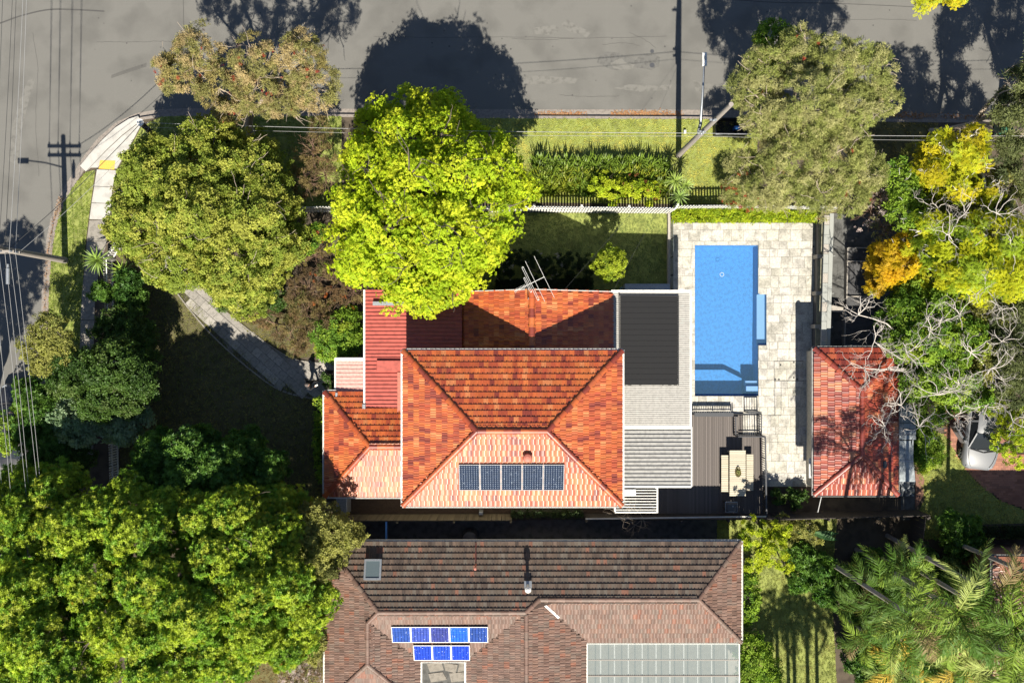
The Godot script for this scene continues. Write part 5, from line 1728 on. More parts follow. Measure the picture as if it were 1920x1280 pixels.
func build_small_things():
	# antenna on the northern gable
	var base := P(990, 541, 5.9)
	var t := thing("antenna", "white television antenna with long elements above the northern gable", "antenna", Vector3(base.x, 5.75, base.z + 0.5))
	var hgt := 7.4
	var mb := MB.new()
	mb.rod(Vector3(0, -0.1, 0), Vector3(0, hgt - 5.75, 0), 0.022, 8)
	put("mast", mb, mats["galvanised"], t)
	var bo := t.position
	var a := P(965, 546, hgt) - bo; var b := P(1020.5, 519, hgt) - bo
	mb = MB.new()
	mb.bar(a, b, 0.02, 0.02)
	put("boom", mb, mats["white_paint"], t)
	var d := (b - a).normalized(); var s := Vector3(-d.z, 0, d.x)
	for e in [[1.0, 1.03], [0.69, 1.0], [0.56, 0.82], [0.51, 0.8], [0.46, 0.36], [0.42, 0.34]]:
		mb = MB.new()
		var q := a.lerp(b, e[0])
		mb.rod(q - s * e[1] + Vector3.UP * 0.02, q + s * e[1] + Vector3.UP * 0.02, 0.008, 6)
		put("element", mb, mats["white_paint"], t)
	for i in 9:
		mb = MB.new()
		var q := a.lerp(b, i * 0.045)
		mb.rod(q - s * 0.09 + Vector3.UP * 0.02, q + s * 0.09 + Vector3.UP * 0.02, 0.007, 6)
		put("director", mb, mats["white_paint"], t)
	for r in [[0.535, 0.025, 0.81], [0.44, 0.02, 0.35]]:
		for e in [-1, 1]:
			mb = MB.new()
			mb.bar(a.lerp(b, r[0] - r[1]) + s * e * r[2], a.lerp(b, r[0] + r[1]) + s * e * r[2], 0.024, 0.024)
			put("end_loop", mb, mats["white_paint"], t)
	# things in the yard between the houses
	mb = MB.new()
	mb.lathe(P(882, 1003, 0.02), [Vector2(0.42, 0), Vector2(0.4, 0.7), Vector2(0.34, 0.95), Vector2(0.1, 1.02), Vector2(0, 1.03)], 18)
	tag(put("water_tank", mb, mats["dark_grey"]), "small round dark water tank in the shaded yard between the houses", "water tank")
	mb = MB.new()
	mb.bar(P(724, 978, 1.75), P(724, 1016, 1.75), 0.09, 0.05)
	mb.bar(P(724, 979, 0.0), P(724, 979, 1.7), 0.08, 0.08)
	mb.bar(P(724, 1013, 0.0), P(724, 1013, 1.7), 0.08, 0.08)
	tag(put("side_gate", mb, mats["blue_plastic"]), "narrow blue-grey gate frame across the dark passage between the houses", "gate")
	mb = MB.new()
	mb.cbox(P(902, 960, 0.5), Vector3(0.2, 0.9, 0.16), 0.02)
	tag(put("meter_box", mb, mats["galvanised"]), "small pale meter box beside the paling fence", "meter box")
	mb = MB.new()
	mb.cbox(P(644, 943, 0.7), Vector3(0.55, 1.3, 1.0), 0.03)
	tag(put("garden_cabinet", mb, mats["galvanised"]), "pale grey cabinet at the lower left corner of the terracotta house", "cabinet")
	mb = MB.new()
	mb.rod(P(1541, 929, 2.2), P(1534, 960, 1.9), 0.025, 6)
	tag(put("clothes_pole", mb, mats["pale_wire"]), "thin pale pole slanting from the garage gutter to the fence", "pole")
	var bed := thing("plant_bed", "dark planted bed beside the pale porch roof and the person", "garden bed")
	mb = MB.new()
	slab(mb, pts([[609, 694], [626, 694], [626, 733], [608, 733]], 0.12), 0.1)
	put("soil_fill", mb, mats["mulch"], bed)
	var tb := thing("tarpaulin", "crumpled grey tarpaulin bundled below the lean-to roof", "tarpaulin", P(1701, 915, 0.6))
	mb = MB.new()
	for i in 9:
		for j in 9:
			var f := func(x: int, y: int) -> Vector3: return Vector3((x - 4.5) * 0.08, 0.35 * noise3.get_noise_2d(x * 0.35, y * 0.25 + 9), (y - 4.5) * 0.09)
			mb.quad(f.call(i, j + 1), f.call(i + 1, j + 1), f.call(i + 1, j), f.call(i, j))
	put("sheet", mb, mats["galvanised"], tb)
	# brick outbuilding under the palms
	var out := thing("outbuilding", "brick outbuilding with orange tiled roof half hidden under the palms", "outbuilding")
	walls(out, P(1872, 0, 4).x, P(1872, 0, 4).x + 9, P(0, 1052, 4).z, P(0, 1052, 4).z + 9, 4.1, mats["brick_wall"])
	var he := 4.2
	var nw := Vector3(P(1862, 0, he).x, he, P(0, 1044, he).z)
	var ne := nw + Vector3(9.6, 0, 0); var sw := nw + Vector3(0, 0, 9.6); var se := nw + Vector3(9.6, 0, 9.6)
	var ap := nw + Vector3(4.8, 1.7, 4.8)
	var rp := roof(out, [PackedVector3Array([ne, nw, ap]), PackedVector3Array([sw, se, ap]), PackedVector3Array([nw, sw, ap]), PackedVector3Array([se, ne, ap])], [Color(0.22, 0.085, 0.05), Color(0.27, 0.11, 0.065), Color(0.18, 0.07, 0.045)], "out_tile", 0.32, 0.24, 0, mats["tile_under"])
	caps(rp, nw, ap, "out_tile", 3)
	gutter(out, PackedVector3Array([sw, nw + Vector3(-0.05, 0, -0.05), ne]), mats["grey_metal"])

# ---------------------------------------------------------------- cars
func loft(mb: MB, rings: Array, cap_ends := true):
	var n: int = rings[0].size()
	for i in rings.size() - 1:
		for k in n - 1:
			mb.quad(rings[i][k], rings[i][k + 1], rings[i + 1][k + 1], rings[i + 1][k])
	if cap_ends:
		for e in [0, rings.size() - 1]:
			for k in range(1, n - 1):
				if e == 0: mb.tri(rings[e][0], rings[e][k + 1], rings[e][k])
				else: mb.tri(rings[e][0], rings[e][k], rings[e][k + 1])

func smooth_mesh(mb: MB) -> ArrayMesh:
	var st := SurfaceTool.new()
	st.begin(Mesh.PRIMITIVE_TRIANGLES)
	st.set_smooth_group(1)
	for i in mb.idx: st.add_vertex(mb.v[i])
	st.index()
	st.generate_normals()
	return st.commit()

func car(label: String, at: Vector3, turn: float, paint: Material, open_door: bool) -> Node3D:
	var c := thing("parked_car", label, "car", at, "", turn)
	# front towards +z; half sections from the left sill over the bonnet to the right sill
	var secs := [   # z, half width at sill, at waist, at shoulder, height of sill, waist, shoulder, crown
		[-2.12, 0.70, 0.74, 0.62, 0.35, 0.62, 0.86, 0.92], [-1.9, 0.80, 0.84, 0.70, 0.25, 0.64, 0.93, 1.0], [-1.3, 0.84, 0.88, 0.76, 0.2, 0.66, 0.94, 0.99],
		[0.0, 0.85, 0.89, 0.79, 0.2, 0.66, 0.92, 0.96], [0.85, 0.85, 0.89, 0.78, 0.2, 0.66, 0.9, 0.97], [1.35, 0.84, 0.88, 0.74, 0.2, 0.64, 0.84, 0.92],
		[1.75, 0.8, 0.84, 0.66, 0.22, 0.6, 0.76, 0.82], [2.0, 0.7, 0.74, 0.54, 0.25, 0.55, 0.68, 0.72], [2.14, 0.52, 0.56, 0.4, 0.3, 0.5, 0.6, 0.62]]
	var rings := []
	for s in secs:
		rings.append([Vector3(-s[1], s[4], s[0]), Vector3(-s[2], (s[4] + s[5]) / 2, s[0]), Vector3(-s[2], s[5], s[0]), Vector3(-lerpf(s[2], s[3], 0.5), s[6] * 0.97, s[0]), Vector3(-s[3], s[6], s[0]), Vector3(-s[3] * 0.5, lerpf(s[6], s[7], 0.75), s[0]), Vector3(0, s[7], s[0]), Vector3(s[3] * 0.5, lerpf(s[6], s[7], 0.75), s[0]), Vector3(s[3], s[6], s[0]), Vector3(lerpf(s[2], s[3], 0.5), s[6] * 0.97, s[0]), Vector3(s[2], s[5], s[0]), Vector3(s[2], (s[4] + s[5]) / 2, s[0]), Vector3(s[1], s[4], s[0])])
	var mb := MB.new()
	loft(mb, rings)
	put("body", smooth_mesh(mb), paint, c)
	# cabin: roof panel, pillars, glass
	var rf0 := [[-1.55, 1.05, 0.70], [-1.0, 1.38, 0.62], [-0.5, 1.45, 0.6], [0.0, 1.44, 0.6], [0.25, 1.38, 0.6]]
	rings = []
	for s in rf0.slice(1):
		rings.append([Vector3(-s[2], s[1] - 0.05, s[0]), Vector3(-s[2] * 0.85, s[1], s[0]), Vector3(-s[2] * 0.4, s[1] + 0.025, s[0]), Vector3(0, s[1] + 0.03, s[0]), Vector3(s[2] * 0.4, s[1] + 0.025, s[0]), Vector3(s[2] * 0.85, s[1], s[0]), Vector3(s[2], s[1] - 0.05, s[0])])
	mb = MB.new()
	loft(mb, rings, false)
	put("roof", smooth_mesh(mb), paint, c)
	mb = MB.new()
	for e in [-1, 1]:
		mb.bar(Vector3(e * 0.6, 1.36, 0.25), Vector3(e * 0.74, 0.92, 1.02), 0.06, 0.05)
		mb.bar(Vector3(e * 0.61, 1.38, -0.35), Vector3(e * 0.78, 0.9, -0.3), 0.09, 0.03)
		mb.bar(Vector3(e * 0.6, 1.34, -1.02), Vector3(e * 0.72, 0.92, -1.75), 0.1, 0.05)
	put("pillar", mb, paint, c)
	mb = MB.new()
	var lo := []; var hi := []
	for k in 7:
		var x := -0.72 + 0.24 * k
		var bow := 0.14 * (1.0 - pow(x / 0.72, 2))
		lo.append(Vector3(x, 0.93, 1.0 + bow)); hi.append(Vector3(x * 0.81, 1.4, 0.24 + bow * 0.35))
	for k in 6: mb.quad(lo[k], lo[k + 1], hi[k + 1], hi[k])
	put("windscreen", mb, mats["glass_dark"], c)
	mb = MB.new()
	mb.quad(Vector3(0.7, 0.96, -1.72), Vector3(-0.7, 0.96, -1.72), Vector3(-0.56, 1.36, -1.02), Vector3(0.56, 1.36, -1.02))
	put("rear_window", mb, mats["glass_dark"], c)
	for e in [-1, 1]:
		mb = MB.new()
		mb.quad(Vector3(e * 0.77, 0.92, -1.4), Vector3(e * 0.77, 0.92, 0.9), Vector3(e * 0.6, 1.35, 0.22), Vector3(e * 0.6, 1.35, -0.95))
		put("side_window", mb, mats["glass_dark"], c)
		mb = MB.new()
		mb.cbox(Vector3(e * 0.98, 0.98, 0.72), Vector3(0.2, 0.14, 0.1), 0.03)
		put("mirror", mb, paint, c)
		mb = MB.new()
		mb.cbox(Vector3(e * 0.55, 0.64, 2.0), Vector3(0.28, 0.1, 0.14), 0.03, Basis(Vector3.UP, e * 0.5))
		put("headlight", mb, mats["galvanised"], c)
		for z in [-1.28, 1.38]:
			mb = MB.new()
			var x: float = e * 0.8
			mb.tube(PackedVector3Array([Vector3(x - 0.11, 0.31, z), Vector3(x - 0.09, 0.31, z), Vector3(x + 0.09, 0.31, z), Vector3(x + 0.11, 0.31, z)]), PackedFloat32Array([0.27, 0.31, 0.31, 0.27]), 20)
			var w := put("wheel", mb, mats["tyre"], c)
			mb = MB.new()
			for k in 6:
				var an := TAU * k / 6
				mb.bar(Vector3(x + e * 0.115, 0.31, z), Vector3(x + e * 0.115, 0.31 + 0.19 * cos(an), z + 0.19 * sin(an)), 0.03, 0.05)
			put("rim", mb, mats["galvanised"], w)
	mb = MB.new()
	mb.bar(Vector3(-0.68, 0.955, 1.1), Vector3(0.0, 0.965, 1.24), 0.05, 0.02)
	mb.bar(Vector3(0.02, 0.965, 1.24), Vector3(0.66, 0.955, 1.1), 0.05, 0.02)
	put("cowl", mb, mats["black"], c)
	mb = MB.new()
	mb.bar(Vector3(-0.3, 0.985, 1.12), Vector3(0.35, 1.04, 0.98), 0.014, 0.014)
	mb.bar(Vector3(0.15, 0.985, 1.14), Vector3(0.6, 1.04, 0.9), 0.014, 0.014)
	put("wiper", mb, mats["black"], c)
	for e in [-1, 1]:
		mb = MB.new()
		mb.tube(PackedVector3Array([Vector3(e * 0.72, 0.905, 1.02), Vector3(e * 0.69, 0.865, 1.4), Vector3(e * 0.6, 0.79, 1.75), Vector3(e * 0.48, 0.715, 2.0)]), PackedFloat32Array([0.011, 0.011, 0.011, 0.011]), 5)
		put("bonnet_seam", mb, mats["black"], c)
	mb = MB.new()
	mb.cbox(Vector3(0, 0.42, 2.1), Vector3(0.5, 0.12, 0.08), 0.02)
	put("number_plate", mb, mats["white_paint"], c)
	if open_door:
		mb = MB.new()
		var hinge := Vector3(-0.87, 0, 0.85)
		var dd := Vector3(-0.62, 0, -0.78)
		mb.quad(hinge + Vector3.UP * 0.28, hinge + dd * 1.05 + Vector3.UP * 0.28, hinge + dd * 1.05 + Vector3.UP * 0.92, hinge + Vector3.UP * 0.92)
		mb.bar(hinge + Vector3.UP * 0.6, hinge + dd * 1.05 + Vector3.UP * 0.6, 0.1, 0.62)
		mb.bar(hinge + dd * 0.1 + Vector3.UP * 0.95, hinge + dd * 0.5 + Vector3(0.1, 1.36, 0), 0.04, 0.04)
		mb.bar(hinge + dd * 0.5 + Vector3(0.1, 1.36, 0), hinge + dd * 1.0 + Vector3(0.1, 1.3, 0), 0.04, 0.04)
		mb.bar(hinge + dd * 1.0 + Vector3(0.1, 1.3, 0), hinge + dd * 1.04 + Vector3.UP * 0.92, 0.04, 0.04)
		var dr := put("door", mb, paint, c)
		mb = MB.new()
		mb.bar(hinge + dd * 0.8 + Vector3(-0.06, 0.8, 0.04), hinge + dd * 0.95 + Vector3(-0.06, 0.8, 0.04), 0.02, 0.03)
		put("handle", mb, mats["black"], dr)
	return c

func build_cars():
	car("silver car parked nose-down on the brick drive with its driver-side door open", Vector3(P(1832, 0).x, 0.05, P(0, 800).z), -0.1, mats["car_silver"], true)
	car("black car parked at the kerb of the left street, half under the hedge", Vector3(P(36, 0).x, -0.12, P(0, 796).z), PI - 0.02, mats["car_black"], false)

# ---------------------------------------------------------------- the person
# a smooth body from tapered capsules: [a, b, radius at a, radius at b]
func blend_capsules(mb: MB, caps_: Array, cell: float, k: float):
	var lo := Vector3(1e9, 1e9, 1e9); var hi := -lo
	for c in caps_:
		var r: float = maxf(c[2], c[3]) + k + cell * 2
		lo = lo.min(c[0] - Vector3.ONE * r).min(c[1] - Vector3.ONE * r)
		hi = hi.max(c[0] + Vector3.ONE * r).max(c[1] + Vector3.ONE * r)
	var n := Vector3i(((hi - lo) / cell).ceil()) + Vector3i.ONE
	var f := PackedFloat32Array(); f.resize(n.x * n.y * n.z); f.fill(10.0)
	for c in caps_:
		var a: Vector3 = c[0]; var b: Vector3 = c[1]
		var r: float = maxf(c[2], c[3]) + k + cell * 2
		var i0 := Vector3i(((a.min(b) - Vector3.ONE * r - lo) / cell).floor()).clamp(Vector3i.ZERO, n - Vector3i.ONE)
		var i1 := Vector3i(((a.max(b) + Vector3.ONE * r - lo) / cell).ceil()).clamp(Vector3i.ZERO, n - Vector3i.ONE)
		var ab := b - a
		var l2 := maxf(ab.length_squared(), 1e-9)
		for z in range(i0.z, i1.z + 1):
			for y in range(i0.y, i1.y + 1):
				for x in range(i0.x, i1.x + 1):
					var p := lo + Vector3(x, y, z) * cell
					var t := clampf((p - a).dot(ab) / l2, 0, 1)
					var d := p.distance_to(a + ab * t) - lerpf(c[2], c[3], t)
					var id := (z * n.y + y) * n.x + x
					var e := f[id]
					var h := maxf(k - absf(d - e), 0.0) / k
					f[id] = minf(d, e) - h * h * k * 0.25
	var at := {}
	var corners := [Vector3i(0, 0, 0), Vector3i(1, 0, 0), Vector3i(0, 1, 0), Vector3i(1, 1, 0), Vector3i(0, 0, 1), Vector3i(1, 0, 1), Vector3i(0, 1, 1), Vector3i(1, 1, 1)]
	var edges := [[0, 1], [2, 3], [4, 5], [6, 7], [0, 2], [1, 3], [4, 6], [5, 7], [0, 4], [1, 5], [2, 6], [3, 7]]
	for z in n.z - 1:
		for y in n.y - 1:
			for x in n.x - 1:
				var vals := []
				var neg := 0
				for o in corners:
					var w := f[((z + o.z) * n.y + y + o.y) * n.x + x + o.x]
					vals.append(w)
					if w < 0: neg += 1
				if neg == 0 or neg == 8: continue
				var s := Vector3.ZERO; var m := 0
				for e in edges:
					var va: float = vals[e[0]]; var vb: float = vals[e[1]]
					if (va < 0) != (vb < 0):
						s += Vector3(corners[e[0]]).lerp(Vector3(corners[e[1]]), va / (va - vb)); m += 1
				at[(z * n.y + y) * n.x + x] = mb.v.size()
				mb.v.append(lo + (Vector3(x, y, z) + s / m) * cell)
				mb.n.append(Vector3((vals[1] + vals[3] + vals[5] + vals[7]) - (vals[0] + vals[2] + vals[4] + vals[6]), (vals[2] + vals[3] + vals[6] + vals[7]) - (vals[0] + vals[1] + vals[4] + vals[5]), (vals[4] + vals[5] + vals[6] + vals[7]) - (vals[0] + vals[1] + vals[2] + vals[3])).normalized())
				mb.uv.append(Vector2.ZERO)
	var step := [1, n.x, n.x * n.y]
	for id in at:
		for ax in 3:
			var v0 := f[id]
			if id + step[ax] >= f.size(): continue
			var v1 := f[id + step[ax]]
			if (v0 < 0) == (v1 < 0): continue
			var u: int = step[(ax + 1) % 3]; var w: int = step[(ax + 2) % 3]
			if not (at.has(id - u) and at.has(id - w) and at.has(id - u - w)): continue
			var q := [at[id - u - w], at[id - w], at[id], at[id - u]]
			if v0 < 0:
				mb.idx.append_array(PackedInt32Array([q[0], q[2], q[1], q[0], q[3], q[2]]))
			else:
				mb.idx.append_array(PackedInt32Array([q[0], q[1], q[2], q[0], q[2], q[3]]))

func hand(mb: MB, wrist: Vector3, dir: Vector3, side: Vector3):
	var up := side.cross(dir).normalized()
	var c := [[wrist, wrist + dir * 0.04, 0.024, 0.03], [wrist + dir * 0.05 - side * 0.022, wrist + dir * 0.09 - side * 0.026, 0.018, 0.016], [wrist + dir * 0.05 + side * 0.022, wrist + dir * 0.09 + side * 0.026, 0.018, 0.016]]
	for i in 4:
		var o := side * (-0.03 + 0.02 * i)
		var l: float = [0.06, 0.075, 0.07, 0.055][i]
		var k0 := wrist + dir * 0.09 + o
		var k1 := k0 + dir * l * 0.5 - up * 0.008
		c.append([k0, k1, 0.0095, 0.009])
		c.append([k1, k1 + dir * l * 0.35 - up * l * 0.35, 0.009, 0.008])
	var tb := wrist + dir * 0.03 - side * 0.03
	c.append([tb, tb - side * 0.03 + dir * 0.03, 0.013, 0.011])
	c.append([tb - side * 0.03 + dir * 0.03, tb - side * 0.028 + dir * 0.06, 0.011, 0.009])
	blend_capsules(mb, c, 0.005, 0.008)

func build_person():
	# walks to the right towards the porch, left arm bent forward with something pale in the hand
	var q := P(586, 719, 0)
	var p := thing("person", "person in dark clothes walking along the paver path towards the porch", "person", Vector3(q.x, 0.045, q.z), "", deg_to_rad(12))
	var mb := MB.new()      # forward is +x, right-hand side is +z
	var hip := Vector3(0, 0.92, 0)
	var bones := [
		[hip + Vector3(0, 0, -0.08), hip + Vector3(0, 0, 0.08), 0.125, 0.125], [hip, Vector3(0.02, 1.16, 0), 0.13, 0.125],
		[Vector3(0.02, 1.16, -0.05), Vector3(0.03, 1.36, -0.08), 0.115, 0.11], [Vector3(0.02, 1.16, 0.05), Vector3(0.03, 1.36, 0.08), 0.115, 0.11],
		[Vector3(0.03, 1.4, -0.17), Vector3(0.03, 1.4, 0.17), 0.075, 0.075], [Vector3(0.03, 1.42, 0), Vector3(0.05, 1.52, 0), 0.062, 0.052],
		[hip + Vector3(0, -0.02, -0.09), Vector3(0.22, 0.5, -0.1), 0.09, 0.062], [Vector3(0.22, 0.5, -0.1), Vector3(0.3, 0.1, -0.1), 0.058, 0.042],
		[hip + Vector3(0, -0.02, 0.09), Vector3(-0.05, 0.5, 0.1), 0.09, 0.062], [Vector3(-0.05, 0.5, 0.1), Vector3(-0.3, 0.13, 0.1), 0.058, 0.042],
		[Vector3(0.28, 0.06, -0.1), Vector3(0.46, 0.035, -0.11), 0.045, 0.035], [Vector3(-0.31, 0.09, 0.1), Vector3(-0.16, 0.03, 0.11), 0.042, 0.034],
		[Vector3(0.03, 1.4, 0.19), Vector3(0.06, 1.12, 0.26), 0.056, 0.045], [Vector3(0.06, 1.12, 0.26), Vector3(0.28, 1.08, 0.18), 0.043, 0.03],
		[Vector3(0.03, 1.4, -0.19), Vector3(-0.1, 1.13, -0.27), 0.056, 0.045], [Vector3(-0.1, 1.13, -0.27), Vector3(-0.06, 0.88, -0.3), 0.043, 0.03]]
	blend_capsules(mb, bones, 0.022, 0.05)
	put("body", mb, mats["cloth_black"], p)
	mb = MB.new()
	var hd := Vector3(0.07, 1.64, 0)
	blend_capsules(mb, [[hd + Vector3(-0.02, 0.03, 0), hd + Vector3(0.02, 0.02, 0), 0.088, 0.086], [hd + Vector3(0.03, -0.05, 0), hd + Vector3(0.055, -0.08, 0), 0.06, 0.04], [hd + Vector3(0.09, 0.0, 0), hd + Vector3(0.112, -0.022, 0), 0.012, 0.014], [hd + Vector3(0, -0.02, -0.085), hd + Vector3(-0.005, 0.02, -0.09), 0.014, 0.016], [hd + Vector3(0, -0.02, 0.085), hd + Vector3(-0.005, 0.02, 0.09), 0.014, 0.016], [hd + Vector3(-0.01, -0.06, 0), hd + Vector3(-0.02, -0.14, 0), 0.05, 0.052]], 0.012, 0.02)
	var head := put("head", mb, mats["skin"], p)
	mb = MB.new()
	blend_capsules(mb, [[hd + Vector3(-0.045, 0.05, 0), hd + Vector3(0.01, 0.06, 0), 0.085, 0.075], [hd + Vector3(-0.05, 0.03, -0.03), hd + Vector3(-0.05, -0.04, -0.02), 0.07, 0.05], [hd + Vector3(-0.05, 0.03, 0.03), hd + Vector3(-0.05, -0.04, 0.02), 0.07, 0.05]], 0.014, 0.03)
	put("hair", mb, mats["hair"], head)
	mb = MB.new()
	for e in [-1, 1]:
		blend_capsules(mb, [[hd + Vector3(0.083, 0.0, e * 0.03), hd + Vector3(0.084, 0.0, e * 0.034), 0.009, 0.009]], 0.006, 0.004)
	put("eyes", mb, mats["black"], head)
	mb = MB.new()
	mb.box(hd + Vector3(0.093, -0.065, 0), Vector3(0.008, 0.01, 0.045))
	put("mouth", mb, mats["terracotta_pot"], head)
	mb = MB.new()
	hand(mb, Vector3(0.29, 1.08, 0.175), Vector3(0.94, 0.05, -0.33).normalized(), Vector3(0.33, 0, 0.94))
	put("hand", mb, mats["skin"], p)
	mb = MB.new()
	hand(mb, Vector3(-0.06, 0.87, -0.3), Vector3(0.15, -0.98, 0).normalized(), Vector3(0.98, 0.15, 0))
	put("hand", mb, mats["skin"], p)
	var ph := thing("phone", "small pale phone held in the walking person's hand", "phone", p.transform * Vector3(0.4, 1.11, 0.13), "", deg_to_rad(30))
	mb = MB.new()
	mb.cbox(Vector3.ZERO, Vector3(0.15, 0.012, 0.085), 0.004)
	put("case", mb, mats["white_paint"], ph)
	var _unused := ph

# ---------------------------------------------------------------- plants
var sprigs := {}
var kinds := {}

func leaf(mb: MB, o: Vector3, d: Vector3, up: Vector3, l: float, w: float, bend := 0.25):
	var s := d.cross(up).normalized() * w * 0.5
	var m := o + d * l * 0.5 + up * l * 0.06
	var t := o + d * l - up * l * bend
	var f := up * w * 0.18
	mb.quad(o, m + s + f, t, m); mb.quad(o, m, t, m - s + f)

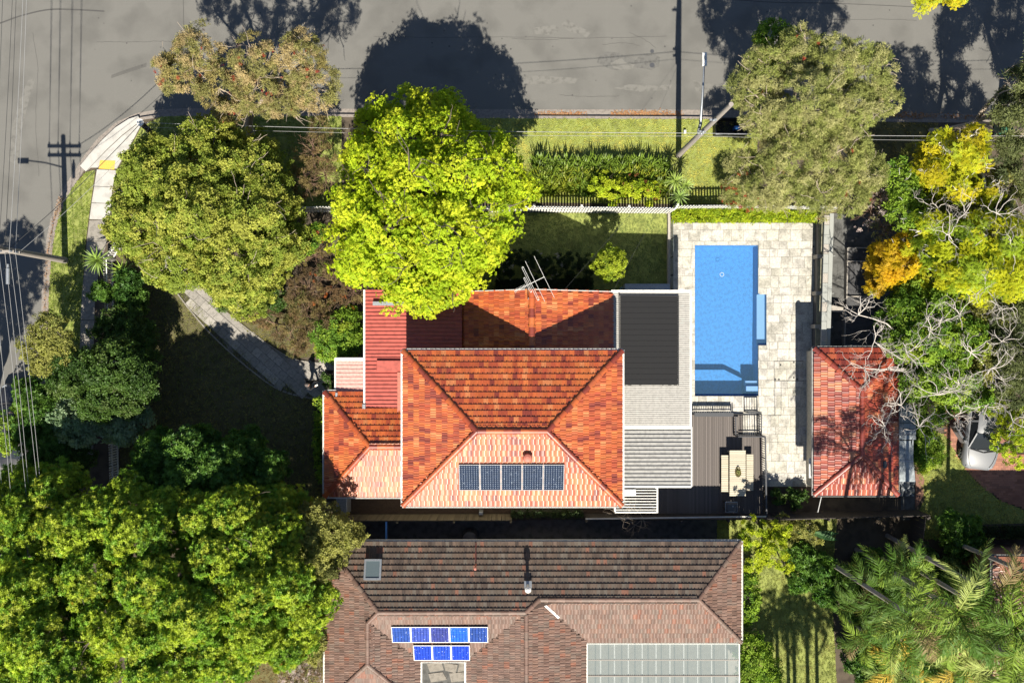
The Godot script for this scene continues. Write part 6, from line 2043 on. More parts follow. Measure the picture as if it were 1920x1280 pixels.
func make_sprigs():
	var r := RandomNumberGenerator.new(); r.seed = 99
	for called in ["round", "narrow", "rosette", "maple", "feather"]:
		var mb := MB.new()
		match called:
			"round":
				for i in 9:
					var a := TAU * i * 0.382 + r.randf() * 0.5
					var e := r.randf_range(0.0, 1.0)
					var d := Vector3(cos(a) * cos(e), sin(e), sin(a) * cos(e))
					leaf(mb, d * 0.12 + Vector3(0, r.randf_range(-0.15, 0.2), 0), d, (Vector3.UP - d * d.y + Vector3(r.randf_range(-0.4, 0.4), 0, r.randf_range(-0.4, 0.4))).normalized(), 0.42, 0.25)
			"narrow":
				for i in 18:
					var a := r.randf() * TAU
					var e := r.randf_range(-0.5, 1.35)
					var d := Vector3(cos(a) * cos(e), sin(e), sin(a) * cos(e))
					leaf(mb, d * 0.05 + Vector3(r.randf_range(-0.2, 0.2), r.randf_range(-0.15, 0.15), r.randf_range(-0.2, 0.2)), d, d.cross(Vector3(r.randf() - 0.5, r.randf() - 0.5, 0.6)).normalized(), 0.45, 0.085, 0.1)
			"rosette":
				for i in 11:
					var a := TAU * i / 11.0 + r.randf() * 0.3
					var e := 0.2 if i % 2 == 0 else 0.75
					var d := Vector3(cos(a) * cos(e), sin(e), sin(a) * cos(e))
					leaf(mb, Vector3(0, 0.05, 0), d, (Vector3.UP - d * d.y).normalized(), 0.56, 0.17, 0.2)
			"maple":
				for i in 6:
					var a := TAU * i * 0.382
					var o := Vector3(cos(a), 0, sin(a)) * (0.12 + 0.05 * i) + Vector3(0, r.randf_range(-0.12, 0.12), 0)
					var up := Vector3(r.randf_range(-0.5, 0.5), 1, r.randf_range(-0.5, 0.5)).normalized()
					var x := up.cross(Vector3(sin(a), 0, -cos(a))).normalized()
					for k in [-1.0, 0.0, 1.0]:
						var d := x.rotated(up, k * 0.95)
						leaf(mb, o - x * 0.08, d, up, 0.34 if k == 0 else 0.27, 0.17, 0.12)
			"feather":
				for i in 4:
					var a := TAU * i / 4.0 + 0.5
					var dx := Vector3(cos(a), 0.15, sin(a)).normalized()
					var sd := dx.cross(Vector3.UP).normalized()
					for k in 8:
						var q := dx * (0.1 + 0.055 * k) - Vector3.UP * 0.003 * k * k
						for e in [-1, 1]:
							leaf(mb, q, (sd * e + dx * 0.5).normalized(), Vector3.UP, 0.16 - 0.009 * absf(k - 3.0), 0.055, 0.2)
		sprigs[called] = mb.mesh()
	var C := func(a: Array) -> Array:
		var o := []
		for c in a: o.append(Color(c[0], c[1], c[2]))
		return o
	kinds = {
		"tan": {"s": "narrow", "m": "leaf_fine", "c": C.call([[0.375, 0.312, 0.112], [0.288, 0.275, 0.094], [0.463, 0.362, 0.175], [0.325, 0.312, 0.1]]), "size": 0.25, "dens": 95.0, "per": 12, "clump": 0.34, "bark": "bark_pale", "gap": -0.26},
		"grey": {"s": "narrow", "m": "leaf_fine", "c": C.call([[0.35, 0.37, 0.115], [0.28, 0.31, 0.09], [0.42, 0.41, 0.17], [0.33, 0.37, 0.1]]), "size": 0.24, "dens": 115.0, "per": 12, "clump": 0.34, "bark": "bark_pale", "gap": -0.3},
		"olive": {"s": "round", "m": "leaf", "c": C.call([[0.35, 0.41, 0.06], [0.43, 0.45, 0.08], [0.25, 0.32, 0.045], [0.38, 0.44, 0.07]]), "size": 0.22, "dens": 125.0, "per": 12, "clump": 0.33, "bark": "bark_pale", "gap": -0.28},
		"olive_pale": {"s": "round", "m": "leaf", "c": C.call([[0.28, 0.294, 0.07], [0.364, 0.364, 0.098], [0.182, 0.196, 0.056]]), "size": 0.2, "dens": 120.0, "per": 10, "clump": 0.3, "bark": "bark_pale", "gap": -0.4},
		"lime": {"s": "maple", "m": "leaf", "c": C.call([[0.5, 0.61, 0.02], [0.43, 0.56, 0.02], [0.57, 0.63, 0.03], [0.38, 0.52, 0.02]]), "size": 0.21, "dens": 140.0, "per": 14, "clump": 0.4, "bark": "bark", "gap": -0.16},
		"yellow": {"s": "feather", "m": "leaf", "c": C.call([[0.6, 0.57, 0.02], [0.52, 0.55, 0.02], [0.62, 0.54, 0.02], [0.38, 0.46, 0.03]]), "size": 0.42, "dens": 48.0, "per": 9, "clump": 0.42, "bark": "bark_silver", "gap": -0.08},
		"yellow_lime": {"s": "feather", "m": "leaf", "c": C.call([[0.5, 0.56, 0.02], [0.56, 0.57, 0.02], [0.34, 0.46, 0.03], [0.28, 0.42, 0.04]]), "size": 0.42, "dens": 50.0, "per": 9, "clump": 0.42, "bark": "bark_silver", "gap": -0.08},
		"orange": {"s": "feather", "m": "leaf", "c": C.call([[0.726, 0.44, 0.013], [0.682, 0.484, 0.013], [0.605, 0.396, 0.022], [0.495, 0.462, 0.022]]), "size": 0.42, "dens": 45.0, "per": 9, "clump": 0.3, "bark": "bark_silver", "gap": -0.4},
		"mid": {"s": "round", "m": "leaf", "c": C.call([[0.203, 0.338, 0.034], [0.27, 0.405, 0.041], [0.135, 0.257, 0.027], [0.338, 0.432, 0.041]]), "size": 0.25, "dens": 95.0, "per": 10, "clump": 0.35, "bark": "bark", "gap": -0.34},
		"dark_olive": {"s": "narrow", "m": "leaf_fine", "c": C.call([[0.13, 0.156, 0.058], [0.169, 0.195, 0.072], [0.091, 0.117, 0.046]]), "size": 0.42, "dens": 55.0, "per": 10, "clump": 0.4, "bark": "bark_pale", "gap": -0.35},
		"bright": {"s": "rosette", "m": "leaf_gloss", "c": C.call([[0.34, 0.49, 0.045], [0.42, 0.53, 0.05], [0.22, 0.39, 0.04], [0.45, 0.52, 0.06]]), "size": 0.24, "dens": 115.0, "per": 9, "clump": 0.36, "bark": "bark", "gap": -0.3},
		"dark": {"s": "round", "m": "leaf_gloss", "c": C.call([[0.06, 0.12, 0.025], [0.085, 0.155, 0.03], [0.11, 0.17, 0.04]]), "size": 0.25, "dens": 95.0, "per": 10, "clump": 0.3, "bark": "bark", "gap": -0.6},
		"magnolia": {"s": "rosette", "m": "leaf_gloss", "c": C.call([[0.09, 0.2, 0.035], [0.13, 0.25, 0.04], [0.07, 0.16, 0.03]]), "size": 0.32, "dens": 75.0, "per": 8, "clump": 0.38, "bark": "bark", "gap": -0.35},
		"silver_green": {"s": "round", "m": "leaf", "c": C.call([[0.24, 0.35, 0.19], [0.3, 0.4, 0.23], [0.19, 0.29, 0.15]]), "size": 0.36, "dens": 60.0, "per": 10, "clump": 0.32, "bark": "bark", "gap": -0.5},
		"hedge": {"s": "round", "m": "leaf", "c": C.call([[0.396, 0.504, 0.024], [0.48, 0.552, 0.03], [0.288, 0.408, 0.024]]), "size": 0.2, "dens": 170.0, "per": 8, "clump": 0.16, "bark": "bark", "gap": -0.9},
		"topiary": {"s": "round", "m": "leaf", "c": C.call([[0.338, 0.416, 0.026], [0.416, 0.494, 0.039], [0.234, 0.325, 0.026]]), "size": 0.17, "dens": 260.0, "per": 6, "clump": 0.1, "bark": "bark", "gap": -0.9},
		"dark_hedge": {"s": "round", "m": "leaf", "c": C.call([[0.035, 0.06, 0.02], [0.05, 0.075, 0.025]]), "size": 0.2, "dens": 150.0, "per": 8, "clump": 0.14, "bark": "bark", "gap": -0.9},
		"brown": {"s": "narrow", "m": "leaf_fine", "c": C.call([[0.22, 0.14, 0.07], [0.17, 0.12, 0.06], [0.26, 0.2, 0.08], [0.15, 0.15, 0.05]]), "size": 0.22, "dens": 26.0, "per": 8, "clump": 0.3, "bark": "bark_brown", "gap": -0.3},
		"blossom": {"s": "round", "m": "leaf", "c": C.call([[0.62, 0.54, 0.53], [0.55, 0.45, 0.45], [0.3, 0.3, 0.12], [0.22, 0.15, 0.1]]), "size": 0.16, "dens": 26.0, "per": 6, "clump": 0.3, "bark": "bark_brown", "gap": -0.3},
	}

func lobes_of(flat: Array) -> Array:      # [px, py, height, radius in plan units, squash] -> [centre, radius, squash]
	var out := []
	for l in flat:
		out.append([P(l[0], l[1], l[2]), l[3] * (CAM_H - l[2]) / FOCAL, l[4] if l.size() > 4 else (0.72 if flat.size() < 5 else 1.0)])
	return out

func crown_buf(lobes: Array, k: Dictionary, dens := 1.0) -> PackedFloat32Array:
	var buf := PackedFloat32Array()
	var shift := Vector3(rf(0, 50), rf(0, 50), rf(0, 50))
	var per: int = k.per
	var cols: Array = k.c
	var size: float = k.size
	var clump: float = k.clump
	for li in lobes.size():
		var c: Vector3 = lobes[li][0]; var r: float = lobes[li][1]; var sq: float = lobes[li][2]
		var n := int(ceil(TAU * r * r * 1.15 * k.dens * dens / per))
		var cl := minf(clump, r * 0.6)
		for i in n:
			var d := rdir()
			if d.y < -0.2: d.y = -d.y
			var wob := 1.0 + 0.38 * noise3.get_noise_3dv(d * 1.7 + shift + Vector3.ONE * li) + 0.22 * noise3.get_noise_3dv(d * 4.5 + shift)
			var rad := wob * (1.0 - 0.45 * pow(rng.randf(), 2.2))
			var q := c + d * Vector3(r, r * sq, r) * rad
			if q.y < 0.15: continue
			if noise3.get_noise_3dv(q * 0.55 + shift) * 0.6 + noise3.get_noise_3dv(q * 1.5 + shift) * 0.4 < k.gap: continue
			var deep := false
			for lj in lobes.size():
				if lj == li: continue
				var e: Vector3 = q - lobes[lj][0]
				e.y /= lobes[lj][2]
				if e.length() < lobes[lj][1] * 0.68: deep = true; break
			if deep: continue
			var tone := clampf(0.5 + 0.55 * noise3.get_noise_3dv(q * 0.5 - shift) + rf(-0.2, 0.2), 0, 0.999) * cols.size()
			var base: Color = cols[int(tone)]
			var lum := rf(0.86, 1.16)
			var up0 := (d + Vector3(0, 0.45, 0)).normalized()
			for j in per:
				var off := rdir() * cl * sqrt(rng.randf())
				off -= d * d.dot(off) * 0.45
				var up := (up0 + rdir() * 0.65).normalized()
				var s := size * rf(0.7, 1.3)
				var b := Basis(Quaternion(Vector3.UP, up)) * Basis(Vector3.UP, rf(0, TAU))
				var kk := lum * rf(0.9, 1.1)
				push(buf, Transform3D(b.scaled(Vector3.ONE * s), q + off), Color(base.r * kk, base.g * kk, base.b * kk))
	return buf

func limb(mb: MB, a: Vector3, b: Vector3, r0: float, r1: float, bow := 0.3, sides := 6):
	var p := PackedVector3Array(); var rr := PackedFloat32Array()
	var side := Vector3(rf(-1, 1), rf(-0.3, 0.6), rf(-1, 1)) * bow
	for i in 6:
		var t := i / 5.0
		p.append(a.lerp(b, t) + side * sin(t * PI) + Vector3(rf(-1, 1), 0, rf(-1, 1)) * 0.05 * sin(t * PI))
		rr.append(lerpf(r0, r1, t))
	mb.tube(p, rr, sides)

# wandering bare twigs that fork
func twigs(mb: MB, o: Vector3, d: Vector3, l: float, r: float, depth: int, flat := 0.5, kink := 0.55):
	var p := PackedVector3Array([o]); var rr := PackedFloat32Array([r])
	var q := o; var e := d
	var n := 4
	for i in n:
		e = (e + Vector3(rf(-1, 1), rf(-1, 1) * flat, rf(-1, 1)) * kink).normalized()
		q += e * l / n
		p.append(q); rr.append(lerpf(r, r * 0.62, (i + 1.0) / n))
		if depth > 0 and i > 0 and rng.randf() < 0.72:
			var f := (e + Vector3(rf(-1, 1), rf(-0.5, 0.8) * flat, rf(-1, 1)) * 1.1).normalized()
			twigs(mb, q, f, l * rf(0.5, 0.8), rr[i + 1] * 0.72, depth - 1, flat, kink)
	mb.tube(p, rr, 4, false)

func tree(called: String, label: String, cat: String, group: String, bx: float, by: float, flat: Array, kind: String, opts := {}) -> Node3D:
	var k: Dictionary = kinds[kind]
	var base := P(bx, by)
	var t := thing(called, label, cat, base, group)
	var lobes := lobes_of(flat)
	var top := 0.0
	var mid := Vector3.ZERO
	for l in lobes:
		top = maxf(top, l[0].y); mid += l[0] / lobes.size()
	var mb := MB.new()
	var tr: float = opts.get("trunk", 0.05 + 0.028 * top)
	var fork := base.lerp(mid, 0.45); fork.y = top * 0.38
	limb(mb, Vector3(0, -0.1, 0), fork - base, tr, tr * 0.75, 0.15, 9)
	put("trunk", mb, mats[opts.get("bark", k.bark)], t)
	mb = MB.new()
	for l in lobes:
		var e: Vector3 = l[0] - base
		limb(mb, fork - base, e, tr * 0.55, tr * 0.16, 0.35)
		for i in int(opts.get("twigs", 1)):
			twigs(mb, e, (rdir() + Vector3(0, 0.3, 0)).normalized(), l[1] * 0.8, tr * 0.09 + 0.006, 1, 0.6, 0.4)
	put("limbs", mb, mats[opts.get("bark", k.bark)], t)
	var local := []
	for l in lobes:
		var big: float = opts.get("cleft", 0.0) if lobes.size() > 4 else 0.0
		local.append([l[0] - base + Vector3(0, rf(-1, 1) * big - 0.3 * big, 0), l[1] * (0.92 - 0.13 * big if lobes.size() > 4 else 1.0), l[2] + 0.2 * big])
	if lobes.size() > 4 and opts.get("fill", true):      # thinner foliage lower down, seen through the gaps
		for l in lobes:
			if l[0].y > 3.5: local.append([l[0] - base + Vector3(rf(-0.4, 0.4), -1.5, rf(-0.4, 0.4)), l[1] * 0.98, 0.6])
	many("crown", sprigs[k.s], crown_buf(local, k, opts.get("dens", 1.0)), mats[k.m], t, "stuff")
	if opts.has("flowers"):
		var buf := PackedFloat32Array()
		var fc: Color = opts.flowers
		for i in int(opts.get("n_flowers", 60)):
			var l = local[rng.randi() % local.size()]
			var d := rdir(); d.y = absf(d.y)
			var q: Vector3 = l[0] + d * Vector3(l[1], l[1] * l[2], l[1]) * rf(0.95, 1.15)
			for j in 3:
				var kk := rf(0.7, 1.2)
				push(buf, Transform3D(Basis(Quaternion(Vector3.UP, (d + rdir() * 0.5).normalized())).scaled(Vector3.ONE * rf(0.08, 0.16)), q + rdir() * 0.06), Color(fc.r * kk, fc.g * kk, fc.b * kk))
		many("flowers", sprigs["narrow"], buf, mats["leaf"], t, "stuff")
	return t

func bare(called: String, label: String, cat: String, group: String, bx: float, by: float, tips: Array, bark: String, r: float, depth: int, kink := 0.55, l := 1.0):
	var base := P(bx, by)
	var t := thing(called, label, cat, base, group)
	var mb := MB.new()
	var h := 0.0
	var mid := Vector3.ZERO
	for q in tips:
		h = maxf(h, q[2]); mid += P(q[0], q[1], q[2]) / tips.size()
	var fork := (mid - base) * 0.4; fork.y = h * 0.35
	limb(mb, Vector3(0, -0.1, 0), fork, r * 2.6, r * 2.0, 0.2, 9)
	put("trunk", mb, mats[bark], t)
	mb = MB.new()
	for q in tips:
		var e := P(q[0], q[1], q[2]) - base
		limb(mb, fork, e, r * 1.5, r * 0.7, 0.5)
		for i in int(q[3]):
			var d := (rdir() * Vector3(1, 0.4, 1) + Vector3(0, 0.25, 0)).normalized()
			twigs(mb, e, d, l * rf(0.8, 1.2), r * 0.6, depth, 0.45, kink)
	put("branches", mb, mats[bark], t)
	return t

func clipped(called: String, label: String, cat: String, poly: Array, h: float, kind: String, n_per_m2 := 1.0, group := ""):
	# a block of foliage with a flat top over the outline poly
	var k: Dictionary = kinds[kind]
	var pp := pts(poly, h)
	var f := flat2(pp)
	var lo := Vector2(1e9, 1e9); var hi := -lo
	for q in f: lo = lo.min(q); hi = hi.max(q)
	var buf := PackedFloat32Array()
	var n := int((hi.x - lo.x) * (hi.y - lo.y) * k.dens * 1.6 * n_per_m2)
	for i in n:
		var q := Vector2(rf(lo.x, hi.x), rf(lo.y, hi.y))
		if not Geometry2D.is_point_in_polygon(q, f): continue
		var y := h * (1.0 - 0.5 * pow(rng.randf(), 2.5)) + 0.16 * h * noise3.get_noise_2d(q.x * 1.3, q.y * 1.3)
		var c: Color = k.c[rng.randi() % k.c.size()]
		var kk := rf(0.75, 1.2)
		var up := (Vector3.UP + rdir() * 0.75).normalized()
		push(buf, Transform3D((Basis(Quaternion(Vector3.UP, up)) * Basis(Vector3.UP, rf(0, TAU))).scaled(Vector3.ONE * k.size * rf(0.7, 1.3)), Vector3(q.x, y, q.y)), Color(c.r * kk, c.g * kk, c.b * kk))
	var t := thing(called, label, cat, Vector3.ZERO, group)
	many("foliage", sprigs[k.s], buf, mats[k.m], t, "stuff")
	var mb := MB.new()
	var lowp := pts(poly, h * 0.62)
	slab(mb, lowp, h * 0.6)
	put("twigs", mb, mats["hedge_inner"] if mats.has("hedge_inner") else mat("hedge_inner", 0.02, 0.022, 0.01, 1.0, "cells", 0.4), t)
	return t

func sword(l: float, w: float, bend: float) -> ArrayMesh:   # a long leaf along +z from the origin
	var mb := MB.new()
	var n := 5
	for i in n:
		var a := float(i) / n; var b := float(i + 1) / n
		var wa := w * (0.55 + 1.2 * a * (1 - a)) * (1 - a * a * a); var wb := w * (0.55 + 1.2 * b * (1 - b)) * (1 - b * b * b)
		var pa := Vector3(0, -bend * a * a, a) * l; var pb := Vector3(0, -bend * b * b, b) * l
		for e in [-1.0, 1.0]:
			var q0 := pa + Vector3(e * wa / 2, wa * 0.18, 0); var q1 := pb + Vector3(e * wb / 2, wb * 0.18, 0)
			if e < 0: mb.quad(pa, pb, q1, q0)
			else: mb.quad(q0, q1, pb, pa)
	return mb.mesh()

func yucca(label: String, px: float, py: float, h: float, r: float, n: int, col: Color):
	var base := P(px, py, h); base.y = 0
	var t := thing("yucca", label, "yucca", base, "yuccas")
	var mb := MB.new()
	limb(mb, Vector3(0, -0.1, 0), Vector3(0, h, 0), 0.11, 0.09, 0.08, 8)
	put("stem", mb, mats["bark"], t)
	var ms := [sword(r, r * 0.1, 0.12), sword(r * 0.9, r * 0.1, 0.28)]
	var lm := []
	for i in 3:
		var k: float = [0.75, 1.0, 1.3][i]
		var m := mat("yucca_leaf_%s_%d" % [str(snappedf(col.g, 0.01)), i], col.r * k, col.g * k, col.b * k, 0.45)
		m.backlight_enabled = true; m.backlight = Color(0.4, 0.42, 0.25)
		lm.append(m)
	for i in n:
		var a := TAU * i * 0.382
		var e := lerpf(-0.15, 1.25, float(i) / n) + rf(-0.08, 0.08)
		var o := put("leaf", ms[i % 2], lm[rng.randi() % 3], t)
		o.transform = Transform3D(Basis(Vector3.UP, a) * Basis(Vector3.RIGHT, -e) * Basis(Vector3.BACK, rf(-0.3, 0.3)), Vector3(0, h + 0.1 * float(i) / n, 0))

func frond_mesh(l: float, droop: float, pairs: int, leaf_l: float, lift: float) -> ArrayMesh:
	var mb := MB.new()
	var spine := PackedVector3Array(); var rr := PackedFloat32Array()
	for i in 11:
		var t := i / 10.0
		spine.append(Vector3(0, sin(t * 1.5) * lift * l - droop * l * t * t * t, t * l * (1.0 - 0.15 * t)))
		rr.append(lerpf(0.035, 0.008, t))
	mb.tube(spine, rr, 4)
	var r := RandomNumberGenerator.new(); r.seed = int(l * 1000) + pairs
	for i in pairs:
		for e in [-1.0, 1.0]:
			var t := clampf(0.12 + 0.87 * i / (pairs - 1.0) + r.randf_range(-0.012, 0.012), 0.05, 0.99)
			var k := t * 10.0
			var a := spine[mini(int(k), 9)].lerp(spine[mini(int(k) + 1, 10)], k - int(k))
			var d := (spine[mini(int(k) + 1, 10)] - spine[mini(int(k), 9)]).normalized()
			var ll := leaf_l * (0.35 + 1.3 * sin(PI * clampf(t * 0.9 + 0.08, 0, 1))) * 0.62 * r.randf_range(0.8, 1.15)
			var dir: Vector3 = (Vector3(e, r.randf_range(-0.35, 0.45) - 0.2 * t, 0) + d * (0.5 + 0.9 * t + r.randf_range(-0.2, 0.2))).normalized()
			var s := dir.cross(Vector3(r.randf_range(-0.7, 0.7), 1, r.randf_range(-0.7, 0.7))).normalized() * 0.019
			var m := a + dir * ll * 0.55 + Vector3.UP * 0.01
			var tip := a + dir * ll + Vector3.DOWN * ll * 0.4
			mb.quad(a - s * 0.6, a + s * 0.6, m + s, m - s)
			mb.tri(m - s, m + s, tip)
	return mb.mesh()

func palm(label: String, px: float, py: float, h: float, l: float, n: int, cols: Array, lean := Vector3.ZERO, group := "feather palms in the lower right garden"):
	var base := P(px, py)
	var top := base + Vector3(0, h, 0) + lean
	var t := thing("palm_tree", label, "palm tree", base, group)
	var mb := MB.new()
	var p := PackedVector3Array(); var rr := PackedFloat32Array()
	for i in 15:
		var f := i / 14.0
		p.append(Vector3(0, 0, 0).lerp(top - base, f) + lean * 0.1 * sin(f * PI)); rr.append(lerpf(0.115, 0.085, f) * (1.08 if i % 2 == 0 else 1.0))
	mb.tube(p, rr, 9)
	put("trunk", mb, mats["grey_wood"], t)
	var ms := [frond_mesh(l, 0.55, 36, l * 0.25, 0.4), frond_mesh(l * 0.95, 0.8, 34, l * 0.25, 0.5), frond_mesh(l * 0.85, 0.35, 32, l * 0.24, 0.55)]
	for i in n:
		var a := TAU * i * 0.382 + rf(-0.25, 0.25)
		var e := lerpf(-0.25, 0.55, float(i) / n)
		var c: Array = cols[rng.randi() % cols.size()]
		var key := "frond %.2f %.2f" % [c[0], c[1]]
		if not mats.has(key):
			var m := mat(key, c[0], c[1], c[2], 0.55)
			m.metallic_specular = 0.3
			m.backlight_enabled = true; m.backlight = Color(0.5, 0.52, 0.25)
		var o := put("frond", ms[i % 3], mats[key], t)
		o.transform = Transform3D(Basis(Vector3.UP, a) * Basis(Vector3.RIGHT, -e) * Basis(Vector3.BACK, rf(-1.0, 1.0)), top - base)
	return t

func build_vegetation():
	make_sprigs()
	var red := Color(0.5, 0.07, 0.04)
	# upper street trees
	tree("bottlebrush_tree", "tan-green twiggy bottlebrush tree with red flowers at the corner of the two streets", "tree", "", 470, 250, [[372, 105, 6.2, 62], [340, 145, 5.6, 48], [410, 165, 5.8, 55], [478, 118, 6.2, 52], [475, 178, 5.4, 52], [568, 118, 6.3, 60], [595, 165, 5.8, 58], [540, 190, 5.3, 45], [430, 212, 4.6, 36]], "tan", {"flowers": red, "n_flowers": 45, "twigs": 9, "cleft": 0.8, "fill": false, "dens": 0.75})
	tree("olive_tree", "broad dark olive-green tree spreading over the white footpath", "tree", "", 385, 440, [[300, 330, 5.0, 80], [390, 300, 5.6, 82], [470, 310, 5.2, 62], [265, 420, 4.8, 66], [370, 400, 6.2, 90], [470, 400, 5.8, 78], [325, 480, 5.0, 70], [430, 490, 5.4, 82], [505, 460, 4.8, 52], [500, 360, 4.8, 54], [245, 375, 4.2, 42], [440, 540, 4.4, 40]], "olive", {"twigs": 6, "cleft": 0.5})
	tree("lime_tree", "large glowing lime-yellow leafy tree above the white picket fence", "tree", "", 815, 440, [[755, 255, 7.8, 58], [828, 250, 8, 55], [690, 300, 7.4, 58], [770, 330, 9, 80], [860, 310, 8.8, 72], [928, 312, 7.5, 58], [962, 345, 6.8, 36], [668, 385, 7, 55], [642, 435, 6.4, 40], [730, 420, 9, 82], [830, 420, 9.3, 88], [920, 395, 8, 66], [682, 475, 7, 58], [770, 500, 8.2, 72], [860, 480, 8.2, 64], [905, 455, 7, 44], [790, 555, 6.8, 44], [742, 535, 6.8, 44], [848, 540, 6.8, 40], [715, 205, 4.6, 34], [770, 195, 5, 36], [818, 205, 5, 36], [690, 225, 4.3, 30], [865, 235, 4.5, 36], [912, 268, 4.5, 34]], "lime", {"twigs": 4, "cleft": 1.0})
	tree("bottlebrush_tree", "big grey-olive bottlebrush tree hiding the timber pole on the upper verge", "tree", "", 1450, 250, [[1500, 98, 7, 48], [1440, 132, 6.8, 52], [1398, 168, 6, 40], [1560, 120, 7.3, 62], [1622, 132, 7, 56], [1652, 190, 6.5, 34], [1520, 190, 7.6, 74], [1600, 205, 7, 60], [1440, 210, 6.5, 58], [1482, 290, 6, 72], [1570, 285, 6, 72], [1625, 325, 5, 42], [1452, 345, 5.2, 60], [1540, 355, 5.4, 58], [1595, 375, 4.6, 34], [1388, 310, 4.2, 38]], "grey", {"flowers": red, "n_flowers": 22, "twigs": 7, "cleft": 0.4, "fill": false, "dens": 0.8})
	tree("dark_tree", "darker green tree showing behind the top of the grey bottlebrush", "tree", "", 1445, 110, [[1452, 75, 4.6, 34], [1462, 105, 4.4, 30], [1440, 110, 4, 26]], "mid", {})
	tree("overhanging_tree", "bright yellow foliage reaching in at the top edge of the road", "tree", "", 1770, -70, [[1738, -4, 7, 22], [1792, -16, 7, 26], [1760, -40, 7.4, 36]], "yellow", {})
	# right-hand garden
	tree("blossom_shrub", "white-flowering twiggy shrub left of the yellow trees", "shrub", "", 1650, 400, [[1632, 395, 2.8, 34], [1668, 385, 3.2, 34], [1660, 430, 2.4, 28], [1640, 360, 3, 26]], "blossom", {"twigs": 14, "bark": "bark_brown"})
	tree("green_tree", "pale green tree with silvery twigs beside the white-flowering shrub", "tree", "", 1700, 380, [[1695, 350, 4, 38], [1700, 390, 4.2, 40], [1730, 360, 3.8, 30], [1680, 320, 4, 24]], "mid", {"twigs": 12, "bark": "bark_silver", "dens": 0.6})
	tree("yellow_tree", "yellow feathery-leaved tree with pale branches near the green bin", "tree", "yellow autumn trees", 1800, 330, [[1765, 265, 6, 28], [1800, 290, 6.5, 40], [1842, 300, 6, 32], [1758, 318, 5.8, 32], [1800, 345, 6, 38], [1848, 355, 5.5, 32], [1830, 255, 6, 22]], "yellow", {"bark": "bark_silver", "twigs": 5, "dens": 0.85})
	tree("yellow_tree", "wide yellow-lime feathery tree at the right edge, laced with white branches", "tree", "yellow autumn trees", 1840, 480, [[1745, 425, 5.6, 36], [1790, 455, 6, 46], [1850, 432, 6.5, 44], [1900, 450, 7, 52], [1835, 500, 6.5, 52], [1890, 515, 6.5, 52], [1775, 505, 5.5, 42], [1935, 500, 7, 52], [1725, 465, 5, 30]], "yellow_lime", {"bark": "bark_silver", "twigs": 5, "dens": 0.9})
	tree("yellow_tree", "small orange-yellow tree beside the dark raised bed", "tree", "yellow autumn trees", 1680, 500, [[1668, 480, 4.4, 30], [1692, 500, 4.5, 32], [1660, 515, 4, 24], [1696, 455, 4.2, 18], [1645, 545, 3.6, 10]], "orange", {"bark": "bark_silver", "twigs": 4})
	tree("green_tree", "mid-green leafy tree under the bare silver branches behind the garage", "tree", "", 1750, 650, [[1700, 590, 4.2, 44], [1760, 575, 4.4, 46], [1740, 640, 4.8, 52], [1690, 645, 3.8, 36], [1800, 640, 4.6, 50], [1770, 705, 4.4, 52], [1722, 715, 3.6, 36], [1825, 735, 4, 40], [1745, 765, 3.4, 34], [1700, 540, 3.6, 32]], "mid", {"bark": "bark_silver", "dens": 0.75})
	bare("bare_tree", "leafless silvery tree with twisting white branches reaching over the garage roof", "tree", "leafless silvery trees", 1740, 660, [[1610, 590, 5.6, 7], [1640, 640, 5.8, 8], [1665, 690, 5.4, 7], [1620, 690, 5.2, 6], [1700, 660, 6, 7], [1745, 620, 6.4, 7], [1690, 760, 4.8, 7], [1660, 800, 4.2, 7], [1725, 800, 4.4, 7], [1760, 740, 5.4, 7]], "bark_twig", 0.034, 3, 0.6, 0.85)
	bare("bare_tree", "leafless silvery tree with crooked white branches in the middle of the yellow foliage", "tree", "leafless silvery trees", 1830, 560, [[1780, 440, 6.8, 6], [1810, 400, 6.6, 6], [1870, 400, 7.2, 6], [1900, 470, 7.6, 6], [1850, 540, 7, 7], [1800, 590, 6.2, 7], [1880, 580, 6.6, 7], [1760, 390, 5.8, 6]], "bark_twig", 0.034, 3, 0.65, 0.8)
	bare("bare_tree", "leafless silvery tree with fans of white twigs above the silver car", "tree", "leafless silvery trees", 1850, 720, [[1820, 660, 6, 7], [1860, 690, 6.2, 8], [1880, 640, 6, 7], [1800, 720, 5.6, 7], [1790, 780, 4.8, 7], [1850, 760, 5, 7], [1900, 790, 4.6, 6]], "bark_twig", 0.034, 3, 0.55, 0.75)
	tree("dark_tree", "tall dark olive tree at the right edge above the green bin", "tree", "dark olive trees at the right edge", 1745, 245, [[1905, 165, 7, 34], [1960, 125, 8.6, 58], [1935, 215, 7, 46], [1990, 190, 8.4, 60], [1885, 205, 5.4, 34], [2030, 120, 9, 60], [1985, 70, 8.8, 50], [1890, 275, 5.2, 34], [1912, 330, 5, 40], [1880, 395, 4.6, 24]], "dark_olive", {"twigs": 9, "dens": 0.6, "fill": false, "trunk": 0.16})
	tree("dark_tree", "dark olive tree at the right edge above the silver car", "tree", "dark olive trees at the right edge", 1930, 690, [[1905, 610, 5, 44], [1915, 670, 5.4, 50], [1900, 725, 4.6, 34]], "dark_olive", {"twigs": 5})
	tree("leafy_shrub", "yellow-green leafy shrub leaning over the drive right of the silver car", "shrub", "", 1905, 830, [[1878, 760, 2.8, 32], [1898, 800, 2.8, 38], [1905, 845, 2.2, 36], [1925, 780, 3.2, 44], [1885, 825, 2, 26]], "hedge", {"dens": 0.5})
	tree("round_shrub", "dark clipped round shrub between the lean-to and the bright lawn", "shrub", "", 1733, 842, [[1733, 842, 1.0, 36, 0.8], [1722, 815, 1.2, 26, 0.8]], "mid", {"dens": 1.2})
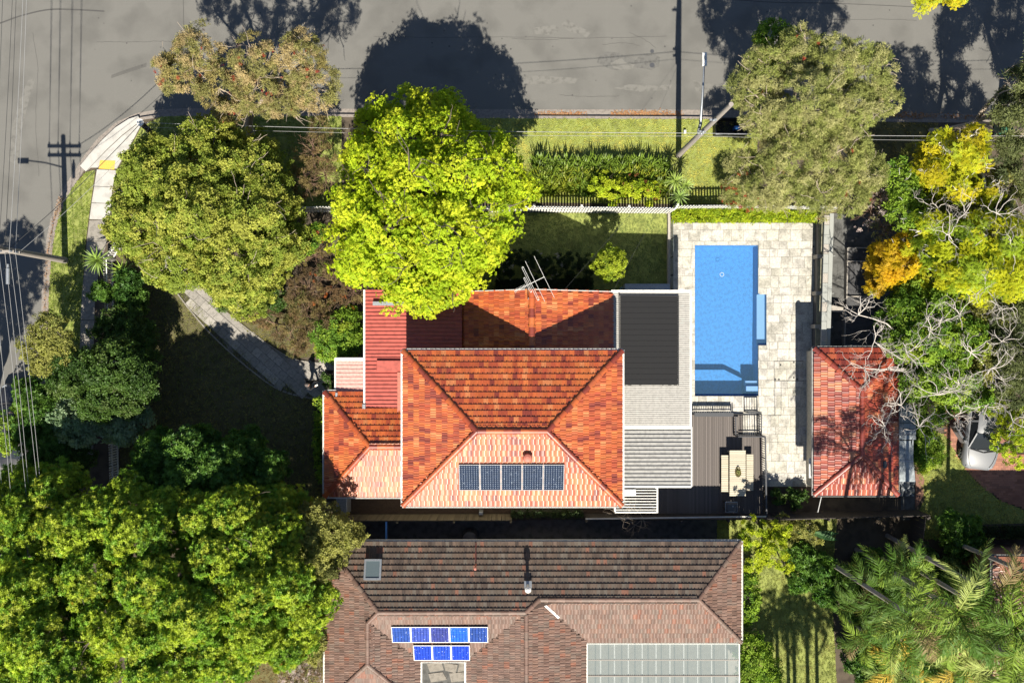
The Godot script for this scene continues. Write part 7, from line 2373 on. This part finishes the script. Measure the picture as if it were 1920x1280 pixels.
	# front garden on the left
	tree("twiggy_shrub", "brownish half-bare shrub in front of the picket fence left of the lime tree", "shrub", "", 585, 330, [[590, 285, 2.4, 40], [575, 340, 2.2, 36], [610, 330, 2.2, 30], [600, 250, 2.2, 26]], "brown", {"twigs": 22, "bark": "bark_brown"})
	tree("twiggy_shrub", "dark bare-twigged shrub with orange leaves between the olive and lime trees", "shrub", "", 610, 500, [[590, 480, 2.2, 34], [630, 520, 2.4, 42], [580, 540, 2.0, 36], [660, 545, 2.2, 34]], "brown", {"twigs": 26, "bark": "bark_brown", "dens": 0.7, "flowers": Color(0.55, 0.16, 0.04), "n_flowers": 26})
	tree("twiggy_shrub", "olive-brown shrub beside the curving paver path", "shrub", "", 600, 590, [[575, 580, 1.8, 36], [610, 600, 2.0, 36], [560, 555, 1.7, 26]], "brown", {"twigs": 14, "bark": "bark_brown", "dens": 1.6})
	tree("leafy_shrub", "bright green leafy shrub at the corner of the red metal roof and pale porch", "shrub", "", 640, 640, [[625, 630, 2.0, 36], [655, 640, 2.2, 32], [615, 655, 1.7, 24], [650, 605, 2.0, 34]], "mid", {})
	tree("flowering_shrub", "small shrub with orange flowers between the olive tree and the lime tree", "shrub", "", 582, 460, [[580, 452, 2.6, 20], [592, 440, 2.6, 18]], "mid", {"flowers": Color(0.75, 0.2, 0.04), "n_flowers": 24})
	for q in [["large spiky yucca at the bend of the white picket fence, left one", 183, 488, 1.7, 0.82, 44, Color(0.13, 0.2, 0.03)], ["smaller bright yucca beside the white pickets, right one", 231, 508, 1.3, 0.68, 40, Color(0.2, 0.3, 0.03)], ["upper left yucca rosette at the right end of the strappy hedge", 1266, 340, 1.9, 0.62, 38, Color(0.22, 0.3, 0.05)], ["upper right yucca rosette at the right end of the strappy hedge", 1286, 348, 1.7, 0.55, 36, Color(0.2, 0.28, 0.05)], ["lowest yucca rosette above the white fence corner", 1274, 368, 1.5, 0.62, 38, Color(0.18, 0.27, 0.06)]]:
		yucca(q[0], q[1], q[2], q[3], q[4], q[5], q[6])
	tree("dark_shrub", "glossy dark green shrub growing through the white pickets below the yuccas", "shrub", "", 215, 545, [[244, 535, 1.5, 26], [190, 548, 1.3, 17], [246, 562, 1.6, 26]], "magnolia", {})
	tree("round_shrub", "dark rounded bush with a rusty side at the left edge of the front garden", "shrub", "", 232, 612, [[235, 610, 2.0, 44], [200, 615, 1.7, 26], [262, 625, 1.8, 28]], "dark", {"twigs": 4})
	tree("pale_tree", "pale straw-green feathery tree on the grass strip by the left street", "tree", "", 100, 655, [[95, 625, 4.2, 38], [65, 655, 3.8, 26], [112, 650, 4, 30], [85, 675, 3.4, 28]], "olive_pale", {"twigs": 8})
	tree("dark_tree", "dense dark green tree in the shade at the left of the front garden", "tree", "", 200, 715, [[150, 695, 3.4, 48], [215, 690, 3.8, 58], [262, 715, 3.3, 42], [190, 740, 3.6, 50], [240, 750, 3.2, 38], [120, 720, 3, 30]], "dark", {"dens": 1.2})
	tree("silver_shrub", "grey-green shrub with pale leaves above the white pickets, left clump", "shrub", "", 140, 795, [[130, 785, 2.8, 34], [155, 800, 2.9, 32], [140, 765, 2.7, 26]], "silver_green", {})
	tree("silver_shrub", "grey-green shrub with pale leaves above the white pickets, right clump", "shrub", "", 225, 795, [[205, 785, 3, 32], [235, 800, 2.9, 34], [255, 785, 2.8, 24], [200, 765, 3, 22]], "silver_green", {})
	tree("street_shrub", "dark green shrub over the black car at the left street", "shrub", "", 70, 780, [[62, 745, 2.4, 34], [90, 770, 2.6, 36], [55, 800, 2.3, 36], [95, 830, 2.4, 40]], "magnolia", {})
	tree("street_shrub", "loose bright green shrub at the left edge beside the black car", "shrub", "", 15, 810, [[10, 800, 2.6, 26], [35, 770, 2.5, 18], [20, 835, 2.4, 22]], "mid", {"dens": 0.7})
	tree("street_shrub", "dim green shrub behind the black car, next to the big leafy trees", "shrub", "", 100, 870, [[110, 860, 2.2, 36], [70, 875, 2.4, 30], [150, 850, 2, 34]], "dark", {})
	# large trees at lower left
	var g := "big bright leafy trees filling the lower left corner"
	tree("leafy_tree", "bright leafy tree at the left edge below the black car", "tree", g, 90, 1000, [[40, 935, 6.2, 56], [95, 925, 6.2, 42], [120, 1000, 8, 66], [45, 1010, 7.5, 66], [10, 970, 7, 46], [-15, 1050, 7.2, 50], [5, 915, 5.6, 36]], "bright", {"cleft": 0.9})
	tree("leafy_tree", "bright leafy tree with two sunlit tops below the grey-green shrubs", "tree", g, 250, 990, [[245, 930, 6.6, 40], [190, 975, 7.0, 54], [262, 1000, 8.4, 56], [312, 960, 6.6, 50]], "bright", {"cleft": 0.9})
	tree("leafy_tree", "tall leafy tree at the upper right of the lower left tree mass", "tree", g, 430, 1000, [[370, 985, 8, 60], [440, 960, 6.6, 62], [502, 955, 6.2, 50], [470, 1030, 8, 60], [400, 1050, 8.4, 64], [538, 1000, 6.5, 42]], "bright", {"cleft": 0.9})
	tree("leafy_tree", "tall leafy tree with scattered yellow leaves in the bottom left corner", "tree", g, 110, 1160, [[60, 1105, 8, 70], [150, 1090, 8.4, 64], [85, 1195, 8.4, 76], [190, 1180, 8.8, 74], [15, 1180, 8, 56], [120, 1265, 8.4, 78], [-15, 1120, 7.6, 50], [20, 1270, 7.8, 60]], "bright", {"flowers": Color(0.5, 0.36, 0.03), "n_flowers": 40, "cleft": 0.9})
	tree("leafy_tree", "tall leafy tree in the middle of the bottom left tree mass", "tree", g, 320, 1160, [[290, 1090, 8.4, 70], [362, 1140, 8.4, 70], [280, 1185, 8.8, 76], [380, 1215, 8, 66], [300, 1265, 8.4, 76]], "bright", {"cleft": 0.9})
	tree("leafy_tree", "leafy tree touching the brown roof's left gutter", "tree", g, 510, 1130, [[470, 1110, 8, 64], [540, 1085, 7.4, 54], [562, 1150, 6.8, 46], [480, 1180, 7.4, 60], [545, 1210, 6, 38], [440, 1240, 6.6, 46]], "bright", {"flowers": Color(0.5, 0.12, 0.04), "n_flowers": 8, "cleft": 0.9})
	tree("dark_tree", "glossy dark green tree in the shade above the lower left tree mass", "tree", "", 370, 870, [[345, 832, 5.4, 34], [295, 855, 5, 42], [410, 880, 5.4, 50], [350, 900, 5.4, 54], [455, 855, 4.6, 38], [285, 905, 4.8, 44], [500, 885, 4.8, 36]], "magnolia", {})
	tree("olive_tree", "dull olive small-leaved tree over the top left corner of the brown roof", "tree", "", 600, 1030, [[592, 970, 5.4, 36], [622, 998, 5.4, 38], [580, 1020, 5.8, 40], [602, 1055, 5.4, 34], [565, 1075, 5, 30], [640, 1010, 5, 20]], "olive_pale", {})
	tree("blossom_shrub", "white-blossomed shrub over dry ground left of the brown roof", "shrub", "", 575, 1245, [[560, 1230, 2, 34], [590, 1220, 2.2, 28], [575, 1265, 2, 32], [545, 1265, 1.8, 26]], "blossom", {"twigs": 14, "dens": 2.4})
	tree("leafy_shrub", "soft green shrub touching the brown roof's left eave near the lower edge", "shrub", "", 592, 1205, [[590, 1200, 3, 24], [586, 1222, 2.8, 20]], "olive_pale", {})
	# hedges and borders round the lawn
	clipped("creeper_hedge", "narrow green hedge along the left wall of the terracotta house", "hedge", [[590, 745], [607, 745], [607, 905], [596, 905], [586, 850]], 1.7, "mid", 0.9)
	clipped("lime_hedge", "low lime-green hedge at the upper end of the pool paving", "hedge", [[1260, 388], [1300, 384], [1350, 392], [1450, 391], [1535, 396], [1535, 416], [1262, 416]], 0.75, "hedge")
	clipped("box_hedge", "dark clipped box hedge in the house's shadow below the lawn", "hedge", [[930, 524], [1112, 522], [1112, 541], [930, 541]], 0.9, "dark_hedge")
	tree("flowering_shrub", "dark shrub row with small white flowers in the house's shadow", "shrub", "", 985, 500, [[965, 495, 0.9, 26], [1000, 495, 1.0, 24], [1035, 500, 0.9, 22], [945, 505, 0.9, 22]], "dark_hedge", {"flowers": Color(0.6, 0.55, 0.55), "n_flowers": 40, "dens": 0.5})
	tree("flowering_shrub", "low dark shrub beside the topiary ball", "shrub", "", 1085, 500, [[1070, 498, 0.8, 24], [1100, 502, 0.8, 20]], "dark_hedge", {"dens": 0.5})
	tree("topiary_ball", "round clipped topiary ball on a tall stem above the shaded lawn", "topiary", "", 1132, 503, [[1143, 495, 2.95, 30, 0.95]], "topiary", {"trunk": 0.08, "twigs": 2})
	var strap := PackedFloat32Array()
	var sm := tuft_mesh(9, 0.95, 0.5, 0.085)
	for i in 620:
		var x := rf(1003, 1248); var y := rf(300, 362)
		var edge := absf(noise3.get_noise_1d(x * 0.05)) * 14
		if y < 302 + edge: continue
		var s := rf(0.55, 1.05)
		var yel := 0.0 if y < 326 else clampf(noise3.get_noise_2d(x * 0.02, y * 0.03) + 0.3, 0, 1)
		var k := rf(0.7, 1.25)
		push(strap, Transform3D(Basis(Vector3.UP, rf(0, TAU)).scaled(Vector3(s, s * rf(0.8, 1.2), s)), P(x, y, 0.02)), Color((0.15 + 0.16 * yel) * k, (0.225 + 0.1 * yel) * k, 0.03 * k))
	tag(many("strappy_hedge", sm, strap, mats["leaf_gloss"]), "dense border of dark upright strappy leaves before the white picket fence", "hedge", "", "stuff")
	tree("golden_shrub", "yellow-green shrub in the strappy border, left of the yuccas", "shrub", "golden shrubs in the strappy border", 1135, 355, [[1128, 345, 1.0, 26], [1150, 360, 0.9, 24]], "hedge", {"dens": 0.45})
	tree("golden_shrub", "golden shrub with reddish tips near the middle of the white fence", "shrub", "golden shrubs in the strappy border", 1200, 358, [[1190, 352, 1.0, 24], [1215, 362, 0.9, 22]], "hedge", {"dens": 0.45, "flowers": Color(0.5, 0.2, 0.08), "n_flowers": 14})
	tree("red_shrub", "red-flowered edge shrub where the grey bottlebrush meets the lime hedge", "shrub", "", 1385, 370, [[1375, 360, 1.6, 24], [1405, 378, 1.4, 20]], "grey", {"flowers": red, "n_flowers": 60})
	tree("porch_plant", "small dark twiggy plant in the bed beside the porch roof", "shrub", "", 617, 715, [[617, 706, 0.8, 11], [616, 724, 0.7, 9]], "dark", {"twigs": 6, "flowers": Color(0.4, 0.38, 0.3), "n_flowers": 20})
	bare("bare_shrub", "small leafless shrub poking over the dark fence below the pergola", "shrub", "", 1183, 985, [[1180, 958, 1.7, 4], [1165, 970, 1.6, 4], [1205, 970, 1.6, 3], [1190, 985, 1.2, 3]], "bark_pale", 0.016, 2, 0.5, 0.6)
	# lower right garden
	tree("leafy_shrub", "sunlit lime-green leafy shrub right of the brown roof's upper corner", "shrub", "", 1432, 1020, [[1415, 1000, 2.4, 34], [1450, 1030, 2.6, 34], [1412, 1040, 2.2, 32], [1458, 995, 2.2, 26], [1468, 1055, 2.2, 18]], "hedge", {"dens": 0.42})
	tree("leafy_shrub", "bushy mid-green shrub beside the clear patio roof at the lower edge", "shrub", "", 1412, 1235, [[1405, 1210, 2, 28], [1422, 1240, 2, 32], [1405, 1265, 1.9, 28], [1440, 1265, 1.8, 24]], "mid", {})
	tree("leafy_shrub", "dark narrow shrub along the right gutter of the brown roof", "shrub", "", 1405, 1120, [[1402, 1085, 1.6, 18], [1405, 1120, 1.7, 20], [1402, 1150, 1.6, 18]], "mid", {"dens": 0.7})
	tree("dark_shrub", "dark fern-like shrub against the shadow below the bright lawn", "shrub", "", 1800, 1000, [[1785, 990, 1.4, 26], [1815, 1000, 1.5, 28], [1800, 1020, 1.3, 24]], "magnolia", {})
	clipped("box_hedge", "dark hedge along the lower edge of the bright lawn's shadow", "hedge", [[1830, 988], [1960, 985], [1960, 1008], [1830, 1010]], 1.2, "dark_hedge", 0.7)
	tree("dark_shrub", "small dark plants beside the deck's right fence", "shrub", "", 1480, 940, [[1460, 930, 0.5, 12], [1500, 940, 0.6, 16], [1490, 925, 0.4, 10]], "dark", {})
	tree("climber", "tangle of leaves and pale twigs under the dark fence behind the deck", "shrub", "", 1475, 985, [[1465, 985, 1, 18], [1490, 985, 0.9, 14], [1508, 992, 1.4, 18], [1526, 1004, 1.2, 16]], "olive_pale", {"twigs": 12})
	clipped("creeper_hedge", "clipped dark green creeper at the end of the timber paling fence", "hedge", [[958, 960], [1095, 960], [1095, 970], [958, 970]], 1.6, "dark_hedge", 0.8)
	# banana plant with big leaves
	var bq := P(1515, 990)
	var bn := thing("banana_plant", "banana plant with broad dark green leaves below the dark fence", "banana plant", bq)
	var mb := MB.new()
	limb(mb, Vector3(0, -0.1, 0), Vector3(0, 1.5, 0), 0.12, 0.09, 0.05, 8)
	put("stem", mb, mats["bin_green"], bn)
	var bl := mat("banana_leaf", 0.025, 0.08, 0.015, 0.7)
	bl.backlight_enabled = true; bl.backlight = Color(0.2, 0.25, 0.1)
	var bmesh := sword(1.05, 0.4, 0.4)
	for a in [96, 72, 258]:
		var o := put("leaf", bmesh, bl, bn)
		o.transform = Transform3D(Basis(Vector3.UP, deg_to_rad(a + rf(-8, 8))) * Basis(Vector3.RIGHT, rf(-0.5, -0.1)), Vector3(0, 1.5, 0))
	var gr := [[0.04, 0.09, 0.012], [0.065, 0.13, 0.017], [0.16, 0.24, 0.03], [0.06, 0.11, 0.02], [0.05, 0.1, 0.015], [0.2, 0.15, 0.07]]
	var pale := [[0.07, 0.14, 0.018], [0.28, 0.33, 0.09], [0.15, 0.23, 0.03], [0.05, 0.11, 0.015]]
	var gold := [[0.5, 0.34, 0.05], [0.42, 0.3, 0.05], [0.25, 0.26, 0.06], [0.14, 0.2, 0.05]]
	palm("leftmost tall feather palm, its grey trunk rising out of the striped lawn's edge", 1546, 1048, 10.6, 2.5, 11, gr, Vector3(0.35, 0, 0.1))
	palm("tall feather palm with a grey trunk crossing the shade in the middle of the clump", 1606, 1030, 11.2, 2.6, 11, pale, Vector3(0.3, 0, 0.2))
	palm("tall feather palm nearest the dark fence, its trunk beside the short paling fence", 1664, 1004, 10.8, 2.6, 11, gr, Vector3(0.3, 0, 0.3))
	palm("tall feather palm with pale sunlit fronds behind the golden palm", 1622, 1062, 10.4, 2.5, 11, pale, Vector3(0.3, 0, 0.2))
	palm("tall feather palm with drooping fronds over the orange outbuilding roof", 1690, 1050, 11.4, 2.6, 11, gr, Vector3(0.2, 0, 0.2))
	palm("tall feather palm in the bottom right corner", 1700, 1105, 10.6, 2.6, 11, pale, Vector3(0.2, 0, 0.2))
	palm("tall palm at the right edge whose frond rises beside the dark hedge", 1775, 1010, 10.4, 2.7, 10, gr, Vector3(0.3, 0, 0.0))
	palm("middling feather palm with dark glossy fronds at the foot of the tall grey trunks", 1588, 1060, 4.5, 2.5, 15, gr)
	palm("middling feather palm arching over the shade right of the tall grey trunks", 1632, 1034, 4.4, 2.0, 14, pale)
	palm("middling feather palm between the golden palm and the outbuilding", 1690, 1120, 4.4, 2.5, 15, gr)
	palm("middling glossy palm just above the golden palm", 1622, 1150, 4.4, 2.4, 15, pale)
	palm("middling feather palm whose fronds cross the outbuilding's corner", 1748, 1112, 2.4, 2.6, 15, gr)
	palm("middling glossy palm low at the right edge", 1775, 1185, 3.6, 2.5, 15, pale)
	palm("middling palm arching over the outbuilding's tiled roof at the right edge", 1778, 1150, 6.3, 2.4, 15, gr)
	palm("middling palm with bright fronds by the outbuilding wall in the bottom right corner", 1782, 1215, 6.6, 2.4, 14, pale)
	palm("low golden-leaved palm beside the striped lawn", 1640, 1215, 2.6, 2.2, 13, gold)
	palm("dense low green palm at the left side of the palm clump", 1592, 1160, 2.8, 2.1, 11, gr)
	palm("small shaded palm left of the tall palms", 1578, 1105, 2.2, 1.8, 10, gr)
	palm("low palm with yellowish fronds below the tall palms", 1735, 1205, 3.2, 2.2, 11, gold)
	palm("low green palm at the bottom edge right of the golden palm", 1790, 1180, 3.0, 2.2, 11, gr)
	tree("understorey", "dark understorey shrub among the palm trunks", "shrub", "understorey shrubs among the palms", 1640, 1110, [[1590, 1085, 1.2, 36], [1640, 1075, 1.3, 40], [1620, 1130, 1.2, 40], [1680, 1110, 1.4, 40]], "magnolia", {"dens": 0.8})
	tree("understorey", "dark understorey shrub below the orange outbuilding's corner", "shrub", "understorey shrubs among the palms", 1770, 1100, [[1730, 1060, 1.2, 36], [1790, 1080, 1.3, 40], [1750, 1130, 1.4, 44], [1820, 1120, 1.3, 40]], "dark", {"dens": 0.7})
	tree("understorey", "dark understorey shrub at the lower edge under the golden palm", "shrub", "understorey shrubs among the palms", 1680, 1230, [[1620, 1230, 1.2, 40], [1680, 1200, 1.4, 44], [1720, 1250, 1.3, 44], [1640, 1270, 1.2, 40]], "magnolia", {"dens": 0.7})
	tree("understorey", "dark understorey shrub in the bottom right corner", "shrub", "understorey shrubs among the palms", 1850, 1220, [[1800, 1190, 1.4, 44], [1860, 1190, 1.4, 44], [1830, 1250, 1.3, 48], [1900, 1240, 1.4, 46]], "dark", {"dens": 0.7})
	tree("tall_tree", "tall airy tree beyond the right edge that shades the upper road", "tree", "", 1880, 262, [[2010, 205, 6, 48], [2060, 170, 7.4, 56], [1990, 160, 7.6, 44], [2090, 220, 6, 50], [2030, 120, 8.8, 50], [2000, 235, 4.6, 40], [2110, 130, 8.6, 54]], "dark_olive", {"twigs": 9, "dens": 0.6, "fill": false})
	tree("green_tree", "grey-green small-leaved tree filling in between the yellow trees and the right edge", "tree", "", 1880, 590, [[1850, 560, 4.2, 40], [1890, 600, 4.4, 44], [1860, 640, 4.2, 44], [1820, 600, 3.8, 36], [1910, 550, 4.6, 40], [1850, 700, 3.8, 40]], "olive_pale", {"twigs": 8, "bark": "bark_twig"})
	tree("green_tree", "grey-green tree with pale twigs under the yellow tree by the green bin", "tree", "", 1830, 385, [[1740, 375, 3.6, 34], [1790, 395, 3.8, 36], [1850, 395, 4.2, 38], [1880, 350, 4.4, 40], [1720, 290, 3.4, 30]], "olive_pale", {"twigs": 10, "bark": "bark_twig", "dens": 0.8})
	tree("twiggy_shrub", "low brownish shrub added to darken the inner side of the paver path's bend", "shrub", "", 515, 605, [[500, 590, 1.3, 28], [545, 622, 1.3, 30], [470, 575, 1.1, 22], [560, 650, 1.1, 22]], "brown", {"twigs": 12, "bark": "bark_brown", "dens": 2.0})  # added shrub, stands in for shade over the sunny grass
	tree("dark_shrub", "dark leafy shrub added to darken the grass between the olive tree and the paver path", "shrub", "", 440, 570, [[430, 562, 1.5, 26], [460, 560, 1.3, 24], [510, 565, 1.4, 24]], "dark", {})  # extra plant put in so the grass here looks shaded
	tree("dark_shrub", "dark leafy shrub added to darken the middle of the striped lawn", "shrub", "", 1520, 1060, [[1505, 1045, 1.1, 26], [1535, 1070, 1.2, 30], [1555, 1110, 1.1, 26], [1500, 1085, 0.9, 20]], "magnolia", {"dens": 0.8})  # added shrub; its dark leaves stand in for shade on the lawn
	# tall palms below the frame, whose trunk shadows stripe the lawn
	for i in 5:
		palm("tall palm beyond the lower edge, %s of five shading the lawn" % ["leftmost", "second from the left", "middle", "second from the right", "rightmost"][i], [1462, 1482, 1494, 1518, 1536][i], 1440.0 + 12.0 * (i % 3), 9.5, 1.7, 11, gr, Vector3.ZERO, "tall palms beyond the lower edge")
	tree("street_tree", "tree beyond the left edge whose shadow mottles the left street", "tree", "street trees beyond the left edge", -25, 800, [[-130, 800, 8, 62], [-120, 720, 7.6, 56], [-150, 860, 7.4, 56]], "olive", {})
